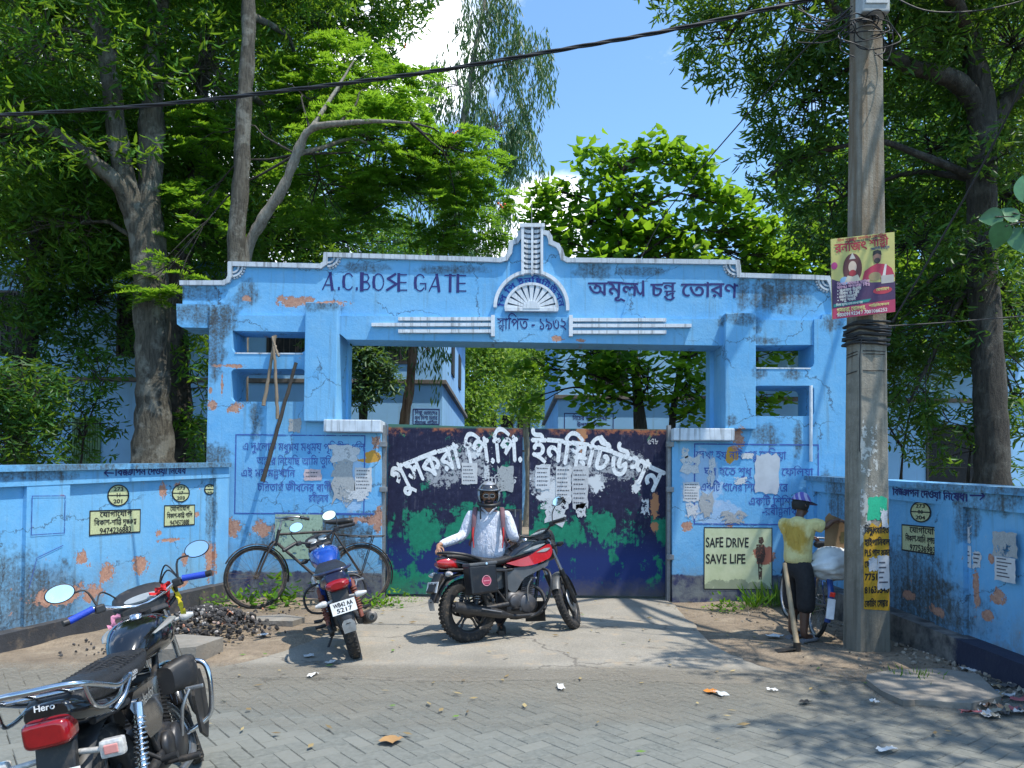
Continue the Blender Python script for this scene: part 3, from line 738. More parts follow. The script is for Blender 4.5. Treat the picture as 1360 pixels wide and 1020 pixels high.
# pale notice panel low on the left post
mb = MB(); a, b = q(369, 741), q(432, 683); flat_on(mb, (0, 10.2, 0), (1, 0, 0), (0, 0, 1), [rect(a[0], b[0], a[1], b[1])], .004)
mb.build('notice_panel', worn('faded_green_panel', (.33, .44, .32), .42, 5), gate, world=True)
PAPER = mat('paper', (.55, .55, .555), .85, var=.12, scale=14, bump=.3, bscale=25)
PAPER_OLD = worn('torn_paper', (.55, .56, .57), .42, 11)
GREYPAPER = worn('weathered_paper', (.36, .37, .37), .40, 8)
PRINT = worn('notice_print', (.10, .10, .12), .35, 60)
def notice(parent, Yf, px0, px1, py0, py1, m=PAPER, k=.03, rows=0, off=.006, name='paper_notice'):
    a, b = xz(px0, py1, Yf), xz(px1, py0, Yf)
    mb = MB(); flat_on(mb, (0, Yf, 0), (1, 0, 0), (0, 0, 1), [ragged(a[0], b[0], a[1], b[1], k)], off)
    o = mb.build(name, m, parent, world=True)
    if rows:
        mb = MB(); h = (b[1] - a[1]) / (rows + 1)
        for i in range(rows):
            x = a[0] + .1 * (b[0] - a[0]); e = b[0] - (.1 + .25 * rnd.random()) * (b[0] - a[0]); z = b[1] - h * (i + .8)
            while x < e:
                w = rnd.uniform(.01, .03); flat_on(mb, (0, Yf, 0), (1, 0, 0), (0, 0, 1), [rect(x, min(x + w, e), z - h * .28, z)], off + .002); x += w + .008
        mb.build('print', PRINT, o, world=True)
    return o
notice(gate, 10.2, 471, 494, 621, 653, rows=6)
notice(gate, 10.2, 404, 427, 623, 638, worn('pinkish_paper', (.55, .42, .42), .25, 9), .05, rows=2)
notice(gate, 10.2, 441, 470, 598, 668, GREYPAPER, .1)
notice(gate, 10.2, 440, 478, 592, 612, PAPER_OLD, .15, off=.008)
notice(gate, 10.2, 384, 400, 556, 574, GREYPAPER, .08)
notice(gate, 10.2, 462, 490, 650, 664, PAPER_OLD, .16, off=.009)
notice(gate, 10.2, 907, 929, 640, 666, rows=6, k=.06)
notice(gate, 10.2, 1003, 1034, 604, 654, mat('grey_paper', (.46, .49, .53), .8, var=.1), .06)
notice(gate, 10.2, 904, 930, 606, 628, PAPER_OLD, .14)
notice(gate, 10.2, 940, 949, 603, 640, PAPER_OLD, .2)
notice(gate, 10.2, 905, 914, 595, 608, PAPER_OLD, .15)
notice(gate, 10.2, 912, 926, 668, 686, PAPER_OLD, .2)
notice(gate, 10.2, 976, 990, 634, 643, PAPER_OLD, .2)
notice(gate, 10.2, 930, 946, 655, 684, GREYPAPER, .2)
notice(gate, 10.2, 960, 990, 680, 694, GREYPAPER, .2)
notice(gate, 10.2, 985, 1000, 602, 609, PAPER_OLD, .12)

# ================================================================== metal gate leaves
def gate_paint():
    g = G('gate_paint'); p = g.pos(); x, _, z = g.sep(p)[:3]
    n = g.noise(g.map(p, (1, 1, .75)), 3.2, 10, .66, .3); n2 = g.noise(p, 16, 8, .7); n3 = g.noise(g.map(p, (30, 30, 1.6)), 1.2, 6, .65); n4 = g.noise(p, 60, 4, .7)
    navy = g.mix(g.ramp(n2, .35, .65), (.006, .007, .030), (.018, .020, .056))
    navy = g.mix(g.ramp(z, .55, 1.0, 1, 0), navy, (.009, .026, .125))
    # the older green coat shows where the navy has flaked, in two ragged bands
    b1 = g.math('MULTIPLY', g.ramp(z, .62, .84), g.ramp(z, 1.02, 1.36, 1, 0)); b2 = g.ramp(z, .22, .46, 1, 0)
    b2 = g.math('MULTIPLY', b2, g.ramp(x, -.45, .35, 1, .25))
    b1 = g.math('MULTIPLY', b1, g.ramp(x, .95, 1.9, 1, .5))
    bias = g.math('MAXIMUM', b1, b2)
    gm = g.ramp(g.math('ADD', g.math('ADD', g.math('MULTIPLY', n, 1.9), g.math('ADD', g.math('MULTIPLY', n2, .55), g.math('MULTIPLY', n3, .35))), g.math('MULTIPLY', bias, .42)), 1.60, 1.70)
    green = g.mix(g.ramp(n2, .3, .7), (.005, .14, .08), (.012, .23, .13))
    c = g.mix(gm, navy, green)
    dn = g.ramp(g.math('ADD', g.math('MULTIPLY', n3, .8), g.math('MULTIPLY', n2, .5)), .72, .90, 0, .45); c = g.mix(g.math('MULTIPLY', dn, g.ramp(z, .9, 1.3)), c, (.20, .19, .21))
    for cc_, r_ in (((-.62, 10, 1.86), (.30, 9, .28)), ((-.95, 10, 1.72), (.25, 9, .20)), ((.95, 10, 1.80), (.45, 9, .30)), ((1.55, 10, 1.85), (.28, 9, .20)), ((.45, 10, 1.62), (.3, 9, .16))):
        k = g.math('MULTIPLY', g.patch(p, cc_, r_, n2, 1.4), g.ramp(g.noise(p, 22, 8, .72), .44, .5)); c = g.mix(k, c, (.33, .34, .36))
    for cc_, r_ in (((.62, 10, 1.50), (.20, 9, .14)), ((.42, 10, 1.62), (.14, 9, .10)), ((1.18, 10, 1.58), (.10, 9, .14)), ((1.72, 10, 1.55), (.06, 9, .09)), ((1.02, 10, 1.64), (.2, 9, .06)), ((-.52, 10, 1.98), (.1, 9, .05)), ((.5, 10, 1.42), (.17, 9, .10))):
        c = g.mix(g.patch(p, cc_, r_, g.noise(p, 13, 9, .72), 1.7), c, (.60, .61, .62))
    c = g.mix(g.ramp(n4, .70, .74, 0, .8), c, (.42, .44, .46))
    top = g.ramp(g.math('ADD', z, g.math('MULTIPLY', g.math('SUBTRACT', n2, .5), .55)), 2.26, 2.36); c = g.mix(g.math('MULTIPLY', top, g.ramp(n, .46, .56)), c, (.36, .12, .05))
    rim = g.ramp(z, 2.33, 2.36); c = g.mix(rim, c, g.mix(n2, (.02, .22, .14), (.10, .10, .10)))
    for cc_, r_ in (((1.98, 10, 1.30), (.06, 9, .18)), ((1.98, 10, 1.0), (.06, 9, .08)), ((-.30, 10, 1.2), (.05, 9, .03)), ((.96, 10, 2.3), (.07, 9, .25))): c = g.mix(g.patch(p, cc_, r_, n2, 1.3), c, (.42, .19, .09))
    mud = g.ramp(g.math('ADD', z, g.math('MULTIPLY', g.math('SUBTRACT', n2, .5), .4)), .05, .3, .85, 0); c = g.mix(g.math('MULTIPLY', mud, g.ramp(x, -.2, 1.2, .35, 1)), c, (.09, .085, .085))
    g.col(c); g.rough(.7); g.b.inputs['Specular IOR Level'].default_value = .3; g.bump(g.math('ADD', g.math('MULTIPLY', n2, .4), g.math('MULTIPLY', gm, -.25)), .3, .01)
    return g.m
GP = gate_paint()
LY = 10.42
def leaf(name, label, x0, x1, ytl, ytr, yb):
    a, b = at(x0, ytl, LY), at(x1, ytr, LY)
    t = thing(name, label, 'gate leaf', (a.x if x0 < 600 else b.x, LY, 0), group='two leaves of the metal gate')
    z0 = .045
    mb = MB(); mb.prism([[(a.x, z0), (b.x, z0), (b.x, b.z), (a.x, a.z)]], face, LY, LY + .03); mb.build('sheet', GP, t, world=True)
    mb = MB()
    for xa, xb in ((a.x, a.x + .06), (b.x - .06, b.x)): mb.box2(xa - .004, xb + .004, LY + .03, LY + .075, z0, min(a.z, b.z))
    for z in (z0 + .03, 1.0, 1.7, min(a.z, b.z) - .04): mb.box2(a.x + .06, b.x - .06, LY + .03, LY + .07, z - .03, z + .03)
    mb.build('frame', GP, t, world=True)
    return t
gl = leaf('gate_leaf', 'navy and green flaking metal gate leaf on the left, behind the man in the helmet', 516, 694, 563, 568.5, 795)
gr = leaf('gate_leaf', 'navy and green flaking metal gate leaf with several torn posters, beside the safety panel', 704, 886, 569, 570, 797)
arcR = 293 * LY / 1000
mb = MB(); o = at(699, 612, LY); text_on(mb, (o.x - .05, LY, o.z), (1, 0, 0), (0, 0, 1), 'গুসকরা িপ.িপ.', .50, bold=.035, align='r', arc=arcR * 1.22, w=172 * LY / 1000)
mb.build('lettering', WPAINT, gl, world=True)
mb = MB(); text_on(mb, (o.x + .07, LY, o.z), (1, 0, 0), (0, 0, 1), 'ইনি{স/ট}িটউশন', .50, bold=.035, align='l', arc=arcR * 1.22, w=172 * LY / 1000)
mb.build('lettering', WPAINT, gr, world=True)
# small second line of writing
mb = MB(); o = at(640, 643, LY); text_on(mb, (o.x, LY, o.z), (1, 0, 0), (0, 0, 1), '{স/থ}ািপত', .16, bold=.02, align='l', w=46 * LY / 1000)
mb.build('lettering', worn('faint_white_paint', (.5, .5, .52), .5, 12), gl, world=True)
mb = MB(); o = at(860, 590, LY); text_on(mb, (o.x, LY, o.z), (1, 0, 0), (0, 0, 1), '৫৭৮', .12, bold=.02, align='l', w=14 * LY / 1000)
mb.build('lettering', worn('faint_white_paint', (.5, .5, .52), .5, 12), gr, world=True)
notice(gl, LY, 613, 634, 615, 643, rows=5, k=.02); notice(gl, LY, 643, 650, 618, 636, PAPER_OLD, .1)
notice(gl, LY, 661, 682, 620, 652, GREYPAPER, .06)
notice(gr, LY, 711, 731, 617, 650, worn('streaked_paper', (.60, .61, .63), .2, 16), .04, 5)
notice(gr, LY, 738, 759, 619, 668, PAPER, .05, 8); notice(gr, LY, 759.5, 781, 619, 674, worn('faded_paper', (.50, .50, .51), .22, 9), .06, 8)
notice(gr, LY, 722, 752, 664, 696, PAPER_OLD, .15); notice(gr, LY, 766, 778, 668, 686, PAPER_OLD, .14); notice(gr, LY, 852, 862, 664, 684, PAPER_OLD, .2)
# wicket door in the left leaf
a, b = at(667, 736, LY), at(690, 679, LY)
wk = MB(); wk.box2(a.x, b.x, LY - .022, LY - .002, .10, b.z); wd = wk.build('wicket_door', mat('wicket_paint', (.022, .024, .07), .55, dirt=.5), gl, world=True)
wk = MB()
for xa, xb, za, zb in ((a.x - .03, a.x, .08, b.z + .03), (b.x, b.x + .03, .08, b.z + .03), (a.x, b.x, b.z, b.z + .03)): wk.box2(xa, xb, LY - .03, LY - .003, za, zb)
wk.build('wicket_frame', mat('wicket_iron', (.03, .03, .04), .5, dirt=.6), wd, world=True)
wk = MB(); wk.tube([(b.x - .06, LY - .05, 1.12), (b.x - .06, LY - .06, 1.22)], .01, 8); wk.build('handle', IRON, wd, world=True)

# ================================================================== boundary walls
def bwall(name, label, pts, side, peel, dark):
    """pts: list of (x, y, ztop, zplinth) going from the gate towards the road"""
    t = thing(name, label, 'boundary wall', (pts[0][0], pts[0][1], 0))
    P = blue_paint(name + '_paint', peel, dark, (), None, 1.0, .068, crack=True)
    d = V((pts[-1][0] - pts[0][0], pts[-1][1] - pts[0][1], 0)).normalized(); nrm = V((d.y, -d.x, 0)) * (1 if side < 0 else -1)
    if nrm.dot(V((-pts[0][0], -6, 0))) < 0: nrm = -nrm
    L = (V((pts[-1][0], pts[-1][1], 0)) - V((pts[0][0], pts[0][1], 0))).length
    o = V((pts[0][0], pts[0][1], 0)); z0, z1 = pts[0][2], pts[-1][2]; b0, b1 = pts[0][3], pts[-1][3]
    zt = lambda s: z0 + (z1 - z0) * s / L
    zb = lambda s: b0 + (b1 - b0) * s / L
    def slab(mb, s0, s1, fa, fb, w0, w1):
        """a run of wall from s0 to s1, bottom fa(s), top fb(s), from w0 (front, towards us) to w1"""
        vs = []
        for w in (w0, w1):
            for s_, f in ((s0, fa), (s1, fa), (s1, fb), (s0, fb)): vs.append(o + d * s_ + nrm * w + V((0, 0, f(s_))))
        mb.add(vs, [(0, 1, 2, 3), (7, 6, 5, 4), (0, 4, 5, 1), (3, 2, 6, 7), (1, 5, 6, 2), (0, 3, 7, 4)])
    return t, P, o, d, nrm, L, zt, zb, slab
# left wall
pl0 = at(296, 613, 9.95)
peel = [((-4.3, 8.65, .60), (9, .13, .12)), ((-4.35, 8.2, .58), (9, .12, .14)), ((-4.5, 7.55, .40), (9, .38, .10)), ((-4.2, 9.0, 1.45), (9, .07, .12)), ((-4.15, 9.25, 1.47), (9, .07, .13)), ((-4.0, 9.85, .55), (9, .10, .30)), ((-4.2, 9.15, .85), (9, .22, .03)), ((-4.4, 8.0, .36), (9, .15, .10)), ((-4.1, 9.4, .62), (9, .08, .10)), ((-4.1, 9.6, 1.15), (9, .06, .05)), ((-4.45, 7.85, .75), (9, .10, .09)), ((-4.2, 8.95, .95), (9, .06, .05)), ((-4.2, 9.3, .30), (9, .2, .05))]
dark = [((-4.75, 7.0, .45), (9, .45, .3)), ((-4.6, 7.5, .4), (9, .25, .25)), ((-4.6, 7.2, 1.6), (9, .4, .05)), ((-4.0, 9.85, 1.2), (9, .06, .5))]
t, P, o, d, nrm, L, zt, zb, slab = bwall('boundary_wall', 'blue peeling boundary wall with pale notice boxes behind the black motorcycle', [(-3.86, 10.18, 1.83, .23), (-6.25, 1.0, 1.41, .02)], -1, peel, dark)
mb = MB(); slab(mb, 0, L, lambda s: -.2, lambda s: zt(s) - .06, 0, -.22)
for s0, s1 in ((0, .28), (2.62, 3.12), (L - .5, L)): slab(mb, s0, s1, lambda s: zb(s), lambda s: zt(s) - .20, .045, .001)
slab(mb, 0, L, lambda s: zt(s) - .20, lambda s: zt(s) - .062, .05, .001)
mb.build('masonry', P, t, world=True)
mb = MB(); slab(mb, .02, L, lambda s: zt(s) - .06, zt, .09, -.27); mb.build('coping', blue_paint('coping_paint_dirty', (), [((-4.0, 9.6, 1.8), (9, 1.0, .3)), ((-4.6, 7.6, 1.7), (9, .5, .2))], tint=.9, peel_amt=.0, crack=False), t, world=True)
mb = MB(); slab(mb, .1, L, lambda s: -.2, lambda s: zb(s), .16, .001); mb.build('plinth', mat('cement_plinth', (.042, .044, .05), .9, var=.4, scale=3, bump=.5, dirt=.6), t, world=True)
LW = (t, o, d, nrm)
def on_wall(W, s, z): return W[1] + W[2] * s + V((0, 0, z))
def wall_s(W, px):
    """distance along the wall where the view ray of photo column px meets it"""
    r_ = at(px, 650, 1.0) - CAM_LOC; o, d = W[1], W[2]
    # solve o + d s = r t in plan
    det = d.x * -r_.y + d.y * r_.x
    return (o.x * r_.y - o.y * r_.x) / (d.y * r_.x - d.x * r_.y) if abs(det) > 1e-9 else 0
def wall_z(W, px, py):
    p = W[1] + W[2] * wall_s(W, px); return at(px, py, p.y).z
def wuv(W, flip): return (-W[2] if flip else W[2]), V((0, 0, 1))
def wall_text(W, flip, px0, px1, py, txt, size, m, bold=.012, off=.004, slope=0):
    s0, s1 = wall_s(W, px0), wall_s(W, px1); u, v = wuv(W, flip); z = wall_z(W, px0, py)
    mb = MB(); text_on(mb, on_wall(W, s0, z), u + V((0, 0, slope)), v, txt, size, bold=bold, align='l', w=abs(s1 - s0), off=off); return mb.build('lettering', m, W[0], world=True)
YEL = worn('pale_yellow_panel', (.52, .55, .30), .12, 10)
def wall_sign(W, flip, px0, px1, py0, py1, rows, off=.0):
    s0, s1 = wall_s(W, px0), wall_s(W, px1); u, v = wuv(W, flip); w = abs(s1 - s0); z1, z0 = wall_z(W, px0, py0), wall_z(W, px0, py1); h = z1 - z0
    oo = on_wall(W, s0, z0)
    mb = MB(); flat_on(mb, oo, u, v, [rect(0, w, 0, h)], off + .004); pn = mb.build('notice_panel', YEL, W[0], world=True)
    mb = MB(); flat_on(mb, oo, u, v, frame2(0, w, 0, h, .014), off + .006)
    n = len(rows)
    for i, r_ in enumerate(rows): text_on(mb, oo + V((0, 0, h - h / n * (i + .82))) + u * w / 2, u, v, r_, h / n * .95, bold=.03, w=w * (.82 - .2 * (i % 2 == 0)), off=off + .006)
    mb.build('lettering', BLACK, pn, world=True)
def wall_disc(W, flip, px, py, rpx, rows, off=.0):
    s0 = wall_s(W, px); u, v = wuv(W, flip); oo = on_wall(W, s0, wall_z(W, px, py)); r_ = rpx * oo.y / 1000; ru = abs(wall_s(W, px + rpx) - wall_s(W, px - rpx)) / 2
    st = lambda cs: [[(a * ru / r_, b) for a, b in c_] for c_ in cs]
    mb = MB(); flat_on(mb, oo, u, v, st([disc(0, 0, r_)]), off + .004); pn = mb.build('notice_panel', YEL, W[0], world=True)
    mb = MB(); flat_on(mb, oo, u, v, st(ring(0, 0, r_ * 1.04, .014)), off + .006); flat_on(mb, oo, u, v, st([rect(-r_, r_, -.006, .006)]), off + .006)
    for i, tx in enumerate(rows): text_on(mb, oo + V((0, 0, r_ * (.42, -.14, -.72)[i])), u, v, tx, r_ * .52, bold=.03, w=ru * (.95, .5, .95)[i], off=off + .0065)
    mb.build('lettering', BLACK, pn, world=True)
wall_text((LW[0], LW[1] + nrm * .05, LW[2], nrm), True, 152, 246, 632, 'িব{জ+ঞ}াপন েদওয়া িনেষধ', .115, INK, .03, slope=.044)
W_ = (LW[0], LW[1] + nrm * .05, LW[2], nrm)
mb = MB(); s0, s1 = wall_s(W_, 138), wall_s(W_, 150); z = wall_z(W_, 140, 628); u, v = wuv(W_, True)
flat_on(mb, on_wall(W_, s0, z), u, v, stroke([(0, 0), (abs(s1 - s0), 0)], .014) + stroke([(.05, .035), (0, 0), (.05, -.035)], .014), .004); mb.build('arrow', INK, W_[0], world=True)
wall_disc(LW, True, 157, 658, 14, ['273', '11', '201']); wall_disc(LW, True, 240, 655, 11.5, ['273', '17', '203']); wall_disc(LW, True, 278, 650, 7, ['২৭', '৫', '২৪'])
wall_sign(LW, True, 119, 187, 678, 712, ['েযাগােযাগ', 'িবকাশ-শাি{ন/ত} দু{জ+ঞ}{গ/র}', '9474236883'])
wall_sign(LW, True, 218, 259, 671, 700, ['েযাগােযাগ', 'িবকাশ-কাি{ন/ত} পািল', '9474573888'])
mb = MB(); u, v = wuv(LW, True)   # scratched outlines on the pilaster
s0 = wall_s(LW, 33); flat_on(mb, on_wall(W_, s0, 1.02), u, v, frame2(.03, .42, 0, .38, .008) + stroke([(.02, -.5), (.10, -.22), (.4, -.12)], .008), .004)
mb.build('painted_frame', FAINT, LW[0], world=True)

# right wall
peel = [((4.1, 6.65, .62), (9, .05, .22)), ((4.1, 6.35, .62), (9, .10, .08)), ((4.1, 7.7, .45), (9, .16, .05)), ((4.1, 7.2, .38), (9, .22, .05)), ((4.1, 6.5, .45), (9, .09, .05)), ((4.1, 6.45, .95), (9, .05, .05)), ((4.1, 8.3, .6), (9, .2, .05))]
dark = [((4.1, 7.9, .55), (9, .8, .35)), ((4.1, 7.3, .42), (9, .6, .22)), ((4.1, 6.75, 1.3), (9, .12, .22)), ((4.1, 9.3, 1.5), (9, .25, .5)), ((4.1, 6.3, 1.45), (9, .25, .10))]
t, P, o, d, nrm, L, zt, zb, slab = bwall('boundary_wall', 'blue damp-stained boundary wall running past the concrete utility pole', [(4.03, 10.18, 1.72, .36), (4.20, 1.0, 1.34, .02)], 1, peel, dark)
mb = MB(); slab(mb, 0, L, lambda s: -.2, lambda s: zt(s) - .06, 0, -.22)
for s0, s1 in ((0, .22), (2.98, 3.42), (L - .4, L)): slab(mb, s0, s1, lambda s: zb(s), lambda s: zt(s) - .20, .045, .001)
slab(mb, 0, L, lambda s: zt(s) - .20, lambda s: zt(s) - .062, .05, .001)
mb.build('masonry', P, t, world=True)
mb = MB(); slab(mb, .02, L, lambda s: zt(s) - .06, zt, .09, -.27); mb.build('coping', blue_paint('coping_paint_right', (), [((4.1, 9.4, 1.7), (9, .7, .3)), ((4.1, 6.6, 1.55), (9, .9, .05))], tint=.9, crack=False), t, world=True)
mb = MB(); slab(mb, .1, L, lambda s: -.3, lambda s: zb(s), .20, .001)
g = G('stained_plinth'); p = g.pos(); n_ = g.noise(p, 5, 8, .68); y = g.sep(p)[1]
c = g.mix(g.ramp(g.math('ADD', y, g.math('MULTIPLY', n_, .5)), 6.85, 6.95), g.mix(n_, (.010, .014, .040), (.03, .035, .06)), g.mix(g.ramp(n_, .4, .62), (.05, .05, .05), (.19, .18, .165))); g.col(c); g.rough(.9); g.bump(n_, .6, .03)
mb.build('plinth', g.m, t, world=True)
RW = (t, o, d, nrm); W_ = (t, o + nrm * .05, d, nrm)
wall_text(W_, False, 1186, 1286, 657, 'িব{জ+ঞ}াপন েদওয়া িনেষধ।', .105, INK, .03, slope=-.042)
mb = MB(); s0, s1 = wall_s(W_, 1289), wall_s(W_, 1308); z = wall_z(W_, 1290, 658); u, v = wuv(W_, False); w = abs(s1 - s0)
flat_on(mb, on_wall(W_, s0, z), u, v, stroke([(0, 0), (w, 0)], .014) + stroke([(w - .06, .035), (w, 0), (w - .06, -.035)], .014), .004); mb.build('arrow', INK, t, world=True)
wall_disc(RW, False, 1223, 680, 13.5, ['273', '৪৫', '204']); wall_sign(RW, False, 1198, 1260, 696, 731, ['েযাগােযাগ', 'িবকাশ-আিন {ল+ু}গভািষত', '9775369832'])
def wall_paper(W, flip, px0, px1, py0, py1, m, k=.05, rows=0, off=0):
    s0, s1 = wall_s(W, px0), wall_s(W, px1); u, v = wuv(W, flip); z1, z0 = wall_z(W, px0, py0), wall_z(W, px0, py1); w = abs(s1 - s0); h = z1 - z0
    mb = MB(); flat_on(mb, on_wall(W, s0, z0), u, v, [ragged(0, w, 0, h, k)], .004 + off); pn = mb.build('paper_notice', m, W[0], world=True)
    if rows:
        mb = MB()
        for i in range(rows): flat_on(mb, on_wall(W, s0, z0), u, v, [rect(w * .12, w * rnd.uniform(.5, .9), h * (1 - (i + .8) / (rows + 1)), h * (1 - (i + .45) / (rows + 1)))], .006 + off)
        mb.build('print', PRINT, pn, world=True)
wall_paper(RW, False, 1280, 1290, 724, 753, PAPER, .03, 5); wall_paper(RW, False, 1292, 1303, 732, 754, PAPER_OLD, .1, 3); wall_paper(RW, False, 1280, 1290, 695, 716, PAPER_OLD, .25)
wall_paper(RW, False, 1328, 1356, 738, 770, PAPER, .02, 6, .046); wall_paper(RW, False, 1326, 1358, 705, 738, GREYPAPER, .05, 0, .046); wall_paper(RW, False, 1128, 1133, 683, 705, PAPER_OLD, .05)
# ================================================================== school buildings behind the gate
def plain_blue(name, col=(.25, .49, .76)):
    g = G(name); p = g.pos(); n = g.noise(p, .8, 7, .6); st = g.noise(g.map(p, (4, 4, .3)), 1.5, 6, .62); n2 = g.noise(p, 9, 7, .65)
    c = g.mix(g.ramp(n, .3, .7), tuple(k * .86 for k in col), tuple(min(1, k * 1.1) for k in col)); c = g.mix(g.ramp(st, .55, .75, 0, .5), c, (.16, .20, .22)); c = g.mix(g.ramp(n2, .66, .70, 0, .6), c, (.30, .36, .40))
    g.col(c); g.rough(.85); g.bump(n2, .2, .01); return g.m
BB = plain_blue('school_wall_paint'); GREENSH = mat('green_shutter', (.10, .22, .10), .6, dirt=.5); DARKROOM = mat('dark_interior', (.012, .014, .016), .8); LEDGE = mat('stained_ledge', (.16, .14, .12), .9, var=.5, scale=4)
BARS = mat('window_bars', (.05, .045, .04), .5, .4)
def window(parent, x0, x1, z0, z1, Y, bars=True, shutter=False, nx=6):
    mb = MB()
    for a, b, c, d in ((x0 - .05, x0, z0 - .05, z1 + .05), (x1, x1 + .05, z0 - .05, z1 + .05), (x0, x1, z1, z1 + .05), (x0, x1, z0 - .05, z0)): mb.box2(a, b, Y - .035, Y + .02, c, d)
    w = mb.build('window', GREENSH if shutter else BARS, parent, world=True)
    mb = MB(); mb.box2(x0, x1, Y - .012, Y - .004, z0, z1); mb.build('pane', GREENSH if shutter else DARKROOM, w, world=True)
    mb = MB()
    if shutter:
        for i in range(9): x = x0 + (x1 - x0) * (i + .5) / 9; mb.box2(x - .012, x + .012, Y - .03, Y - .012, z0, z1)
    else:
        for i in range(nx): x = x0 + (x1 - x0) * (i + .5) / nx; mb.box2(x - .008, x + .008, Y - .03, Y - .014, z0, z1)
        for z in (z0 + (z1 - z0) * .33, z0 + (z1 - z0) * .66): mb.box2(x0, x1, Y - .028, Y - .016, z - .008, z + .008)
    mb.build('shutter_slats' if shutter else 'grille', GREENSH if shutter else BARS, w, world=True)
def block(label, x0, x1, y0, y1, h, ledges):
    t = thing('school_building', label, 'building', ((x0 + x1) / 2, y0, 0), group='school blocks behind the gate')
    mb = MB(); mb.box2(x0, x1, y0, y1, -.1, h); mb.build('wall', BB, t, world=True)
    for z in ledges:
        mb = MB(); mb.box2(x0 - .09, x1 + .09, y0 - .09, y1 + .09, z, z + .09, .01); mb.build('ledge', LEDGE, t, world=True)
    mb = MB(); mb.box2(x0 - .3, x1 + .3, y0 - .3, y1 + .3, h, h + .14, .01)
    for a, b, c, d in ((x0 - .1, x1 + .1, y0 - .1, y0 + .05), (x0 - .1, x1 + .1, y1 - .05, y1 + .1), (x0 - .1, x0 + .05, y0 + .05, y1 - .05), (x1 - .05, x1 + .1, y0 + .05, y1 - .05)): mb.box2(a, b, c, d, h + .141, h + .28)
    mb.build('roof', plain_blue('roof_paint'), t, world=True); return t
bl = block('two storey blue school block left of the gate opening, green shutters below', -15, -1.50, 16, 23.5, 6.0, (3.72,))
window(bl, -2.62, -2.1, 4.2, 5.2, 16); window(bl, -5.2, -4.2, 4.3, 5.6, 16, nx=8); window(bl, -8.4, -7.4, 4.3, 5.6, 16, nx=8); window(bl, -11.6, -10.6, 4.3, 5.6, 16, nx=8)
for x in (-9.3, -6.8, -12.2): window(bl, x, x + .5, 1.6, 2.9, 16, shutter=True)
mb = MB()
for y in (18.2, 20.6): mb.box2(-1.49, -1.47, y, y + .8, 4.3, 5.2)
mb.build('side_window', DARKROOM, bl, world=True)
mb = MB(); a, b = xz(548, 564, 16), xz(584, 543, 16); flat_on(mb, (0, 16, 0), (1, 0, 0), (0, 0, 1), frame2(a[0], b[0], a[1], b[1], .02), .004)
for i, tx in enumerate(('িশ{ক/ষ}া আমােদর', 'মূল িদশা চলার', 'সমাজ গিঠত')): text_on(mb, ((a[0] + b[0]) / 2, 16, b[1] - .13 - .105 * i), (1, 0, 0), (0, 0, 1), tx, .12, bold=.02, w=.48)
mb.build('lettering', INK, bl, world=True)
brk = block('blue school block right of the gate opening with a tall barred window', 1.03, 16, 17, 24, 6.0, (3.55,))
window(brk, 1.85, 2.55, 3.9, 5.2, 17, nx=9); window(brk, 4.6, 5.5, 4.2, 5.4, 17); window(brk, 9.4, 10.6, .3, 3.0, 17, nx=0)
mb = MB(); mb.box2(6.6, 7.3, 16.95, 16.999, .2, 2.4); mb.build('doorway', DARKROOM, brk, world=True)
mb = MB(); a, b = xz(749, 566, 17), xz(815, 549, 17); flat_on(mb, (0, 17, 0), (1, 0, 0), (0, 0, 1), frame2(a[0], b[0], a[1] - .3, b[1], .02), .004)
for i, tx in enumerate(('িনেচর উপদ িবদ~yা', 'উপহার িদেব')): text_on(mb, (1.75, 17, b[1] - .16 - .15 * i), (1, 0, 0), (0, 0, 1), tx, .14, bold=.02, w=.78 - .2 * i)
mb.build('lettering', INK, brk, world=True)
bf = block('distant pale blue school block seen through the middle of the gateway', -2.6, 3.2, 38, 46, 6.4, (3.4,))
for x in (-1.4, -.55, .3): window(bf, x, x + .55, 4.2, 5.2, 38)

# ================================================================== trees
def leaf_mat(name, lo, hi, trans=.35, rough=.45, yellow=0):
    g = G(name); a = g.n('ShaderNodeAttribute', attribute_name='tone').outputs['Fac']
    c = g.mix(a, lo, hi)
    if yellow: c = g.mix(g.ramp(a, .93, .99, 0, yellow), c, (.30, .26, .03))
    g.col(c); g.rough(rough); g.b.inputs['Specular IOR Level'].default_value = .35
    tr = g.n('ShaderNodeBsdfTranslucent'); ct = g.mix(.6, c, (.36, .58, .03)); g.l(ct, tr.inputs[0])
    ms = g.n('ShaderNodeMixShader'); ms.inputs[0].default_value = trans
    g.l(g.b.outputs[0], ms.inputs[1]); g.l(tr.outputs[0], ms.inputs[2]); g.l(ms.outputs[0], g.o.inputs[0]); return g.m
def bark_mat(name, a, b, sc=(14, 14, 2.5), lichen=.5):
    g = G(name); p = g.pos(); n = g.noise(g.map(p, sc), 1.4, 8, .7, .6); n2 = g.noise(p, 3.5, 7, .6); n3 = g.noise(p, 30, 5, .7)
    c = g.mix(g.ramp(n, .35, .66), a, b); c = g.mix(g.ramp(n2, .52, .62, 0, lichen), c, (.27, .27, .23)); c = g.mix(g.ramp(n3, .6, .75, 0, .5), c, (.05, .06, .035))
    g.col(c); g.rough(.95); g.bump(g.math('ADD', n, g.math('MULTIPLY', n3, .4)), .9, .05); return g.m
L_MANGO = leaf_mat('mango_leaf', (.018, .068, .012), (.070, .205, .026), .44, .4)
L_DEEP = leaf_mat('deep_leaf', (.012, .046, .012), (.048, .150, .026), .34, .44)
L_FERN = leaf_mat('flame_tree_leaf', (.045, .160, .012), (.13, .32, .022), .60, .5)
L_EUC = leaf_mat('eucalyptus_leaf', (.030, .080, .035), (.085, .160, .065), .30, .45)
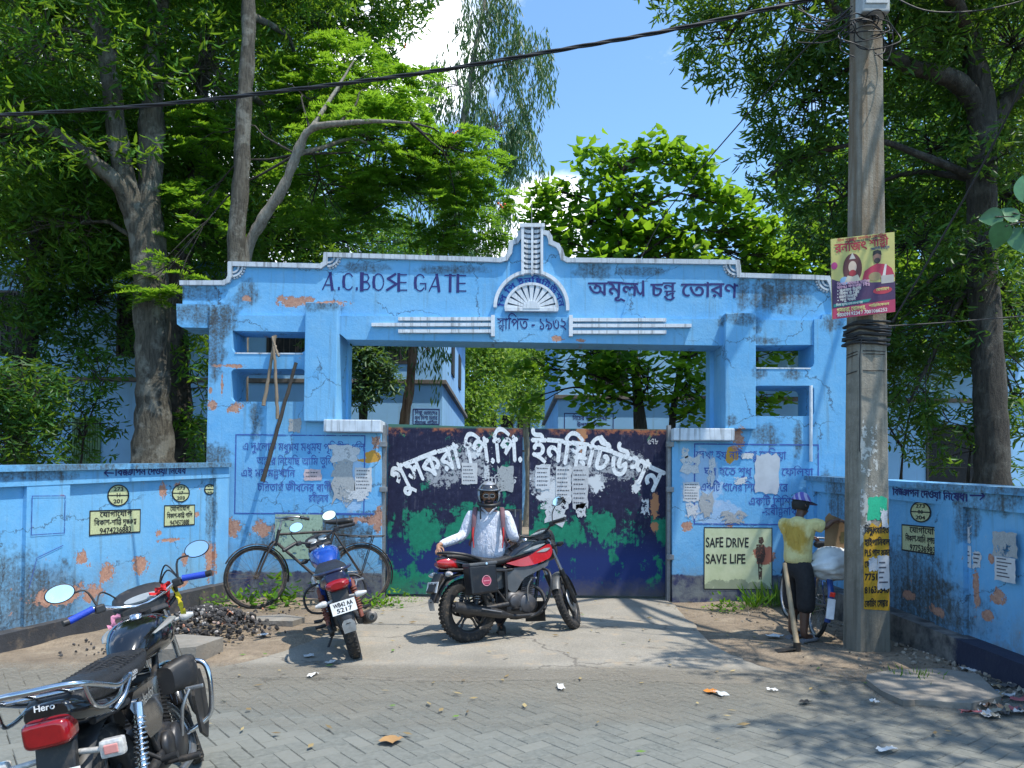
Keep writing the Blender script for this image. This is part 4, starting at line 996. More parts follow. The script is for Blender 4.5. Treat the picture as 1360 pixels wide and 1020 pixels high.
L_BROAD = leaf_mat('broad_leaf', (.026, .115, .010), (.11, .29, .014), .58, .42, .3)
L_LIGHT = leaf_mat('light_leaf', (.060, .150, .020), (.22, .34, .06), .42, .5, .4)
L_VINE = leaf_mat('sapling_leaf', (.02, .085, .010), (.085, .225, .020), .44, .36, .2)
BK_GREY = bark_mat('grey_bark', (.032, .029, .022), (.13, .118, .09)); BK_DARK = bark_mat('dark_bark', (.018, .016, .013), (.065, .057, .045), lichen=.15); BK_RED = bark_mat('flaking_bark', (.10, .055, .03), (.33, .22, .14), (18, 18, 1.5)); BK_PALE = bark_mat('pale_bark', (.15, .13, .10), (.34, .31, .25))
def leaf_mesh(name, P, D, U, L, W, tone, m, parent, fold=.12):
    """one folded four-corner blade per leaf: P base, D direction, U side, L length, W width"""
    n = len(P); L = np.broadcast_to(np.asarray(L, float).reshape(-1, 1), (n, 1)); W = np.broadcast_to(np.asarray(W, float).reshape(-1, 1), (n, 1))
    Nn = np.cross(D, U); v = np.empty((n, 6, 3))
    v[:, 0] = P; v[:, 1] = P + D * L * .38 + U * W * .5 + Nn * W * fold; v[:, 2] = P + D * L * .72 + U * W * .36 + Nn * W * fold - Nn * L * .04
    v[:, 3] = P + D * L - Nn * L * .12; v[:, 4] = P + D * L * .72 - U * W * .36 + Nn * W * fold - Nn * L * .04; v[:, 5] = P + D * L * .38 - U * W * .5 + Nn * W * fold
    inv = WM[parent.name].inverted(); mt = np.array(inv); v = v.reshape(-1, 3) @ mt[:3, :3].T + mt[:3, 3]
    b = np.arange(n)[:, None] * 6
    f = np.concatenate([b + np.array([[0, 1, 2, 3]]), b + np.array([[0, 3, 4, 5]])], 1).reshape(-1)
    me = bpy.data.meshes.new(name); me.vertices.add(n * 6); me.vertices.foreach_set('co', v.reshape(-1)); me.loops.add(len(f)); me.loops.foreach_set('vertex_index', f.astype(np.int32))
    me.polygons.add(n * 2); me.polygons.foreach_set('loop_start', np.arange(0, n * 8, 4, dtype=np.int32)); me.update(calc_edges=True)
    a = me.attributes.new('tone', 'FLOAT', 'POINT'); a.data.foreach_set('value', np.repeat(np.clip(tone, 0, 1), 6).astype(np.float32)); me.validate()
    return link_mesh(name, me, m, parent)
def unit(a): return a / np.maximum(np.linalg.norm(a, axis=-1, keepdims=True), 1e-9)
def clusters(rs, blobs, n, shell=.55):
    """points through the volume of the blobs, more of them towards the outside"""
    vol = np.array([b[1][0] * b[1][1] * b[1][2] for b in blobs]) ** .8; k = rs.choice(len(blobs), n, p=vol / vol.sum())
    d = unit(rs.normal(size=(n, 3))); r_ = rs.uniform(0, 1, n) ** (1 / 3.0); r_ = r_ * (1 - shell) + shell * rs.uniform(.6, 1.08, n)
    c = np.array([b[0] for b in blobs])[k]; s = np.array([b[1] for b in blobs])[k]
    return c + d * s * r_[:, None], k, d
def foliage(kind, parent, blobs, n, m, seed, size=1.0, name='crown', per=None, cull=None):
    rs = np.random.RandomState(seed); C_, k, outd = clusters(rs, blobs, n)
    if cull is not None: keep = cull(C_); C_, k, outd = C_[keep], k[keep], outd[keep]; n = len(C_)
    ct = rs.uniform(0, 1, n) ** 1.3
    if kind == 'whorl':        # mango: a rosette of long drooping blades
        m_ = per or 13; ph = rs.uniform(0, 6.28, (n, m_)); e = rs.uniform(-1.15, .45, (n, m_))
        D = np.stack([np.cos(ph) * np.cos(e), np.sin(ph) * np.cos(e), np.sin(e)], -1); L = .19 * size * rs.uniform(.6, 1.25, (n, m_)); W = L * .24
        P = C_[:, None] + D * .03 + rs.normal(0, .07 * size, (n, m_, 3))
    elif kind == 'broad':
        m_ = per or 8; ph = rs.uniform(0, 6.28, (n, m_)); e = rs.uniform(-.75, .5, (n, m_))
        D = np.stack([np.cos(ph) * np.cos(e), np.sin(ph) * np.cos(e), np.sin(e)], -1); L = .24 * size * rs.uniform(.55, 1.2, (n, m_)); W = L * .58
        P = C_[:, None] + D * .05 + rs.normal(0, .08 * size, (n, m_, 3))
    elif kind == 'small':
        m_ = per or 22; D = unit(rs.normal(size=(n, m_, 3)) + np.array([0, 0, -.25])); L = .10 * size * rs.uniform(.6, 1.3, (n, m_)); W = L * .5
        P = C_[:, None] + rs.normal(0, .17 * size, (n, m_, 3)) * np.array([1.25, 1.25, .8])
    elif kind == 'hang':       # eucalyptus: strings of thin hanging blades
        m_ = per or 26; ph = rs.uniform(0, 6.28, (n, m_)); D = unit(np.stack([np.cos(ph) * .35, np.sin(ph) * .35, -np.ones((n, m_))], -1)); L = .17 * size * rs.uniform(.6, 1.3, (n, m_)); W = L * .19
        t = rs.uniform(0, 1, (n, m_)); tw = unit(rs.normal(size=(n, 1, 3)) * np.array([1, 1, .2])) * .22 * size
        P = C_[:, None] + tw * t[..., None] + np.stack([rs.normal(0, .07, (n, m_)), rs.normal(0, .07, (n, m_)), -t * .75 * size], -1)
    elif kind == 'frond':      # flame tree: flat feathery fronds of many small leaflets
        nf, npn = 5, per or 15; ph = rs.uniform(0, 6.28, (n, nf)); e = rs.uniform(-.25, .3, (n, nf)); fd = np.stack([np.cos(ph) * np.cos(e), np.sin(ph) * np.cos(e), np.sin(e)], -1)
        side = unit(np.cross(fd, np.array([0, 0, 1.0]))); t = np.linspace(.12, 1, npn); sg = np.array([-1, 1])
        FL = .50 * size * rs.uniform(.7, 1.2, (n, nf))
        base = C_[:, None, None] + fd[:, :, None] * (t[None, None, :, None] * FL[:, :, None, None]); base[..., 2] -= (t[None, None] ** 2) * .22 * FL[:, :, None] * 1.2
        P = np.repeat(base[:, :, :, None], 2, 3); D = unit(side[:, :, None, None] * sg[None, None, None, :, None] + fd[:, :, None, None] * .45 + rs.normal(0, .12, P.shape))
        prof = np.sin(np.pi * np.clip(t * .85 + .12, 0, 1)) ** .6; L = (.145 * size * prof)[None, None, :, None] * np.ones(P.shape[:-1]); W = L * .26
        P = P.reshape(n, -1, 3); D = D.reshape(n, -1, 3); L = L.reshape(n, -1); W = W.reshape(n, -1)
    m_ = P.shape[1]
    U = unit(np.cross(D, np.array([0, 0, 1.0]) + rs.normal(0, .45, D.shape)))
    tone = np.clip(ct[:, None] * .75 + rs.uniform(-.05, .35, (n, m_)), 0, 1)
    o = leaf_mesh(name, P.reshape(-1, 3), D.reshape(-1, 3), U.reshape(-1, 3), L.reshape(-1), W.reshape(-1), tone.reshape(-1), m, parent)
    return C_, k
def limbs(parent, name, m, trunk, blobs, C_, k, seed, r_limb=.06, every=5, start=.45, n=7):
    """limbs from the trunk to each blob, twigs to some leaf clusters"""
    rs = random.Random(seed); mb = MB(); tp = [V(p) for p in trunk]
    ends = []
    for c, s in blobs:
        c = V(c); j = max(range(int(len(tp) * start), len(tp)), key=lambda i: -((tp[i] - c).length + (1.5 * max(0, tp[i].z - c.z)))); a = tp[j]
        mid = a.lerp(c, .5) + V((rs.uniform(-.2, .2), rs.uniform(-.2, .2), (c - a).length * .14)); L = (c - a).length
        r0 = min(r_limb, .018 + .02 * L)
        mb.tube([a, a.lerp(mid, .55) + V((rs.uniform(-.1, .1), rs.uniform(-.1, .1), .05)), mid, c], [r0, r0 * .75, r0 * .55, r0 * .25], 6, sub=3); ends.append((mid, c, r0))
    for i in range(0, len(C_), every):
        mid, c, r0 = ends[k[i]]; p = V(C_[i]); a = mid.lerp(c, rs.uniform(.2, 1)); b = a.lerp(p, .5) + V((rs.uniform(-.12, .12), rs.uniform(-.12, .12), rs.uniform(-.02, .15)))
        mb.tube([a, b, p], [min(.016, r0 * .3), .009, .004], 4, caps=False)
    return mb.build(name, m, parent, world=True, recalc=False)
def trunk_mesh(parent, paths, m, n=14, name='trunk', rough=.10):
    rs = random.Random(len(paths) * 7 + 1); mb = MB()
    for pts, rad in paths:
        q_ = catmull([tuple(p) + (r_,) for p, r_ in zip(pts, rad)], 6)
        b = len(mb.v); mb.tube([p[:3] for p in q_], [p[3] * (1 + rs.uniform(-rough, rough) * .5) for p in q_], n)
        for i in range(b, len(mb.v)):
            v = mb.v[i]; h = math.sin(v[0] * 23 + v[2] * 5) * math.sin(v[1] * 19 - v[2] * 3) * rad[0] * .10; mb.v[i] = (v[0] + h, v[1] + h * .7, v[2])
    return mb.build(name, m, parent, world=True)
def path(*pp): return [tuple(at(*p)) for p in pp]
def blob(px, py, Y, rx, ry, rz): return (tuple(at(px, py, Y)), (rx, ry, rz))

# big mango-like tree left of the gate
ta = thing('leafy_tree', 'big forked tree with thick pale trunk rising behind the left boundary wall', 'tree', (at(205, 640, 12.4).x, 12.4, 0))
A1 = path((208, 655, 12.4), (205, 600, 12.4), (203, 520, 12.4), (203, 430, 12.4), (201, 330, 12.4), (198, 250, 12.4), (203, 130, 12.5), (207, 40, 12.6), (214, -80, 12.8), (226, -220, 12.9))
A2 = path((200, 400, 12.4), (186, 310, 12.3), (166, 240, 12.2), (152, 150, 12.1), (140, 60, 12.0), (112, -30, 11.9), (90, -150, 11.8))
A3 = path((184, 300, 12.3), (160, 248, 12.1), (110, 205, 11.8), (60, 172, 11.6), (0, 160, 11.4), (-80, 120, 11.2))
trunk_mesh(ta, [([(A1[0][0] - .04, A1[0][1], -.2)] + A1, [.50, .41, .31, .27, .26, .22, .185, .165, .15, .10, .05]), (A2, [.19, .20, .175, .155, .14, .11, .06]), (A3, [.12, .135, .12, .10, .085, .05])], BK_GREY)
BA = [blob(150, 200, 11.7, .8, .3, .5), blob(215, 110, 11.9, .7, .3, .5), blob(60, 60, 12, 2.0, 1.6, 1.3), blob(210, -80, 12.8, 2.3, 2, 1.5), blob(-20, 180, 11.6, 1.6, 1.4, 1.3), blob(290, 90, 13, 1.3, 1.2, 1.2), blob(60, -120, 11.8, 2.4, 2, 1.6), blob(80, 300, 12.8, 1.4, 1.2, 1.0), blob(350, -60, 13.2, 1.8, 1.5, 1.4), blob(100, 190, 13.2, 1.4, 1.0, 1.2)]
c_, k_2 = foliage('whorl', ta, BA, 2500, L_MANGO, 11, 1.05); limbs(ta, 'limbs', BK_GREY, A1[4:] + A2[3:] + A3[2:], BA, c_, k_2, 1, .08, 6, 0)
# darker tree behind it, filling the left edge
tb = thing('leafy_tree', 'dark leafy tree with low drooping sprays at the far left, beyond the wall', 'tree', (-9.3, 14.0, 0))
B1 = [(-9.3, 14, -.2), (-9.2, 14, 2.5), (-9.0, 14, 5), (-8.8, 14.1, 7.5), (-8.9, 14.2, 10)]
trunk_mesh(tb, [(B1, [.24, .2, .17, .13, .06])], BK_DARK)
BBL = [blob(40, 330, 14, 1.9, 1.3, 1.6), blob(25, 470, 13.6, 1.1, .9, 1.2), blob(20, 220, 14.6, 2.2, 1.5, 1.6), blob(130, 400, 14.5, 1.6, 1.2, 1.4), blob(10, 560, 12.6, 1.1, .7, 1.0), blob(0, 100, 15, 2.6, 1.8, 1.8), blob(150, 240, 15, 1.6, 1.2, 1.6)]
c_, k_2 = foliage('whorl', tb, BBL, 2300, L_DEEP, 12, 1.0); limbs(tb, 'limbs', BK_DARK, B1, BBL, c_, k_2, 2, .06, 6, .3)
# shaded tree right behind the big trunk
tc_ = thing('leafy_tree', 'dark trunked tree between the big pale trunk and the gateway tower', 'tree', (at(240, 640, 13.4).x, 13.4, 0))
C1 = path((238, 655, 13.4), (236, 560, 13.4), (232, 440, 13.4), (240, 340, 13.5), (262, 220, 13.7), (270, 120, 13.8), (280, 0, 14))
trunk_mesh(tc_, [([(C1[0][0], C1[0][1], -.2)] + C1, [.30, .27, .24, .21, .18, .14, .10, .06])], BK_DARK)
BC = [blob(262, 500, 13.2, .55, .5, 1.0), blob(255, 300, 14.2, 1.5, 1.2, 1.5), blob(330, 260, 15.2, 1.3, 1.1, 1.5), blob(275, 600, 12.8, .35, .4, .6), blob(240, 160, 15, 1.7, 1.4, 1.6), blob(380, 330, 16, 1.3, 1.0, 1.0), blob(480, 330, 17, 1.6, 1.2, 1.0)]
c_, k_2 = foliage('whorl', tc_, BC, 1700, L_MANGO, 13, 1.0); limbs(tc_, 'limbs', BK_DARK, C1, BC, c_, k_2, 3, .06, 6, .2)
# straight slim trunk
td = thing('leafy_tree', 'slim straight trunked tree rising behind the left end of the parapet', 'tree', (at(316, 640, 11.9).x, 11.9, 0))
D1 = path((318, 655, 11.9), (316, 500, 11.9), (314, 340, 11.9), (320, 230, 11.9), (326, 120, 11.9), (330, 20, 11.9), (330, -120, 11.95))
trunk_mesh(td, [([(D1[0][0], D1[0][1], -.2)] + D1, [.165, .155, .142, .135, .13, .115, .105, .07])], BK_GREY, 10)
BD = [blob(430, 60, 15.6, 1.8, 1.3, 1.4), blob(340, -60, 15, 2.3, 1.8, 1.6), blob(480, -30, 15.5, 1.8, 1.4, 1.2), blob(250, 20, 15.6, 1.5, 1.3, 1.3), blob(410, 160, 16.5, 1.4, 1.1, 1.1), blob(380, 260, 17, 1.3, 1.0, 1.2)]
c_, k_2 = foliage('whorl', td, BD, 1900, L_MANGO, 14, 1.05); limbs(td, 'limbs', BK_GREY, D1, BD, c_, k_2, 4, .07, 6, .4)
# flame tree with feathery leaves over the parapet
te = thing('flame_tree', 'feathery bright green flame tree with a bent branch above the english lettering', 'tree', (at(322, 640, 12.1).x, 12.1, 0))
E1 = path((322, 655, 12.10), (321, 480, 12.10), (326, 345, 12.10), (350, 290, 12.00), (376, 250, 11.90), (394, 205, 11.80), (412, 172, 11.70), (450, 164, 11.60), (500, 161, 11.50), (545, 163, 11.40))
E2 = path((394, 205, 11.80), (425, 197, 12.10), (470, 185, 12.50), (520, 205, 12.70))
E3 = path((412, 172, 11.70), (440, 130, 12.10), (470, 80, 12.50))
trunk_mesh(te, [([(E1[0][0], E1[0][1], -.2)] + E1, [.13, .12, .11, .095, .085, .08, .07, .06, .045, .03, .015]), (E2, [.045, .035, .025, .012]), (E3, [.04, .03, .012])], BK_PALE, 9)
BE = [blob(500, 195, 13, 1.4, 1.2, .8), blob(600, 215, 13.2, 1.0, .9, .6), blob(460, 110, 13.4, 1.2, 1, .8), blob(560, 270, 13.6, 1.3, 1, .75), blob(640, 270, 13.8, .7, .6, .45), blob(430, 260, 13.2, 1.1, .9, .8), blob(270, 190, 12.9, .6, .6, .5), blob(258, 290, 12.6, .6, .5, .7), blob(215, 370, 12.0, .6, .4, .45), blob(520, 120, 13.6, 1.0, .8, .6), blob(615, 320, 13.8, .7, .6, .25), blob(420, 140, 13.2, .8, .6, .6)]
c_, k_2 = foliage('frond', te, BE, 430, L_FERN, 15, .86); limbs(te, 'limbs', BK_DARK, E1, BE, c_, k_2, 5, .022, 2, .55)
mb = MB()   # a few orange blossoms
for px, py in ((604, 177), (607, 174), (537, 60), (664, 271), (601, 176), (667, 274)): p = at(px, py, 12.8); [mb.ball(p + V((rnd.uniform(-.05, .05), rnd.uniform(-.05, .05), rnd.uniform(-.05, .05))), .02, 6, 5) for _ in range(2)]
mb.build('blossom', mat('orange_blossom', (.75, .14, .02), .5), te, world=True)
# eucalyptus
tf = thing('eucalyptus_tree', 'tall airy eucalyptus with thin hanging leaves against the white cloud', 'tree', (at(608, 640, 25).x, 25, 0))
F1 = path((596, 655, 25), (600, 400, 25), (606, 250, 25), (622, 120, 25), (640, 20, 25), (655, -60, 25))
trunk_mesh(tf, [([(F1[0][0], F1[0][1], -.2)] + F1, [.24, .22, .19, .15, .11, .07, .03])], BK_PALE, 8)
BF = [blob(650, 20, 25, 1.2, .9, 1.6), blob(705, 80, 25, 1.0, .8, 1.5), blob(605, 110, 25, 1.2, .9, 1.2), blob(660, 160, 25, 1.2, 1, 1.2), blob(590, 230, 25, 1.3, 1, 1.2), blob(690, 190, 25, .8, .8, 1.0), blob(640, 260, 25, 1.1, 1, 1.2), blob(560, 310, 25, 1.2, 1, .9), blob(620, 330, 25, 1.5, 1, .8), blob(650, -60, 25, .9, .9, 1.0)]
c_, k_2 = foliage('hang', tf, BF, 520, L_EUC, 16, 1.5, per=26); limbs(tf, 'limbs', BK_PALE, F1, BF, c_, k_2, 6, .06, 2, .3)
# bright broad leaved tree right of the finial
tg = thing('broad_leaved_tree', 'bright green broad leaved tree right of the finial, above the bengali lettering', 'tree', (at(822, 640, 14.6).x, 14.6, 0))
G1 = path((850, 655, 14.4), (848, 540, 14.4), (840, 450, 14.5), (828, 360, 14.6), (822, 290, 14.6), (826, 230, 14.6))
trunk_mesh(tg, [([(G1[0][0], G1[0][1], -.2)] + G1, [.12, .11, .10, .085, .07, .05, .02])], BK_DARK, 8)
BG = [blob(800, 215, 14.6, .6, .5, .28), blob(870, 205, 14.6, .5, .5, .3), blob(920, 225, 14.6, .55, .5, .3), blob(745, 255, 14.6, .55, .5, .22), blob(840, 260, 14.6, .8, .6, .25), blob(950, 270, 14.8, .7, .6, .3), blob(780, 300, 14.8, .8, .7, .3), blob(870, 315, 14.8, .9, .7, .35), blob(990, 310, 15, .7, .6, .4), blob(712, 285, 14.8, .4, .35, .14), blob(1020, 350, 15.2, .8, .6, .4), blob(800, 345, 14.6, .8, .6, .25), blob(920, 350, 14.8, .8, .6, .3), blob(735, 320, 14.8, .4, .4, .14)]
c_, k_2 = foliage('broad', tg, BG, 560, L_BROAD, 17, 1.0); limbs(tg, 'limbs', BK_DARK, G1, BG, c_, k_2, 7, .035, 2, .35)
# the low leafy part seen through the opening
th_ = thing('broad_leaved_tree', 'leafy sapling with two thin trunks hanging into the right half of the gate opening', 'tree', (at(868, 640, 12.8).x, 12.8, 0))
H1 = path((862, 655, 12.8), (858, 600, 12.8), (850, 540, 12.8), (842, 480, 12.9), (835, 420, 13)); H2 = path((895, 655, 13), (893, 560, 13), (905, 480, 13), (915, 400, 13))
trunk_mesh(th_, [([(H1[0][0], H1[0][1], -.2)] + H1, [.09, .085, .08, .07, .06, .03]), ([(H2[0][0], H2[0][1], -.2)] + H2, [.07, .07, .06, .05, .03])], BK_DARK, 8)
BH = [blob(780, 475, 12.8, .9, .5, .35), blob(720, 490, 12.8, .45, .35, .35), blob(860, 500, 12.6, .8, .5, .6), blob(915, 510, 12.8, .4, .4, .8), blob(790, 540, 12.6, .35, .3, .35), blob(800, 500, 12.8, .5, .4, .3), blob(700, 530, 12.9, .22, .3, .45), blob(1015, 475, 13, .3, .3, .25), blob(1030, 535, 13, .35, .3, .18), blob(770, 440, 13, 1.2, .6, .3), blob(930, 450, 13.2, .8, .6, .4)]
c_, k_2 = foliage('broad', th_, BH, 290, L_BROAD, 18, .82); limbs(th_, 'limbs', BK_DARK, H1 + H2, BH, c_, k_2, 8, .03, 2, .2)
# left of the opening: hanging sapling and a bare flaking trunk
ti = thing('leafy_tree', 'young drooping tree against the blue block at the left of the gate opening', 'tree', (at(482, 640, 13).x, 13, 0))
I1 = path((484, 655, 13), (482, 560, 13), (488, 510, 13), (494, 440, 13.1), (500, 380, 13.2))
trunk_mesh(ti, [([(I1[0][0], I1[0][1], -.2)] + I1, [.085, .08, .075, .07, .06, .03])], BK_DARK, 8)
BI = [blob(488, 475, 12.9, .42, .4, .35), blob(478, 515, 12.8, .34, .3, .35), blob(515, 500, 12.9, .2, .2, .3), blob(500, 440, 13.2, .6, .5, .4), blob(430, 440, 13.2, .5, .4, .4)]
c_, k_2 = foliage('whorl', ti, BI, 380, L_EUC, 19, .8); limbs(ti, 'limbs', BK_DARK, I1, BI, c_, k_2, 9, .03, 2, .2)
tj = thing('flaking_trunk_tree', 'bare reddish flaking trunk with a few hanging leaves beside the painted verse', 'tree', (at(540, 640, 14).x, 14, 0))
J1 = path((533, 655, 14), (537, 560, 14), (545, 510, 14), (549, 460, 14), (560, 400, 14.1), (570, 330, 14.3))
trunk_mesh(tj, [([(J1[0][0], J1[0][1], -.2)] + J1, [.13, .12, .10, .085, .08, .07, .03])], BK_RED, 9)
BJ = [blob(575, 470, 14, .28, .25, .3), blob(565, 420, 14.2, .5, .4, .4), blob(590, 380, 14.6, .8, .6, .5)]
c_, k_2 = foliage('hang', tj, BJ, 70, L_EUC, 20, .9, per=18); limbs(tj, 'limbs', BK_RED, J1, BJ, c_, k_2, 10, .03, 2, .4)
# big dark tree on the right whose crown hangs over the wall, the pole and the pavement
tk = thing('spreading_tree', 'massive dark tree with forked limbs filling the right of the view behind the pole', 'tree', (at(1315, 640, 11.6).x, 11.6, 0))
K1 = path((1318, 665, 11.6), (1316, 560, 11.6), (1310, 450, 11.6), (1304, 340, 11.6), (1304, 240, 11.6), (1302, 140, 11.6), (1290, 60, 11.5), (1270, -60, 11.3), (1250, -200, 11.0))
K2 = path((1302, 150, 11.6), (1275, 112, 11.4), (1240, 96, 11.2), (1200, 84, 11.0), (1140, 40, 10.8), (1080, -20, 10.6))
K3 = path((1303, 190, 11.6), (1330, 140, 11.8), (1375, 100, 12), (1450, 40, 12)); K4 = path((1285, 50, 11.4), (1260, -20, 10.2), (1220, -160, 8.8), (1150, -420, 7.2))
trunk_mesh(tk, [([(K1[0][0], K1[0][1], -.2)] + K1, [.34, .28, .235, .22, .21, .21, .20, .16, .12, .07]), (K2, [.15, .14, .12, .10, .07, .03]), (K3, [.15, .14, .12, .06]), (K4, [.13, .11, .08, .04])], BK_DARK)
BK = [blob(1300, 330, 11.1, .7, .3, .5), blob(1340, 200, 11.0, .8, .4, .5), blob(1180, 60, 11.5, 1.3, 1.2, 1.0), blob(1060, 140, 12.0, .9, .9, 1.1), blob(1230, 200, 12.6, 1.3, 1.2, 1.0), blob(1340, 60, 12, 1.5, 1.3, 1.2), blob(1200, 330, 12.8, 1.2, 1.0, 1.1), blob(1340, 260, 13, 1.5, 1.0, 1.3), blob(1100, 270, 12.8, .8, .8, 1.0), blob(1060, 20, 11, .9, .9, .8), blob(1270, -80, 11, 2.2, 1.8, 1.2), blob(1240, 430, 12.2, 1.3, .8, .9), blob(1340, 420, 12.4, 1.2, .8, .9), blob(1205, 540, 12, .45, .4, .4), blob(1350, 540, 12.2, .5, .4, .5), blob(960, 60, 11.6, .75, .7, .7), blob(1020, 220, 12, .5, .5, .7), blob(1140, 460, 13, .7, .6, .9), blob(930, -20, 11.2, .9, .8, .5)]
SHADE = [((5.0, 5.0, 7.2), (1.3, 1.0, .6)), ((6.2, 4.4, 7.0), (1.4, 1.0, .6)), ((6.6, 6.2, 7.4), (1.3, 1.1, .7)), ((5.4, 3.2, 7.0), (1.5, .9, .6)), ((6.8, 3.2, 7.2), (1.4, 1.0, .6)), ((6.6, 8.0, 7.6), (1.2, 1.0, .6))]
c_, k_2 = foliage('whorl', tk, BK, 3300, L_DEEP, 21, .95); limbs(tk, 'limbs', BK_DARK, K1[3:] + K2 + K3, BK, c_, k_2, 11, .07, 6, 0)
c_, k_2 = foliage('whorl', tk, SHADE, 260, L_DEEP, 22, 1.05); limbs(tk, 'limbs', BK_DARK, K4, SHADE, c_, k_2, 12, .07, 5, .1)
# lighter tree between, upper right of the finial tree
tl_ = thing('leafy_tree', 'medium tree with sunlit yellowish leaves seen between the big dark tree and the parapet end', 'tree', (at(1130, 640, 16).x, 16, 0))
L1 = [(7.1, 16, -.2), (7.0, 16, 2), (6.9, 16, 4), (6.7, 16, 6), (6.5, 16, 8)]
trunk_mesh(tl_, [(L1, [.2, .18, .15, .12, .05])], BK_DARK, 8)
BL = [blob(1060, 340, 16, 1.0, .8, .8), blob(1100, 250, 16.5, 1.3, 1, 1.2), blob(1220, 300, 16.5, 1.6, 1, 1.3), blob(1060, 420, 15.5, .8, .6, .8), blob(1180, 400, 16, 1.4, 1, 1), blob(1330, 330, 16.5, 1.6, 1, 1.5), blob(1290, 450, 16, 1.2, .8, .9)]
c_, k_2 = foliage('broad', tl_, BL, 900, L_VINE, 23, .95); limbs(tl_, 'limbs', BK_DARK, L1, BL, c_, k_2, 13, .05, 5, .3)
# sunlit trees down the middle of the yard
for i, (px, Y, tone, lab, bl_) in enumerate(((630, 27, L_LIGHT, 'sunlit yellow green tree beside the left school block in the gate opening', [(632, 500, 27, 1.0, 1, 1.6), (620, 545, 26, .8, .8, .9), (650, 470, 28, 1.3, 1, 1.0), (600, 430, 30, 1.6, 1, 1.2)]),
                                            (700, 31, L_LIGHT, 'pale flowering yard tree in front of the distant school block', [(690, 520, 31, .8, .8, .9), (705, 545, 31, .6, .6, .6), (700, 480, 32, 1.6, 1, 1.1), (660, 440, 34, 2, 1, 1.5)]),
                                            (735, 36, L_BROAD, 'round green yard tree at the far end behind the pale one', [(735, 490, 36, 1.8, 1.5, 2.0), (680, 440, 38, 2.4, 1.5, 2), (760, 400, 38, 2.4, 1.5, 2), (620, 400, 40, 3, 2, 2.6)]))):
    t_ = thing('leafy_tree', lab, 'tree', (at(px, 640, Y).x, Y, 0), group='trees down the school yard')
    x_ = at(px, 640, Y).x; tr = [(x_, Y, -.2), (x_ + .1, Y, 1.5), (x_, Y, 3), (x_ - .1, Y, 4.5), (x_, Y, 6)]
    trunk_mesh(t_, [(tr, [.2, .17, .14, .1, .05])], BK_PALE, 8); bl2 = [blob(*b) for b in bl_]
    c_, k_2 = foliage('small', t_, bl2, 520, tone, 30 + i, 1.7, per=26); limbs(t_, 'limbs', BK_PALE, tr, bl2, c_, k_2, 20 + i, .05, 6, .2)
# tall trees far behind both school blocks
for i, (px, Y, lab, bl_) in enumerate(((120, 27, 'tall dense tree rising behind the left school block, at the far left', [(60, 100, 27, 4, 3, 4), (180, 250, 27, 3.5, 3, 3), (40, 330, 26, 3, 2, 3)]), (400, 28, 'tall dense tree behind the flame tree', [(420, 210, 28, 3.2, 2.5, 2.6), (330, 330, 27, 3, 2, 2.2), (300, 100, 29, 3.5, 3, 3.2), (480, 330, 27, 2.5, 2, 1.5)]),
                                       (1240, 27, 'tall dense tree behind the right school block', [(1240, 200, 27, 3.5, 3, 4), (1330, 60, 28, 4, 3, 4), (1130, 330, 27, 2.2, 2, 2.2), (1380, 330, 26, 3, 2, 3)]))):
    t_ = thing('leafy_tree', lab, 'tree', (at(px, 640, Y).x, Y, 0), group='tall trees behind the school blocks')
    x_ = at(px, 640, Y).x; tr = [(x_, Y, -.2), (x_ + .2, Y, 4), (x_, Y, 8), (x_ - .2, Y, 11), (x_, Y, 14)]
    trunk_mesh(t_, [(tr, [.4, .34, .28, .2, .1])], BK_DARK, 8); bl2 = [blob(*b) for b in bl_]
    c_, k_2 = foliage('small', t_, bl2, (1500, 620, 1500)[i], (L_MANGO, L_VINE, L_MANGO)[i], 40 + i, 2.4, per=22); limbs(t_, 'limbs', BK_DARK, tr, bl2, c_, k_2, 30 + i, .1, 9, .2)
# undergrowth along the back of the left wall
for i, (px, py, Y, lab) in enumerate(((10, 580, 11.5, 'bushy dark shrub just over the coping at the left edge'), (110, 560, 13, 'thin leafy shrub in front of the green shuttered window'), (1290, 600, 12.0, 'dark shrub beyond the right wall beside the massive trunk'), (1200, 560, 13.6, 'leafy shrub over the right wall, just past the pole'))):
    t_ = thing('shrub', lab, 'shrub', (at(px, 640, Y).x, Y, 0), group='shrubs behind the boundary walls'); x_ = at(px, 640, Y).x
    tr = [(x_, Y, -.1), (x_ + .05, Y, .8), (x_ - .05, Y, 1.6), (x_, Y, 2.3)]; trunk_mesh(t_, [(tr, [.05, .04, .03, .015])], BK_DARK, 6, 'stem')
    bl2 = [blob(px, py, Y, .8, .5, .8), blob(px + 25, py - 60, Y, .6, .5, .6), blob(px - 30, py - 40, Y, .6, .4, .6)]
    c_, k_2 = foliage('whorl', t_, bl2, (240, 90, 70, 80)[i], L_DEEP if i != 1 else L_MANGO, 50 + i, .85, 'leaves'); limbs(t_, 'twigs', BK_DARK, tr, bl2, c_, k_2, 40 + i, .02, 3, .2)
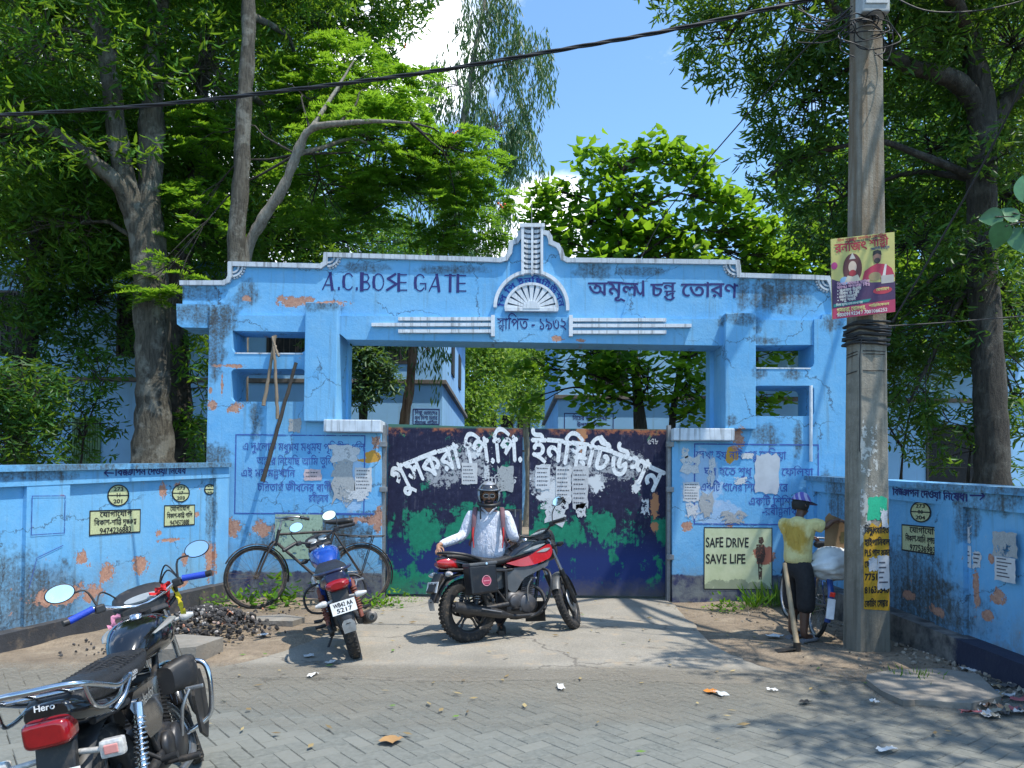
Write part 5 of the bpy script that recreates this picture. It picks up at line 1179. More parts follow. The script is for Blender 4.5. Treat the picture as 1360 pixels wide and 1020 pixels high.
# ================================================================== motorcycles
RUBBER = mat('tyre_rubber', (.018, .018, .018), .85, var=.3, scale=20, dirt=.55, bump=.3, bscale=90)
CHROME = mat('chrome', (.62, .63, .65), .16, 1.0, var=.1)
DULLCHROME = mat('dull_chrome', (.42, .42, .42), .38, .9, dirt=.5)
BLACKP = mat('black_plastic', (.018, .018, .019), .5, var=.3, dirt=.25)
BLACKG = mat('black_gloss', (.006, .006, .007), .12, var=.2, coat=.8)
ALLOY = mat('engine_alloy', (.22, .22, .22), .5, .6, var=.4, dirt=.5)
DKMETAL = mat('dark_metal', (.04, .04, .042), .45, .5, dirt=.4)
SEATM = mat('seat_vinyl', (.015, .015, .016), .5, var=.3, bump=.4, bscale=110)
REDLENS = mat('red_lens', (.26, .004, .006), .15, coat=.7, var=.15, scale=30)
CLEARL = mat('clear_lens', (.55, .53, .50), .12, coat=1.0, var=.3, scale=60)
AMBER = mat('amber_lens', (.55, .2, .02), .15, coat=1.0)
MIRR = mat('mirror_glass', (.85, .87, .9), .03, 1.0, var=.02)
PLATE = mat('number_plate', (.68, .68, .66), .45, dirt=.25)
BLUEP = mat('blue_tank_paint', (.008, .055, .33), .2, coat=1.0, var=.2, dirt=.15)
REDP = mat('red_tank_paint', (.46, .012, .012), .2, coat=1.0, var=.15)
GREYP = mat('grey_panel', (.075, .08, .085), .42, dirt=.3)
SILVER = mat('silver_stripe', (.46, .45, .41), .35, .5)
BLUEGRIP = mat('blue_grip', (.008, .05, .42), .55, var=.2, bump=.4, bscale=200)
def wheel(t, c, Rr, w, style, nm, steer=None, disc_=False):
    """tyre > rim > spokes round an axle along y"""
    c = V(c); x_ = steer
    def lath(mb, prof): mb.lathe([(r_, h) for r_, h in prof], c, (0, 1, 0), 44)
    mb = MB(); mb.x = x_
    prof = [(Rr - w * .95, -w * .36)]
    for a in range(-80, 81, 16): prof.append((Rr - w * .5 + w * .5 * math.cos(R(a)), w * .5 * math.sin(R(a))))
    prof += [(Rr - w * .95, w * .36)]
    lath(mb, prof)
    nt_ = 46
    for i in range(nt_):
        a = 2 * math.pi * i / nt_
        for s_ in (-1, 1):
            ca, sa = math.cos(a + s_ * .03), math.sin(a + s_ * .03); r_ = Rr * .978
            mb.box(c + V((ca * r_, s_ * w * .2, sa * r_)), (.012, w * .26, .022), Matrix.Rotation(-a, 3, 'Y') @ Matrix.Rotation(s_ * .5, 3, 'X'))
    ty = mb.build(nm, RUBBER, t)
    mb = MB(); mb.x = x_; ri = Rr - w * .95
    lath(mb, [(ri + .006, -w * .38), (ri - .012, -w * .34), (ri - .018, -w * .12), (ri - .018, w * .12), (ri - .012, w * .34), (ri + .006, w * .38)])
    lath(mb, [(.0, -w * .55), (.035, -w * .55), (.045, -w * .3), (.062, -w * .28), (.062, w * .28), (.045, w * .3), (.035, w * .55), (0, w * .55)])
    if disc_ == 'drum': lath(mb, [(0, w * .62), (.07, w * .62), (.078, w * .3), (.078, -w * .3), (0, -w * .4)])
    n = 5 if style == 'alloy5' else 6
    if style.startswith('alloy'):
        for i in range(n):
            a = 2 * math.pi * i / n + .3; d = V((math.cos(a), 0, math.sin(a))); p = V((-d.z, 0, d.x))
            for s_ in (-1, 1): mb.tube([c + d * .05 + p * s_ * .022, c + d * (ri * .55) + p * s_ * .014, c + d * (ri - .012) + p * s_ * .03], [.012, .009, .010], 6, flat=1.3)
    else:
        for i in range(36):
            a = 2 * math.pi * i / 36; d = V((math.cos(a), 0, math.sin(a))); e = V((math.cos(a + (.9 if i % 2 else -.9)), 0, math.sin(a + (.9 if i % 2 else -.9))))
            mb.tube([c + e * .05 + V((0, (.03 if i % 4 < 2 else -.03), 0)), c + d * (ri - .012)], .0018, 4, caps=False)
    mb.build('rim', DKMETAL if style.startswith('alloy') else DULLCHROME, ty)
    if disc_ is True:
        mb = MB(); mb.x = x_; mb.lathe([(.06, 0), (.125, 0), (.125, .004), (.06, .004)], c + V((0, -w * .62, 0)), (0, 1, 0), 30); mb.build('brake_disc', DULLCHROME, ty)
    return ty
def spring(mb, a, b, r_, turns, w):
    a, b = V(a), V(b); t = (b - a).normalized(); u = t.orthogonal().normalized(); v = t.cross(u); n = turns * 14
    mb.tube([a.lerp(b, i / n) + (u * math.cos(2 * math.pi * i / 14) + v * math.sin(2 * math.pi * i / 14)) * r_ for i in range(n + 1)], w, 5)
def motorcycle(label, loc, heading, lean, steer, P, group=None, scale=1.0, detail=1):
    """local axes: x ahead, y to the rider's left, z up; origin under the rear axle"""
    rot = (Matrix.Rotation(heading, 3, 'Z') @ Matrix.Rotation(-lean, 3, 'X')).to_euler()
    t = thing('motorcycle', label, 'motorcycle', loc, tuple(rot), group, scale)
    st = P['style']
    RW, FW = (0, 0, .305), (1.27, 0, .295)
    ax0 = V((1.20, 0, .295)); axd = V((-.40, 0, .90)).normalized()
    S = Matrix.Translation(ax0) @ Matrix.Rotation(steer, 4, axd) @ Matrix.Translation(-ax0)      # steering transform
    def mb_(x=False):
        m_ = MB(); m_.x = S if x else None; return m_
    wheel(t, RW, .31, .105, P.get('wheel', 'alloy5'), 'rear_wheel', None, 'drum'); wheel(t, FW, .298, .085, P.get('wheel', 'alloy5'), 'front_wheel', S, P.get('disc', 'drum'))
    # fork
    for s_ in (-1, 1):
        m_ = mb_(1); a, b = V((1.27, s_ * .085, .295)), V((.965, s_ * .085, .965)); k = a.lerp(b, .48)
        m_.tube([a + V((.03, 0, -.03)), a, k], [.02, .028, .028], 12); m_.build('fork_slider', P.get('slider', DKMETAL), t)
        m_ = mb_(1); m_.tube([k, b], .017, 12); m_.build('fork_tube', CHROME if P.get('chrome') else DULLCHROME, t)
    m_ = mb_(1); m_.box((1.005, 0, .855), (.06, .24, .035), (0, .42, 0), .008); m_.box((.975, 0, .95), (.07, .24, .03), (0, .42, 0), .008); m_.tube([V((1.0, 0, .80)), V((.94, 0, .98))], .03, 10); m_.build('fork_yoke', DKMETAL, t)
    # front mudguard
    m_ = mb_(1); secs = []
    vs, fs = [], []; na, nb = 16, 9
    for i in range(na):
        a = R(P.get('fm', (12, 158))[0] + (P.get('fm', (12, 158))[1] - P.get('fm', (12, 158))[0]) * i / (na - 1)); tap = 1 - .35 * abs(i / (na - 1) - .45) ** 2 * 4 * .5
        for j in range(nb):
            b = R(-80 + 160 * j / (nb - 1)); rad = .318 + .035 * math.cos(b) - .02; y = .062 * math.sin(b) * tap
            vs.append((1.27 + rad * math.cos(a), y, .295 + rad * math.sin(a)))
    fs = [(i * nb + j, i * nb + j + 1, (i + 1) * nb + j + 1, (i + 1) * nb + j) for i in range(na - 1) for j in range(nb - 1)]
    m_.add(vs, fs, True); m_.build('front_mudguard', P['mudguard'], t, recalc=False)
    # headlight cowl and dials
    m_ = mb_(1); m_.loft([(1.0, 0, .86, .09, .10, 2.6), (1.06, 0, .87, .115, .125, 2.5), (1.13, 0, .865, .115, .12, 2.4), (1.175, 0, .85, .095, .095, 2.2)], 20, 3); hc = m_.build('headlight_cowl', P['cowl'], t)
    m_ = mb_(1); m_.lathe([(.0, .03), (.05, .028), (.085, .01), (.09, 0)], V((1.168, 0, .85)), (1, 0, -.05), 22); m_.build('headlight', CLEARL, hc)
    m_ = mb_(1); m_.loft([(.955, 0, .985, .10, .022, 3), (1.0, 0, 1.0, .125, .04, 3), (1.06, 0, 1.02, .12, .055, 2.6), (1.10, 0, 1.03, .08, .03, 2.2)] if st != 'black' else [(.95, 0, .985, .11, .02, 3), (1.0, 0, 1.01, .145, .04, 3), (1.07, 0, 1.045, .145, .06, 2.6), (1.115, 0, 1.06, .11, .035, 2.2)], 20, 3); di = m_.build('instrument_cluster', BLACKP, t)
    m_ = mb_(1); tl = Matrix.Rotation(-.55, 4, 'Y')
    if st == 'blue':
        for y in (-.055, .055): m_.lathe([(0, .006), (.042, .006), (.048, 0)], V((.985, y, 1.028)), (-.5, 0, 1), 18)
    else:
        m_.prism([disc(0, 0, .035, .085)], lambda a, b, w: V((.985 + a * .85, b, 1.034 + a * .45)) + V((-.45, 0, .9)) * w, .012, 0)
    m_.build('dial_glass', mat('dial_glass', (.28, .30, .30), .15, coat=1.0), di)
    if P.get('flyscreen'):
        m_ = mb_(1); m_.loft([(1.02, 0, .98, .12, .06, 2.4), (1.10, 0, 1.0, .125, .10, 2.2), (1.16, 0, .96, .11, .10, 2.2), (1.20, 0, .90, .05, .05, 2)], 18, 3); m_.build('flyscreen', BLACKP, t)
    # handlebar
    hb = [(.845, -.355, 1.055), (.90, -.22, 1.075), (.955, -.11, 1.03), (.965, 0, 1.005), (.955, .11, 1.03), (.90, .22, 1.075), (.845, .355, 1.055)]
    m_ = mb_(1); m_.tube(hb, .0115, 10, sub=5); bar = m_.build('handlebar', CHROME if P.get('chrome') else DKMETAL, t)
    for s_ in (-1, 1):
        a, b = V((.848, s_ * .345, 1.056)), V((.895, s_ * .228, 1.074))
        m_ = mb_(1); m_.tube([a, a.lerp(b, .1), a.lerp(b, .9), b], [.017, .0185, .0175, .019], 12); m_.build('grip', P.get('grip', BLACKP), t)
        m_ = mb_(1); m_.tube([a + V((-.012, s_ * .025, 0)), a], .018, 10); m_.build('bar_end', BLACKP, t); m_ = mb_(1); m_.box(b.lerp(V((.955, s_ * .11, 1.03)), .25), (.05, .05, .045), (0, 0, .3 * s_), .01); m_.build('switch_block', BLACKP, t)
        m_ = mb_(1); m_.tube([V((.94, s_ * .20, 1.07)), V((.945, s_ * .27, 1.06)), V((.915, s_ * .36, 1.045))], [.009, .007, .006], 7, sub=3); m_.build('brake_lever' if s_ < 0 else 'clutch_lever', DULLCHROME, t)
        if P.get('mirrors', (1, 1))[0 if s_ < 0 else 1]:
            kx, ky, kz = P.get('mirror_at', (.90, .385, 1.30))
            m_ = mb_(1); q0 = V((.915, s_ * .205, 1.08)); q1 = V((kx + .015, s_ * (ky - .03), kz - .025)); m_.tube([q0, q0 + V((.01, s_ * .03, .10)), q1], [.0065, .0055, .0055], 8, sub=4); mi = m_.build('mirror', BLACKP, t)
            m_ = mb_(1); cm = V((kx, s_ * ky, kz)); m_.lathe([(0, .0), (.045, .004), (.060, .018), (.062, .026), (.058, .026)], V((0, 0, 0)), (-1, 0, 0), 24)
            m_.v = []; m_.f = []; m_.sm = []; m_.mi = []
            nd = (V((-1, 0, .05)) + V((0, -s_ * .15, 0))).normalized() if P.get('mdir') is None else V(P['mdir'][0 if s_ < 0 else 1]).normalized()
            uu = V((0, 0, 1)).cross(nd).normalized(); vv = nd.cross(uu)
            def el(rx, ry, h, n=24): return [cm + uu * rx * math.cos(2 * math.pi * i / n) + vv * ry * math.sin(2 * math.pi * i / n) + nd * h for i in range(n)]
            rings = [el(.01, .007, -.034), el(.045, .03, -.030), el(.066, .044, -.014), el(.072, .048, 0), el(.066, .043, .001)]
            vs = [v for r_ in rings for v in r_]; fs = [(i * 24 + j, i * 24 + (j + 1) % 24, (i + 1) * 24 + (j + 1) % 24, (i + 1) * 24 + j) for i in range(4) for j in range(24)] + [tuple(range(24))]
            m_.add(vs, fs, True); m_.build('mirror_shell', BLACKP, mi)
            m_ = mb_(1); m_.add(el(.066, .043, .0015), [tuple(range(24))]); m_.build('mirror_glass', MIRR, mi)
        # front turn signals
        m_ = mb_(1); m_.tube([V((1.04, s_ * .09, .86)), V((1.03, s_ * .17, .86))], .010, 7); m_.loft([(s_ * .155, 1.03, .86, .022, .018, 2.4), (s_ * .18, 1.03, .86, .030, .026, 2.6), (s_ * .225, 1.02, .86, .012, .012, 2)], 12, 2, axis='y'); m_.build('turn_signal', P.get('signal', BLACKP), t)
    # frame
    m_ = mb_(); m_.tube([(.96, 0, .86), (.88, 0, .62), (.80, 0, .30), (.70, 0, .20), (.50, 0, .19), (.40, 0, .30)], .019, 8, sub=3)
    for s_ in (-1, 1): m_.tube([(.95, 0, .84), (.65, s_ * .07, .70), (.40, s_ * .10, .66), (.10, s_ * .12, .68), (-.25, s_ * .09, .70)], .015, 7, sub=3); m_.tube([(.40, s_ * .10, .66), (.40, s_ * .09, .34)], .018, 7); m_.tube([(.12, s_ * .12, .67), (.38, s_ * .10, .36)], .012, 7)
    m_.build('frame', DKMETAL, t)
    for s_ in (-1, 1):
        m_ = mb_(); m_.tube([(.42, s_ * .10, .33), (.2, s_ * .11, .315), (-.03, s_ * .11, .305)], .02, 8, flat=1.3); m_.tube([(-.04, s_ * .125, .305), (.03, s_ * .125, .305)], .026, 10); m_.build('swingarm', DKMETAL, t)
        a, b = V((.0, s_ * .145, .33)), V((.10, s_ * .145, .66)); m_ = mb_(); m_.tube([a, b], .011, 8); m_.tube([a, a.lerp(b, .35)], .021, 10); m_.tube([a.lerp(b, .72), b], .024, 10); m_.tube([b + V((0, -s_ * .03, 0)), b + V((0, s_ * .012, 0))], .02, 9); sh = m_.build('shock_absorber', P.get('shock', DKMETAL), t)
        m_ = mb_(); spring(m_, a.lerp(b, .2), a.lerp(b, .84), .026, 10, .0055); m_.build('coil_spring', P.get('spring', DULLCHROME), sh)
    # engine
    m_ = mb_(); m_.loft([(.40, 0, .33, .09, .09, 3), (.46, 0, .34, .115, .125, 3), (.60, 0, .33, .125, .13, 2.8), (.72, 0, .31, .115, .10, 2.6), (.78, 0, .30, .08, .06, 2.4)], 20, 3)
    for s_ in (-1, 1): m_.lathe([(.10, 0), (.10, .02), (.085, .035), (0, .037)], V((.62, s_ * .115, .32)), (0, s_, 0), 22); m_.lathe([(.07, 0), (.07, .02), (.055, .03), (0, .032)], V((.48, s_ * .11, .35)), (0, s_, 0), 18)
    en = m_.build('engine', P.get('engine', ALLOY), t)
    m_ = mb_(); ed = V((.26, 0, .97)); 
    for i in range(11): cc_ = V((.66, 0, .425)) + ed * (.019 * i); m_.box(cc_, (.17 - .004 * i, .19 - .004 * i, .008), (0, .26, 0), .002)
    m_.box(V((.66, 0, .425)) + ed * .095, (.13, .14, .19), (0, .26, 0), .01); m_.box(V((.66, 0, .425)) + ed * .225, (.14, .15, .05), (0, .26, 0), .014); m_.build('cylinder', P.get('engine', ALLOY), en)
    # exhaust on the right
    m_ = mb_(); m_.tube([(.76, -.03, .50), (.85, -.07, .42), (.85, -.12, .28), (.74, -.15, .215), (.55, -.155, .205), (.36, -.16, .22)], .019, 10, sub=4); m_.build('header_pipe', P.get('pipe', DULLCHROME), t)
    m_ = mb_(); m_.tube([(.40, -.16, .215), (.30, -.17, .235), (.22, -.18, .255), (-.10, -.20, .32), (-.26, -.21, .355)], [.02, .034, .045, .054, .05], 16, sub=3, caps=False); m_.tube([(-.26, -.21, .355), (-.275, -.211, .358)], [.05, .03], 16); m_.tube([(-.265, -.21, .357), (-.30, -.212, .364)], .017, 10, caps=False); ex = m_.build('muffler', P.get('muffler', BLACKP), t)
    m_ = mb_(); m_.tube([(.24, -.215, .265), (0, -.243, .315)], .018, 8, flat=.4); m_.build('heat_shield', P.get('shield', CHROME), ex)
    # footrests, stand, levers
    for s_ in (-1, 1):
        m_ = mb_(); m_.tube([(.45, s_ * .10, .27), (.44, s_ * .25, .275)], .010, 7); m_.tube([(.44, s_ * .17, .275), (.44, s_ * .265, .278)], .017, 9); m_.build('footrest', BLACKP, t); m_ = mb_(); m_.tube([(.16, s_ * .12, .42), (.13, s_ * .20, .38)], .01, 7); m_.tube([(.135, s_ * .19, .38), (.13, s_ * .26, .39)], .016, 8); m_.build('pillion_footrest', BLACKP, t)
    m_ = mb_(); m_.tube([(.52, .10, .20), (.45, .25, -.0), (.44, .27, -.045)], [.012, .011, .014], 7); m_.build('side_stand', DKMETAL, t)
    m_ = mb_(); m_.tube([(.62, -.15, .34), (.60, -.18, .48), (.63, -.22, .56)], .009, 7, sub=2); m_.box((.635, -.245, .565), (.02, .09, .02), None, .006); m_.build('kick_lever', DULLCHROME, t)
    m_ = mb_(); m_.tube([(.45, .14, .37), (.2, .145, .37), (0, .145, .345), (-.09, .14, .30), (0, .145, .25), (.2, .145, .275), (.45, .14, .30)], .022, 7, sub=3, flat=.5); m_.box((.2, .14, .32), (.5, .012, .12), None, .005); m_.build('chain_guard', BLACKP, t)
    # tank
    if st == 'red': secs = [(.98, 0, .80, .05, .05, 2), (.93, 0, .82, .115, .10, 2.4), (.84, 0, .835, .165, .118, 2.5), (.70, 0, .84, .155, .115, 2.4), (.56, 0, .81, .105, .09, 2.3), (.48, 0, .78, .07, .045, 2)]
    else: secs = [(.98, 0, .82, .05, .05, 2), (.93, 0, .845, .11, .09, 2.5), (.82, 0, .86, .145, .105, 2.7), (.66, 0, .855, .135, .105, 2.6), (.52, 0, .83, .095, .08, 2.4), (.44, 0, .80, .06, .04, 2)]
    m_ = mb_(); m_.loft(secs, 28, 5); tk_ = m_.build('fuel_tank', P['tank'], t)
    m_ = mb_(); m_.lathe([(0, .022), (.028, .02), (.032, 0)], V((.74, 0, .962 if st != 'red' else .955)), (0, 0, 1), 18); m_.build('fuel_cap', CHROME, tk_)
    if st == 'red':
        for s_ in (-1, 1):   # red side flashes, silver streaks, grey shroud and belly curve
            def on(pts, y0, y1, m__, nm, par=None):
                c_ = [(a, b) for a, b in pts]; c_ = c_ if _area(np.array(c_)) > 0 else c_[::-1]
                k = MB(); k.prism([c_], lambda a, b, w: (a, s_ * (w - .35 * max(0, abs(a - .78) - .1)), b), y0, y1); return k.build(nm, m__, par or t)
            on(catmull([(.42, .73), (.55, .76), (.68, .80), (.80, .86), (.92, .90), (.97, .84), (.93, .77), (.84, .735), (.70, .70), (.56, .69), (.42, .73)], 4)[:-1], .183, .10, REDP, 'tank_flash', tk_)
            on(catmull([(.52, .80), (.62, .87), (.76, .93), (.90, .935), (.95, .905), (.80, .885), (.66, .84), (.52, .80)], 4)[:-1], .175, .10, BLACKG, 'tank_panel', tk_)
            on(catmull([(.60, .835), (.72, .885), (.86, .905), (.74, .86), (.60, .835)], 4)[:-1], .186, .15, SILVER, 'tank_stripe', tk_)
            on(catmull([(.74, .82), (.84, .855), (.93, .86), (.85, .825), (.74, .82)], 4)[:-1], .19, .15, SILVER, 'tank_stripe', tk_)
            on(catmull([(.40, .67), (.60, .685), (.80, .70), (.90, .74), (.88, .68), (.74, .63), (.60, .57), (.50, .44), (.42, .50), (.40, .67)], 4)[:-1], .165, .12, GREYP, 'side_shroud')
            on(catmull([(.08, .70), (.30, .70), (.45, .67), (.47, .56), (.36, .48), (.26, .56), (.08, .70)], 4)[:-1], .14, .10, GREYP, 'side_panel')
    else:
        for s_ in (-1, 1):
            c_ = [(.44, .70), (.10, .71), (.02, .66), (.10, .58), (.20, .47), (.36, .46), (.44, .52)]; c_ = c_ if _area(np.array(c_)) > 0 else c_[::-1]
            k = MB(); k.prism([c_], lambda a, b, w: (a, s_ * w, b), .138, .10); sp = k.build('side_panel', P['panel'], t)
            if st == 'black' and s_ < 0:
                k = MB(); text_on(k, V((.14, -.1385, .62)), (1, 0, .08), (-.08, 0, 1), 'Splendor', .07, bold=.012, align='l', w=.21, off=.002); k.build('lettering', SILVER, sp)
        if st == 'black':
            for s_ in (-1, 1):
                k = MB(); vs = []; nn = 9
                for i in range(nn):
                    x = .90 - .36 * i / (nn - 1); z_ = .918 - .012 * (i - 3) ** 2 * .12
                    for dz in (.030, -.030): vs.append((x, s_ * (.128 - .012 * abs(i - 2.5) + (-.018 if dz > 0 else .008)), z_ + dz * (1 - i / nn * .8)))
                k.tube([(.92, s_ * .098, .905), (.84, s_ * .136, .915), (.70, s_ * .137, .905), (.58, s_ * .117, .885)], [.012, .03, .026, .008], 8, sub=3, flat=.35); k.build('tank_stripe', SILVER, tk_)
    # seat and tail
    m_ = mb_()
    if st == 'red': m_.loft([(.55, 0, .80, .06, .02, 2.4), (.48, 0, .775, .095, .035, 2.6), (.30, 0, .75, .135, .04, 2.8), (.12, 0, .77, .13, .045, 2.8), (-.02, 0, .805, .115, .045, 2.7), (-.14, 0, .82, .09, .035, 2.6), (-.22, 0, .828, .05, .02, 2.3)], 20, 4)
    else: m_.loft([(.56, 0, .815, .05, .02, 2.4), (.50, 0, .81, .095, .04, 2.6), (.30, 0, .79, .135, .045, 3), (.08, 0, .79, .14, .05, 3), (-.15, 0, .80, .13, .05, 3), (-.30, 0, .805, .11, .04, 2.8), (-.36, 0, .80, .06, .02, 2.4)], 20, 4)
    se = m_.build('seat', SEATM, t)
    if st == 'black':
        k = MB()
        for i in range(13):
            for s_ in (-1, 1): k.tube([(.46 - .045 * i, -.115 * s_, .832), (.41 - .045 * i, 0, .8415), (.36 - .045 * i, .115 * s_, .832)], .0022, 4)
        k.build('seat_piping', SEATM, se)
        k = MB(); flat_on(k, V((.12, -.139, .79)), (1, 0, 0), (0, .05, 1), stroke([(-.06 + .006 * i, .012 * math.sin(i * 1.9) * (1 - i / 40)) for i in range(21)], .005) + stroke([(-.035 + .005 * i, -.022 + .005 * math.sin(i * 2.3)) for i in range(13)], .004) + stroke([(-.07, -.012), (.055, -.010)], .003), .004); k.build('lettering', worn('seat_print', (.5, .5, .5), .25, 30), se)
    m_ = mb_()
    if st == 'red': m_.loft([(.20, 0, .70, .11, .045, 2.6), (0, 0, .725, .125, .05, 2.6), (-.14, 0, .765, .095, .05, 2.4), (-.27, 0, .80, .05, .03, 2.2), (-.32, 0, .81, .02, .012, 2)], 18, 4)
    else: m_.loft([(.14, 0, .70, .11, .05, 2.8), (-.05, 0, .71, .13, .055, 2.8), (-.28, 0, .76, .115, .06, 2.8), (-.385, 0, .785, .088, .05, 3.2), (-.405, 0, .79, .075, .038, 3)], 18, 4)
    tp = m_.build('tail_cowl', P['tail'], t)
    m_ = mb_()
    if st == 'red': m_.loft([(-.20, 0, .745, .07, .04, 2.4), (-.27, 0, .75, .075, .038, 2.2), (-.32, 0, .76, .04, .02, 2)], 16, 3)
    elif st == 'blue': m_.loft([(-.38, 0, .725, .10, .045, 2.4), (-.42, 0, .722, .095, .045, 2.3), (-.45, 0, .72, .06, .026, 2.1)], 18, 3)
    else: m_.loft([(-.36, 0, .735, .082, .052, 5), (-.43, 0, .73, .082, .052, 5), (-.455, 0, .73, .072, .044, 5), (-.46, 0, .73, .06, .034, 5)], 24, 3)
    tl2 = m_.build('tail_light', REDLENS, t)
    if st == 'black':
        k = MB(); text_on(k, V((-.412, .0, .812)), (0, -1, 0), (0.12, 0, 1), 'Hero', .034, bold=.025, w=.075, off=.004); k.build('lettering', mat('white_print', (.75, .75, .75), .5), tp)
        k = MB(); k.box((-.452, 0, .73), (.012, .05, .012), None, .003); k.build('reflector', mat('bright_red', (.75, .03, .02), .2, coat=1), tl2)
    # rear mudguard, plate, rear signals
    m_ = mb_(); na, nb = 14, 7; vs = []
    for i in range(na):
        a = R(95 + (103 if st == 'black' else 78 if st == 'blue' else 70) * i / (na - 1)); 
        for j in range(nb): b = R(-80 + 160 * j / (nb - 1)); rad = .345 + .03 * math.cos(b); vs.append((rad * math.cos(a) * 1.05, .068 * math.sin(b), .305 + rad * math.sin(a)))
    m_.add(vs, [(i * nb + j, i * nb + j + 1, (i + 1) * nb + j + 1, (i + 1) * nb + j) for i in range(na - 1) for j in range(nb - 1)], True); m_.build('rear_mudguard', P.get('rmud', BLACKP), t, recalc=False)
    # tail bracket from the lamp down to the plate
    m_ = mb_(); px_ = -.47 if st != 'red' else -.37
    m_.box(((px_ - .36) / 2 + .02, 0, .58), (.035, .14, .20), (0, .25 if st != 'red' else .55, 0), .01); m_.tube([(-.30 if st != 'red' else -.2, 0, .68), (px_ + .03, 0, .52), (px_ - .02, 0, .40)], [.05, .06, .04], 10, sub=3, flat=.35); m_.build('tail_bracket', BLACKP, t)
    pc = V((px_ - .005, 0, .545)); prot = Matrix.Rotation(.28, 3, 'Y'); m_ = mb_(); m_.box(pc, (.006, .205, .105), prot, .002); pl_ = m_.build('number_plate', PLATE, t)
    k = MB(); uu, vv = V((0, -1, 0)), prot @ V((0, 0, 1))
    for j, tx in enumerate(P['plate']): text_on(k, pc + vv * (.006 - .045 * j) + prot @ V((-.003, 0, 0)), uu, vv, tx, .05, bold=.035, w=.16 - .03 * j, off=.0015)
    k.build('lettering', BLACK, pl_)
    if st != 'black':
        m_ = mb_(); m_.box(pc + V((-.006, 0, -.115)), (.014, .075, .034), prot, .005); m_.build('reflector', REDLENS, t)
        m_ = mb_(); m_.loft([(.33, 0, -.0, .05, .01, 3), (.40, 0, -.0, .055, .01, 3), (.44, 0, 0, .03, .008, 2.5)], 12, 2, axis='z'); m_.v = [(pc.x - .03 + (.44 - v[2]) * .16, v[0], v[2]) for v in m_.v]; m_.build('mud_flap', P.get('flap', mat('pale_flap', (.6, .6, .58), .6, dirt=.4)), t)
    for s_ in (-1, 1):
        m_ = mb_(); zz = .62 if st == 'black' else .60 if st == 'blue' else .66; xx = -.40 if st != 'red' else -.27; yy = .20 if st == 'black' else .15
        m_.tube([(xx + .05, s_ * .05, zz), (xx, s_ * (yy - .03), zz)], .012, 7)
        if st == 'black': m_.box((xx + .005, s_ * yy, zz), (.05, .085, .068), None, .012)
        else: m_.loft([(s_ * (yy - .03), xx, zz, .026, .022, 2.4), (s_ * yy, xx, zz, .034, .028, 2.4), (s_ * (yy + .065), xx - .01, zz, .014, .012, 2)], 14, 2, axis='y')
        rs_ = m_.build('turn_signal', CLEARL if st != 'red' else CLEARL, t)
        if st == 'black': k = MB(); k.box((xx - .022, s_ * yy, zz), (.008, .05, .035), None, .004); k.build('bulb', mat('pink_bulb', (.6, .25, .22), .2), rs_)
    return t, S
def at0(px, py): 
    """ground point under photo pixel"""
    d = CAM_ROT @ V(((px - CX) / FPX, -(py - CY) / FPX, -1)); p = CAM_LOC + d * (-CAM_LOC.z / d.z); return p

# --- black motorcycle in the foreground
PB = dict(style='black', tank=BLACKG, mudguard=BLACKG, cowl=BLACKG, panel=BLACKG, tail=BLACKG, grip=BLUEGRIP, chrome=True, slider=DULLCHROME, signal=CLEARL, spring=CHROME, shock=CHROME, engine=mat('black_engine', (.035, .035, .037), .4, .4, dirt=.4), shield=CHROME, plate=('WB42 A', '6083'), mirror_at=(.90, .345, 1.205), mdir=((-1, .45, .35), (-1, -.1, .05)))
bk, SB = motorcycle('black commuter motorcycle with blue grips and chrome rear carrier in the near left corner', (-1.51, 2.98, 0), R(90 + 10), R(11), R(19), PB, None, .92)
m_ = MB()     # carrier
loop = [(.02, -.155, .80), (-.15, -.17, .80), (-.30, -.17, .84), (-.44, -.155, .885), (-.475, -.10, .90), (-.48, 0, .90), (-.475, .10, .90), (-.44, .155, .885), (-.30, .17, .84), (-.15, .17, .80), (.02, .155, .80)]
m_.tube(loop, .0125, 10, sub=5)
for s_ in (-1, 1):
    m_.tube([(-.10, s_ * .17, .80), (-.20, s_ * .18, .765), (-.34, s_ * .17, .765), (-.40, s_ * .16, .80), (-.43, s_ * .155, .88)], .009, 8, sub=3)
    m_.tube([(.05, s_ * .155, .80), (-.06, s_ * .16, .745), (-.12, s_ * .13, .70)], .011, 8, sub=3)
for y in (-.06, .06): m_.tube([(-.475, y, .90), (-.34, y, .855), (-.28, y, .82)], .008, 7, sub=3)
m_.tube([(-.34, -.165, .852), (-.34, .165, .852)], .008, 7)
m_.build('rear_carrier', CHROME, bk)
for s_ in (-1, 1):
    m_ = MB(); m_.tube([(.88, s_ * .03, .66), (.86, s_ * .18, .665), (.85, s_ * .255, .64), (.84, s_ * .275, .56), (.835, s_ * .262, .42), (.83, s_ * .23, .35), (.80, s_ * .12, .30), (.79, s_ * .03, .28)], .0135, 10, sub=5); m_.build('leg_guard', CHROME, bk)
    m_ = MB(); m_.loft([(.66, s_ * .10, .62, .05, .07, 3), (.74, s_ * .17, .63, .055, .085, 3.4), (.82, s_ * .18, .63, .05, .08, 3.4), (.85, s_ * .17, .63, .02, .05, 3)], 16, 3); m_.build('side_box', BLACKP, bk)
    m_ = MB(); c_ = [(.92, .60), (.80, .62), (.72, .50), (.74, .30), (.84, .24), (.94, .34), (.96, .50)]; c_ = c_ if _area(np.array(c_)) > 0 else c_[::-1]; m_.prism([c_], lambda a, b, w: (a + .02, s_ * w, b), .21, .195); m_.build('leg_shield', BLACKP, bk)
m_ = MB()     # cables looping in front of the dials
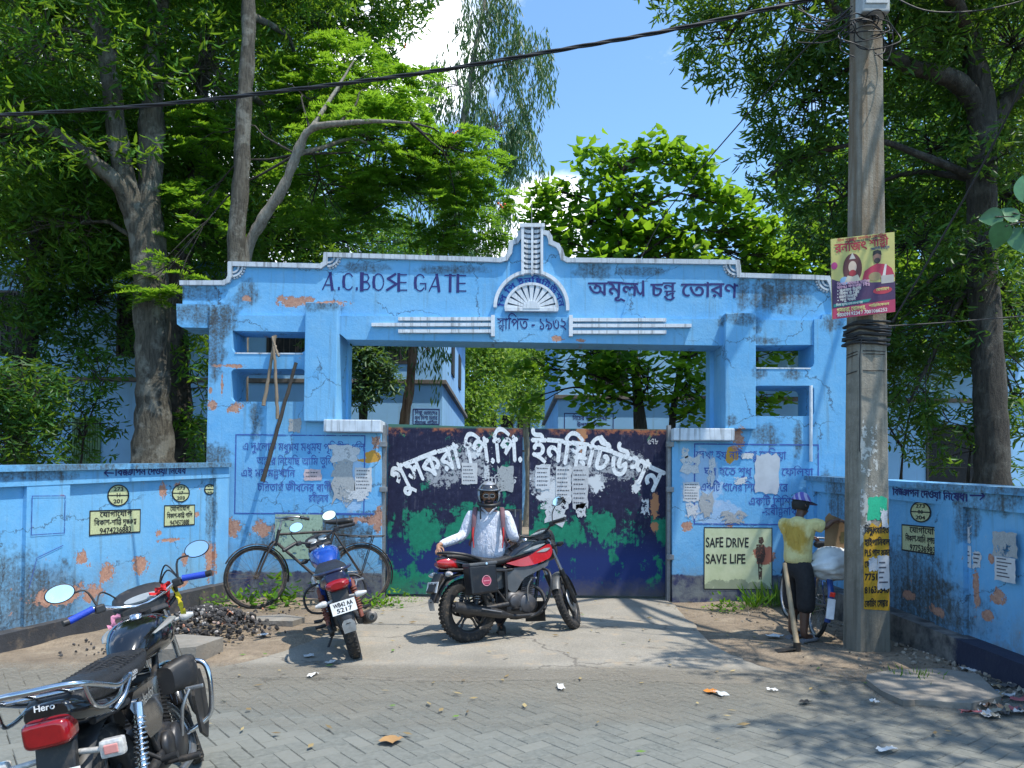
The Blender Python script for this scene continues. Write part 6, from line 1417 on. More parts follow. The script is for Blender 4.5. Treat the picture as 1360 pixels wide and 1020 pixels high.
for s_, k in ((-1, .0), (-1, .03), (1, .0)): m_.tube([(.91, s_ * .21, 1.075), (1.0 + k, s_ * .17, 1.14 + k), (1.07, s_ * .10, 1.05), (1.03, s_ * .05, .90)], .0045, 6, sub=6)
m_.x = None; m_.v = [tuple(SB @ V(v)) for v in m_.v]; m_.build('control_cables', BLACKP, bk)
m_ = MB(); m_.tube([(.93, -.18, 1.06), (1.0, -.17, .99), (.98, -.10, .94)], .012, 6, sub=4); m_.v = [tuple(SB @ V(v)) for v in m_.v]; m_.build('brake_hose', BLACKP, bk)
def ribbon(label, col, pts, w, nm):
    t_ = thing('cloth_ribbon', label, 'ribbon', tuple(WM[bk.name] @ SB @ V(pts[0])), group='ribbons tied to the black motorcycle')
    k = MB(); P_ = catmull(pts, 6); n = len(P_); vs = []
    for i, p in enumerate(P_):
        a = i * 1.1; wd = w * (.6 + .5 * math.sin(i * .7) ** 2); d = V((math.cos(a) * .6, 1, math.sin(a) * .8)).normalized() * wd
        vs += [SB @ (V(p) - d), SB @ (V(p) + V((.006 * math.sin(i * 2.1), 0, .008 * math.cos(i * 1.7)))), SB @ (V(p) + d)]
    k.add([WM[bk.name] @ v for v in vs], [(i * 3 + j, i * 3 + j + 1, i * 3 + j + 4, i * 3 + j + 3) for i in range(n - 1) for j in (0, 1)], True)
    k.build('cloth', mat(nm, col, .8, bump=.4, bscale=40), t_, world=True, recalc=False)
ribbon('red cloth knotted beside the dials of the black motorcycle', (.55, .012, .015), [(.955, -.06, 1.04), (.93, -.10, 1.05), (.95, -.14, 1.07), (.98, -.12, 1.0), (.95, -.10, .96)], .030, 'red_cloth')
ribbon('yellow cloth strip hanging under the right handlebar of the black motorcycle', (.62, .48, .02), [(.965, -.17, 1.05), (.975, -.18, .99), (.97, -.175, .93), (.975, -.18, .88)], .017, 'yellow_cloth')
ribbon('pink cloth strip hanging by the left side of the black fuel tank', (.50, .20, .30), [(.93, .13, 1.0), (.92, .17, .96), (.93, .18, .90), (.92, .17, .84)], .024, 'pink_cloth')

# --- blue motorcycle by the left post
PBL = dict(style='blue', tank=BLUEP, mudguard=BLUEP, cowl=BLUEP, panel=BLUEP, tail=mat('dark_blue_tail', (.012, .02, .07), .3, coat=.6, dirt=.3), shock=mat('rusty_red', (.20, .06, .04), .6), spring=mat('rusty_red', (.20, .06, .04), .6), plate=('WB42 AA', '5217'), mirror_at=(.90, .17, 1.22), muffler=mat('sooty_steel', (.13, .12, .11), .5, .6, dirt=.5), wheel='alloy6')
pb = at0(471, 880)
bl_, S_ = motorcycle('blue motorcycle seen from behind, parked in front of the leaning bicycle', (pb.x - .03, pb.y + .20, 0), R(90 + 17), R(16), R(10), PBL, scale=1.0)
m_ = MB()
for s_ in (-1, 1): m_.tube([(.86, s_ * .03, .62), (.86, s_ * .22, .60), (.85, s_ * .30, .50), (.84, s_ * .26, .36), (.82, s_ * .03, .30)], .012, 8, sub=4)
m_.build('leg_guard', DKMETAL, bl_)
m_ = MB(); m_.tube([(.02, -.15, .80), (-.2, -.155, .83), (-.37, -.11, .84), (-.40, 0, .845), (-.37, .11, .84), (-.2, .155, .83), (.02, .15, .80)], .013, 8, sub=4); m_.build('grab_rail', mat('dark_blue_tail', (.012, .02, .07), .3), bl_)

# --- red motorcycle in front of the gate
PR = dict(style='red', tank=BLACKG, mudguard=GREYP, cowl=BLACKP, tail=BLACKG, flyscreen=True, disc=True, plate=('WB54M', '2309'), mirrors=(1, 0), mirror_at=(.90, .33, 1.27), mdir=((-1, .4, .1), (-1, 0, 0)), pipe=DKMETAL, engine=mat('grey_engine', (.07, .07, .075), .45, .4, dirt=.3), shield=mat('grey_shield', (.25, .25, .26), .4, .5))
pr = at0(624, 853); pf = at0(757, 836); hd = math.atan2(pf.y - pr.y, pf.x - pr.x)
rd, SR = motorcycle('red and black motorcycle with a black side box, standing across the drive before the gate', (pr.x, pr.y, 0), hd, R(8), R(38), PR, scale=max(1.0, min(1.12, math.hypot(pf.x - pr.x, pf.y - pr.y) / 1.24)))
m_ = MB(); m_.box((.0, -.27, .59), (.30, .13, .27), (0, -.04, 0), .02); pn = m_.build('side_box', mat('black_box', (.012, .012, .013), .38, dirt=.15), rd)
m_ = MB(); m_.box((.0, -.27, .735), (.31, .14, .03), (0, -.04, 0), .01); m_.build('box_lid', GREYP, pn)
m_ = MB(); flat_on(m_, (.02, -.336, .575), (1, 0, .04), (-.04, 0, 1), [disc(0, 0, .055, .036)], .002); m_.build('emblem', mat('maroon_badge', (.32, .04, .08), .5), pn)
m_ = MB(); flat_on(m_, (.02, -.336, .575), (1, 0, .04), (-.04, 0, 1), ring(0, 0, .05, .006) + stroke([(-.03, 0), (.03, 0)], .008), .003); m_.build('emblem_print', mat('pink_badge', (.6, .25, .3), .5), pn)
m_ = MB(); flat_on(m_, (.03, -.341, .735), (1, 0, .04), (-.04, 0, 1), [disc(0, 0, .011)], .002); m_.build('badge', mat('pale_blue_badge', (.4, .6, .8), .4), pn)
for s_ in (-1, 1):
    m_ = MB(); m_.tube([(.80, s_ * .04, .66), (.82, s_ * .22, .64), (.80, s_ * .31, .56), (.78, s_ * .31, .42), (.74, s_ * .24, .28), (.66, s_ * .17, .20), (.52, s_ * .14, .19)], .014, 9, sub=5); m_.build('leg_guard', DKMETAL, rd)
m_ = MB(); c_ = [(.86, .33), (.75, .33), (.75, .13), (.87, .12)][::-1]; m_.prism([c_ if _area(np.array(c_)) > 0 else c_[::-1]], lambda a, b, w: (.80 + (a - .8) * .1 , (a - .81) * 3.0 + w * .2, b), 0, .04); m_.build('mud_flap', BLACKP, rd)
m_ = MB(); m_.tube([(.10, -.13, .78), (-.06, -.15, .83), (-.22, -.10, .86), (-.28, 0, .865), (-.22, .10, .86), (-.06, .15, .83), (.10, .13, .78)], .014, 8, sub=4); m_.build('grab_rail', DKMETAL, rd)
m_ = MB(); m_.loft([(-.08, -.05, .745, .006, .035, 2), (-.18, -.08, .76, .02, .045, 2.4), (-.28, -.055, .77, .02, .035, 2.2), (-.33, -.035, .775, .006, .012, 2)], 14, 3); m_.build('tail_flash', REDP, rd)

# ================================================================== bicycles
def bicycle(label, loc, heading, lean, steer, frame_m, scale=1.0, roadster=True):
    rot = (Matrix.Rotation(heading, 3, 'Z') @ Matrix.Rotation(-lean, 3, 'X')).to_euler(); t = thing('bicycle', label, 'bicycle', loc, tuple(rot), None, scale)
    ax0 = V((1.10, 0, .33)); axd = V((-.36, 0, .93)).normalized(); S = Matrix.Translation(ax0) @ Matrix.Rotation(steer, 4, axd) @ Matrix.Translation(-ax0)
    def bw(c, nm, x_):
        c = V(c); m_ = MB(); m_.x = x_; m_.tube([c + V((.325 * math.cos(2 * math.pi * i / 48), 0, .325 * math.sin(2 * math.pi * i / 48))) for i in range(48)], .0185, 10, closed=True); ty = m_.build(nm, RUBBER, t)
        m_ = MB(); m_.x = x_; m_.lathe([(.308, -.016), (.298, -.014), (.294, 0), (.298, .014), (.308, .016)], c, (0, 1, 0), 48); m_.tube([c - V((0, .055, 0)), c + V((0, .055, 0))], .016, 9)
        for i in range(36):
            a = 2 * math.pi * i / 36; e = a + (.9 if i % 2 else -.9); m_.tube([c + V((.018 * math.cos(e), (.028 if i % 4 < 2 else -.028), .018 * math.sin(e))), c + V((.296 * math.cos(a), 0, .296 * math.sin(a)))], .0013, 3, caps=False)
        m_.build('rim', DULLCHROME if not roadster else mat('rusty_rim', (.13, .10, .08), .6, .6, dirt=.7), ty)
        m_ = MB(); m_.x = x_; vs = []; na, nb = 18, 5; a0, a1 = (25, 190) if c.x > .5 else (10, 200)
        for i in range(na):
            a = R(a0 + (a1 - a0) * i / (na - 1))
            for j in range(nb): b = R(-75 + 150 * j / (nb - 1)); rad = .352 + .014 * math.cos(b); vs.append(c + V((rad * math.cos(a), .03 * math.sin(b), rad * math.sin(a))))
        m_.add(vs, [(i * nb + j, i * nb + j + 1, (i + 1) * nb + j + 1, (i + 1) * nb + j) for i in range(na - 1) for j in range(nb - 1)], True); m_.build('mudguard', frame_m, t, recalc=False)
    bw((0, 0, .343), 'rear_wheel', None); bw((1.14, 0, .343), 'front_wheel', S)
    bb, st_, hd0, hd1 = V((.46, 0, .29)), V((.30, 0, .84)), V((.93, 0, .72)), V((.90, 0, .86))
    m_ = MB(); m_.tube([bb, st_ + V((-.015, 0, .06))], .015, 9); m_.tube([bb, hd0], .016, 9); m_.tube([st_, hd1 + V((.01, 0, -.05))], .0145, 9); m_.tube([hd0 + V((.01, 0, -.04)), hd1], .019, 9)
    for s_ in (-1, 1): m_.tube([V((0, s_ * .055, .343)), bb + V((-.03, s_ * .03, 0))], .009, 7); m_.tube([V((0, s_ * .055, .343)), st_ + V((0, s_ * .015, -.02))], .008, 7)
    m_.build('frame', frame_m, t)
    m_ = MB(); m_.x = S
    for s_ in (-1, 1): m_.tube([V((1.14, s_ * .05, .343)), V((1.04, s_ * .055, .60)), V((.965, s_ * .05, .72)), V((.945, s_ * .0, .725))], .0115, 8, sub=3)
    m_.build('fork', frame_m, t)
    m_ = MB(); m_.x = S; m_.tube([V((.90, 0, .86)), V((.875, 0, .97))], .0125, 8); m_.tube([(.66, -.26, .98), (.78, -.27, 1.0), (.88, -.20, 1.0), (.90, 0, .985), (.88, .20, 1.0), (.78, .27, 1.0), (.66, .26, .98)], .0115, 8, sub=4)
    for s_ in (-1, 1): m_.tube([(.76, s_ * .25, .975), (.88, s_ * .17, .965), (.92, s_ * .03, .95)], .005, 6, sub=3)
    m_.tube([(.93, .02, .95), (1.0, .03, .72)], .005, 6); hbr = m_.build('handlebar', DULLCHROME, t)
    for s_ in (-1, 1): m_ = MB(); m_.x = S; m_.tube([(.655, s_ * .26, .979), (.77, s_ * .269, .999)], .017, 9); m_.build('grip', BLACKP, hbr)
    m_ = MB(); m_.loft([(.10, 0, .945, .085, .03, 2.3), (.16, 0, .95, .105, .04, 2.5), (.26, 0, .945, .06, .035, 2.4), (.40, 0, .945, .022, .02, 2.2)], 16, 3); m_.build('saddle', SEATM, t)
    m_ = MB()
    for s_ in (-1, 1): m_.tube([V((.28, s_ * .02, .80)), V((.02, s_ * .075, .775)), V((-.26, s_ * .075, .775))], .007, 6, sub=2); m_.tube([V((0, s_ * .06, .343)), V((-.14, s_ * .075, .775))], .006, 6)
    for x in (-.26, -.12, .02, .14): m_.tube([V((x, -.075, .776)), V((x, .075, .776))], .006, 6)
    m_.tube([(-.10, -.04, .776), (-.10, .04, .776)], .01, 6); m_.build('carrier', DULLCHROME if not roadster else DKMETAL, t)
    m_ = MB(); m_.lathe([(.09, -.003), (.095, 0), (.09, .003), (.02, .003), (.02, -.003)], bb + V((0, -.045, 0)), (0, 1, 0), 26)
    m_.tube([bb + V((0, -.05, .09)), V((0, -.05, .38))], .004, 5); m_.tube([bb + V((0, -.05, -.09)), V((0, -.05, .306))], .004, 5); m_.build('chainset', DULLCHROME, t)
    for s_ in (-1, 1):
        m_ = MB(); d = V((.11, 0, -.12)) * s_; m_.tube([bb + V((0, s_ * .06, 0)), bb + V((0, s_ * .075, 0)) + d], .009, 7); m_.box(bb + V((0, s_ * .125, 0)) + d, (.075, .085, .022), None, .006); m_.build('pedal', BLACKP, t)
    return t, S
fb, rb = at0(340, 810), at0(486, 803)
fb = V((-3.16, 9.28, 0)); rb = V((-1.92, 9.72, 0)); hd = math.atan2(fb.y - rb.y, fb.x - rb.x)
OLDBIKE = mat('old_bicycle_paint', (.035, .028, .025), .55, .2, dirt=.6)
bicycle('old black bicycle leaning on the left gate post behind the blue motorcycle', (rb.x, rb.y, 0), hd, R(-9), R(16), OLDBIKE, scale=math.hypot(fb.x - rb.x, fb.y - rb.y) / 1.16)
BIKEBLUE = mat('bicycle_blue', (.010, .06, .26), .3, coat=.6, dirt=.25)
bc, S_ = bicycle('blue bicycle loaded with a white sack, beside the man in yellow', (at0(1098, 855).x, at0(1098, 855).y + .30, 0), R(83), R(-8), R(8), BIKEBLUE, scale=1.0, roadster=False)
m_ = MB(); m_.box((-.375, 0, .50), (.012, .05, .05), (0, -.2, 0), .006); m_.build('reflector', mat('bright_red', (.75, .03, .02), .2, coat=1), bc)
m_ = MB(); m_.box((-.38, 0, .36), (.008, .075, .20), (0, .12, 0), .01); m_.build('mud_flap', mat('white_flap', (.66, .66, .68), .5, dirt=.2), bc)
# white sack on its carrier
rs = np.random.RandomState(4); m_ = MB(); m_.ball((0, 0, 0), 1, 40, 26)
vs = []
for v in m_.v:
    v = np.array(v); r_ = 1 + .10 * math.sin(3.1 * v[0] + 4 * v[2]) * math.sin(5 * v[1] + 1) + .06 * math.sin(9 * v[0] + 7 * v[1]) + .05 * math.sin(13 * v[2] - 8 * v[0]) + .03 * rs.normal()
    p = v * r_; x = p[0]; k = 1.0
    if x < -.55: k = max(.32, 1 - (-.55 - x) * 1.5)
    vs.append((p[0] * .33, p[1] * .20 * k, p[2] * .165 * k - .05 * max(0, -x - .4)))
sp_ = at(1112, 748, 7.62); mm = Matrix.Translation(sp_) @ Matrix.Rotation(R(8), 4, 'Z')
sk = thing('sack', 'bulging white plastic sack on the carrier of the blue bicycle, beside the pole', 'sack', (sp_.x, sp_.y, sp_.z - .17))
m_.v = [tuple(mm @ V(v)) for v in vs]; m_.build('bag', mat('white_sack', (.62, .66, .68), .55, var=.18, scale=5, bump=.6, bscale=30), sk, world=True)
m_ = MB(); c0 = mm @ V((-.24, 0, -.02)); m_.tube([c0 + V((0, .055 * math.cos(a), .05 * math.sin(a))) for a in np.linspace(0, 6.0, 12)], .008, 6); m_.build('tie_string', mat('jute', (.3, .24, .14), .9), sk, world=True)
# ================================================================== people
def skin_body(nm, nodes, edges, m, parent, root=0, sub=2, world=True, smooth_shade=True):
    """nodes: list of (x, y, z, radius or (rx, ry)); one continuous skinned surface"""
    me = bpy.data.meshes.new('body'); me.from_pydata([n_[:3] for n_ in nodes], edges, []); o = bpy.data.objects.new('body', me); COL.objects.link(o)
    md = o.modifiers.new('skin', 'SKIN'); md.use_smooth_shade = True; md.branch_smoothing = .4
    for i, n_ in enumerate(nodes):
        sv = me.skin_vertices[0].data[i]; r_ = n_[3]; sv.radius = (r_, r_) if not hasattr(r_, '__len__') else r_; sv.use_root = (i == root)
    sb = o.modifiers.new('sub', 'SUBSURF'); sb.levels = sub; sb.render_levels = sub
    dg = bpy.context.evaluated_depsgraph_get(); r = bpy.data.meshes.new_from_object(o.evaluated_get(dg)); bpy.data.objects.remove(o); bpy.data.meshes.remove(me)
    r.name = nm
    if world and parent is not None: r.transform(WM[parent.name].inverted())
    r.polygons.foreach_set('use_smooth', [True] * len(r.polygons)); r.materials.clear()
    return link_mesh(nm, r, m, parent)
class Sk:
    def __init__(s): s.n, s.e = [], []
    def add(s, p, r, prev=None):
        s.n.append((p[0], p[1], p[2], r)); i = len(s.n) - 1
        if prev is not None: s.e.append((prev, i))
        return i
    def chain(s, prev, pts):
        for p, r in pts: prev = s.add(p, r, prev)
        return prev
def hand(s, wrist, dirv, palm_n, idx, side, curl=.6, L=.175, spread=1.0):
    """palm and five fingers from the wrist node; dirv along the hand, palm_n out of the palm, side towards the thumb"""
    d = V(dirv).normalized(); pn = V(palm_n); pn = (pn - d * pn.dot(d)).normalized(); sd = V(side); sd = (sd - d * sd.dot(d) - pn * sd.dot(pn)).normalized(); w = V(wrist)
    k = L / .18
    pm = s.add(w + d * .045 * k, (.024 * k, .030 * k), idx); kn = s.add(w + d * .085 * k, (.020 * k, .034 * k), pm)
    for j, (off, ln) in enumerate(((.028, .070), (.009, .080), (-.010, .074), (-.028, .058))):
        b = w + d * (.09 - .004 * abs(j - 1)) * k + sd * off * k * spread; c1 = d * math.cos(curl * .6) + pn * math.sin(curl * .6); c2 = d * math.cos(curl * 1.5) + pn * math.sin(curl * 1.5); c3 = d * math.cos(curl * 2.3) + pn * math.sin(curl * 2.3)
        l = ln * k; s.chain(kn, [(b + c1 * .01, .0095 * k), (b + c1 * l * .45, .0088 * k), (b + c1 * l * .45 + c2 * l * .33, .0080 * k), (b + c1 * l * .45 + c2 * l * .33 + c3 * l * .24, .0068 * k)])
    b = w + d * .03 * k + sd * .03 * k
    s.chain(pm, [(b + sd * .012 * k + pn * .008, .0115 * k), (b + (sd * .6 + d * .8 + pn * .3).normalized() * .045 * k, .0098 * k), (b + (sd * .35 + d * .9 + pn * .5).normalized() * .075 * k, .008 * k)])
def head_mesh(c, face, up, skin, parent, s=1.0, nm='head_surface'): pass
SKIN1 = mat('brown_skin', (.33, .165, .095), .5, var=.15, scale=12); SKIN2 = mat('dark_skin', (.105, .05, .030), .45, var=.2, scale=12)
def head_nodes(s, neck_i, c, f, up, k=1.0):
    """skull, jaw, nose, ears as nodes of the same surface; c centre of the head, f facing"""
    f, up = V(f).normalized(), V(up).normalized(); c = V(c); sd = f.cross(up).normalized()
    j = s.add(c - up * .075 * k + f * .012 * k, (.056 * k, .060 * k), neck_i); m = s.add(c - up * .02 * k + f * .008 * k, (.071 * k, .080 * k), j); t = s.add(c + up * .045 * k - f * .004 * k, (.074 * k, .086 * k), m); s.add(c + up * .095 * k - f * .006 * k, (.045 * k, .05 * k), t)
    s.chain(j, [(c - up * .085 * k + f * .055 * k, .026 * k)])
    s.chain(m, [(c - up * .018 * k + f * .078 * k, .016 * k), (c - up * .034 * k + f * .094 * k, .012 * k)])
    for q_ in (-1, 1): s.chain(m, [(c - up * .012 * k + sd * q_ * .078 * k - f * .005, (.010 * k, .020 * k)), (c + up * .004 * k + sd * q_ * .086 * k - f * .012 * k, (.006 * k, .018 * k))])
def face_bits(parent, c, f, up, k=1.0, brow=True, glasses=False, beard=None, lip=(.20, .07, .05)):
    f, up = V(f).normalized(), V(up).normalized(); c = V(c); sd = f.cross(up).normalized(); M = lambda a, b, h: c + sd * a * k + up * b * k + f * h * k
    m = MB()
    for q_ in (-1, 1): m.ball(M(q_ * .030, .0, .074), .0115 * k, 10, 7)
    m.build('eye', mat('eye_white', (.6, .58, .55), .3), parent, world=True)
    m = MB()
    for q_ in (-1, 1): m.ball(M(q_ * .030, .0, .081), .0062 * k, 8, 6)
    m.build('iris', mat('dark_iris', (.02, .012, .008), .2), parent, world=True)
    if brow:
        m = MB()
        for q_ in (-1, 1): m.tube([M(q_ * .014, .020, .083), M(q_ * .032, .026, .080), M(q_ * .050, .018, .068)], [.004 * k, .005 * k, .003 * k], 6)
        m.build('eyebrow', mat('black_hair', (.010, .009, .008), .7), parent, world=True)
    m = MB(); m.tube([M(-.024, -.058, .076), M(-.008, -.054, .086), M(.008, -.054, .086), M(.024, -.058, .076)], [.003 * k, .006 * k, .006 * k, .003 * k], 7); m.tube([M(-.018, -.062, .078), M(0, -.066, .085), M(.018, -.062, .078)], [.003 * k, .006 * k, .003 * k], 7); m.build('lips', mat('lips', lip, .5), parent, world=True)
def leg(s, hip, knee, ankle, toe, prev, r=(.072, .052, .036)):
    k = s.chain(prev, [(hip, r[0]), (V(hip).lerp(V(knee), .55), r[0] * .86), (knee, r[1]), (V(knee).lerp(V(ankle), .35), r[1] * 1.02), (ankle, r[2])])
    return k
# ---- the rider behind the red motorcycle, facing us
mx, my = at(649, 700, 7.86).x, 7.86
H = thing('person', 'man in a striped white shirt, silver helmet and sunglasses behind the red motorcycle', 'person', (mx, my, 0))
def hp(x, y, z): return V((mx + x, my + y, z))
s = Sk(); pel = s.add(hp(0, .02, .80), (.125, .095)); sp = s.chain(pel, [(hp(0, .01, .95), (.125, .095)), (hp(0, 0, 1.10), (.14, .10)), (hp(0, 0, 1.20), (.13, .09))]); nk = s.chain(sp, [(hp(0, -.005, 1.275), .055), (hp(.0, -.015, 1.34), .052)])
hc = hp(.0, -.035, 1.435); FACE1 = V((.06, -1, -.10)); head_nodes(s, nk, hc, FACE1, (0, -.08, 1), 1.0)
inv = WM[rd.name]
RH = inv @ V((-.25, .06, .88)); LG = inv @ V((.60, .03, .935))
RSh, LSh = hp(-.188, 0, 1.225), hp(.188, 0, 1.225)
def arm(s, sh, el, wr, prev): return s.chain(prev, [(sh, .052), (sh.lerp(el, .5), .042), (el, .034), (el.lerp(wr, .45), .034), (wr, .0235)])
RE = hp(-.262, -.03, 1.01); RW_ = RH + V((-.02, .08, .055)); LE = hp(.262, -.07, 1.0); LW_ = LG + V((.035, .085, .045))
a = arm(s, RSh, RE, RW_, sp); hand(s, RW_, RH - RW_ + V((0, -.02, 0)), (.15, -.1, -1), a, (1, -.3, 0), .55, .165)
a = arm(s, LSh, LE, LW_, sp); hand(s, LW_, LG - LW_ + V((0, -.03, .01)), (-.1, -.2, -1), a, (-.9, -.2, 0), .5, .165)
for q_, ax_ in ((-1, -.02), (1, .03)):
    k = leg(s, hp(q_ * .085, .02, .76), hp(q_ * .095, -.01 + ax_, .44), hp(q_ * .10 + .03, .02 + ax_, .075), None, pel)
    s.chain(k, [(hp(q_ * .115 + .03, -.06 + ax_, .045), (.040, .03)), (hp(q_ * .12 + .03, -.135 + ax_, .035), (.042, .022))])
skin_body('body', s.n, s.e, SKIN1, H)
# trousers
s = Sk(); pel = s.add(hp(0, .02, .84), (.14, .11)); s.add(hp(0, .015, .92), (.138, .108), pel)
for q_, ax_ in ((-1, -.02), (1, .03)): leg(s, hp(q_ * .085, .02, .75), hp(q_ * .095, -.005 + ax_, .44), hp(q_ * .10 + .03, .02 + ax_, .085), None, pel, (.092, .076, .064))
skin_body('trousers', s.n, s.e, mat('dark_trousers', (.018, .02, .03), .85, bump=.3), H)
for q_, ax_ in ((-1, -.02), (1, .03)):
    m_ = MB(); c = hp(q_ * .118 + .03, -.07 + ax_, .0); m_.loft([(c.y - .13, c.x, .035, .03, .028, 3), (c.y - .06, c.x, .035, .046, .034, 3), (c.y + .06, c.x, .045, .04, .044, 3), (c.y + .11, c.x, .04, .03, .038, 3)], 14, 3, axis='y'); m_.build('sandal', BLACKP, H, world=True)
# shirt with fine stripes, as cloth following the body
g = G('striped_shirt'); p = g.obj(); x_, y_, z_ = g.sep(p)[:3]; n = g.noise(p, 14, 5, .6)
st_ = g.math('SINE', g.math('MULTIPLY', g.math('ADD', x_, g.math('MULTIPLY', n, .012)), 430.0)); c = g.mix(g.ramp(st_, .1, .8, 0, .55), (.62, .64, .70), (.36, .38, .50))
g.col(c); g.rough(.85); fold = g.noise(g.map(p, (7, 7, 3.2)), 2.4, 5, .6, .8); g.bump(fold, .8, .05); SHIRT = g.m
s = Sk(); pel = s.add(hp(0, .02, .74), (.205, .135)); sp = s.chain(pel, [(hp(0, .01, .86), (.195, .138)), (hp(0, 0, .99), (.188, .132)), (hp(0, 0, 1.11), (.188, .122)), (hp(0, .005, 1.20), (.165, .10)), (hp(0, 0, 1.26), (.08, .072)), (hp(0, -.005, 1.29), (.064, .06))])
c4 = len(s.n) - 3
for sh, e_, w_ in ((RSh, RE, RW_), (LSh, LE, LW_)): s.chain(c4, [(sh + V((0, 0, .01)), .072), (sh.lerp(e_, .5), .065), (e_, .057), (e_.lerp(w_, .5), .051), (e_.lerp(w_, .9), .043)])
skin_body('shirt', s.n, s.e, SHIRT, H)
m_ = MB()
for i in range(6): z = 1.20 - .07 * i; m_.ball(hp(.008, -.126 - .003 * i, z), .006, 7, 5)
m_.build('shirt_button', mat('white_print', (.75, .75, .75), .5), H, world=True)
m_ = MB()
for q_ in (-1, 1): m_.tube([hp(q_ * .012, -.088, 1.245), hp(q_ * .045, -.07, 1.285), hp(q_ * .07, -.01, 1.305), hp(q_ * .03, .05, 1.31)], [.018, .02, .018, .015], 8, sub=3, flat=.45)
m_.build('collar', SHIRT, H, world=True)
# helmet with chin bar, visor up, strap hanging
f = FACE1.normalized(); hcm = hc + V((0, .008, .015)); up = V((0, -.08, 1)).normalized(); sd = f.cross(up).normalized()
def shell(a0, a1, e0, e1, rx, ry, rz, na=28, ne=12, c=hcm):
    vs = []
    for i in range(ne):
        e = R(e0 + (e1 - e0) * i / (ne - 1))
        for j in range(na):
            a = R(a0 + (a1 - a0) * j / (na - 1)); vs.append(c + f * ry * math.cos(e) * math.cos(a) + sd * rx * math.cos(e) * math.sin(a) + up * rz * math.sin(e))
    return vs, [(i * na + j, i * na + j + 1, (i + 1) * na + j + 1, (i + 1) * na + j) for i in range(ne - 1) for j in range(na - 1)]
HM = mat('silver_helmet', (.40, .40, .41), .25, .4, coat=.8, var=.15)
m_ = MB(); vs, fs = shell(-180, 180, 22, 90, .118, .138, .135, 36, 12); m_.add(vs, fs, True); vs, fs = shell(55, 305, -38, 22, .118, .138, .135, 28, 10); m_.add(vs, fs, True); hm = m_.build('helmet', HM, H, world=True)
m_ = MB(); vs, fs = shell(-62, 62, 27, 50, .121, .146, .137, 24, 6); m_.add(vs, fs, True); m_.build('visor', mat('smoked_visor', (.03, .03, .035), .1, coat=1), hm, world=True)
m_ = MB(); m_.tube([hcm + f * (.128 * math.cos(R(a))) + sd * .113 * math.sin(R(a)) - up * (.088 + .022 * math.cos(R(a))) for a in range(-75, 76, 15)], .017, 10, flat=1.2); m_.build('chin_bar', mat('black_helmet_trim', (.012, .012, .013), .45), hm, world=True)
m_ = MB(); m_.tube([hcm + f * (.139 * math.cos(R(a))) + sd * .119 * math.sin(R(a)) + up * (.045) for a in range(-180, 181, 15)], .007, 6); m_.build('trim', mat('black_helmet_trim', (.012, .012, .013), .45), hm, world=True)
m_ = MB(); m_.tube([hp(-.075, -.06, 1.37), hp(-.085, -.10, 1.32), hp(-.082, -.125, 1.25), hp(-.078, -.135, 1.19)], [.010, .009, .009, .008], 6, sub=3, flat=.4); m_.build('chin_strap', BLACKP, hm, world=True)
face_bits(H, hc + V((0, 0, .0)), f, up, 1.0)
m_ = MB()    # white framed sunglasses
for q_ in (-1, 1): flat_on(m_, hc + f * .098 + up * .006 + sd * q_ * .032, -sd, up, [[(.026 * math.cos(R(t)) * (1 if abs(math.cos(R(t))) < .8 else .95), .019 * math.sin(R(t))) for t in range(0, 360, 15)]], -.004, .002)
m_.build('sunglasses', mat('white_frame', (.7, .68, .66), .3), H, world=True)
m_ = MB()
for q_ in (-1, 1): flat_on(m_, hc + f * .098 + up * .006 + sd * q_ * .032, -sd, up, [disc(0, 0, .0228, .0162)], -.006, -.001); flat_on(m_, hc + f * .098 + up * .006 + sd * q_ * .032, -sd, up, [disc(0, 0, .0228, .0162)], .004)
m_.build('dark_lens', mat('dark_lens', (.01, .01, .012), .3), H, world=True)
m_ = MB(); m_.ball(hc - up * .062 + f * .045, (.046, .046, .036), 14, 9); m_.build('beard', mat('dark_beard', (.02, .016, .014), .9, bump=.6, bscale=160), H, world=True)
# backpack
B_ = thing('backpack', 'dark backpack with red edged straps on the shoulders of the man in the helmet', 'backpack', tuple(hp(0, .15, .9)))
m_ = MB(); m_.loft([(.82, mx, my + .20, .13, .07, 3), (.90, mx, my + .21, .15, .09, 3), (1.10, mx, my + .20, .145, .085, 3), (1.22, mx, my + .18, .10, .06, 3)], 18, 3, axis='z'); m_.build('bag', mat('dark_bag', (.02, .02, .025), .8), B_, world=True)
for q_ in (-1, 1):
    m_ = MB(); m_.tube([hp(q_ * .13, .10, 1.23), hp(q_ * .135, .0, 1.305), hp(q_ * .145, -.092, 1.24), hp(q_ * .152, -.128, 1.12), hp(q_ * .165, -.13, 1.0), hp(q_ * .195, -.04, .92), hp(q_ * .16, .12, .88)], [.022, .026, .025, .023, .016, .012, .012], 8, sub=4, flat=.35); m_.build('strap', mat('mauve_strap', (.14, .07, .085), .8), B_, world=True)
    m_ = MB(); m_.tube([hp(q_ * .152, -.142, 1.11), hp(q_ * .157, -.152, 1.04), hp(q_ * .152, -.152, .97), hp(q_ * .145, -.154, .90)], [.009, .012, .009, .007], 6, sub=3, flat=.5); m_.build('red_ribbon', mat('red_strap', (.5, .02, .02), .7), B_, world=True)

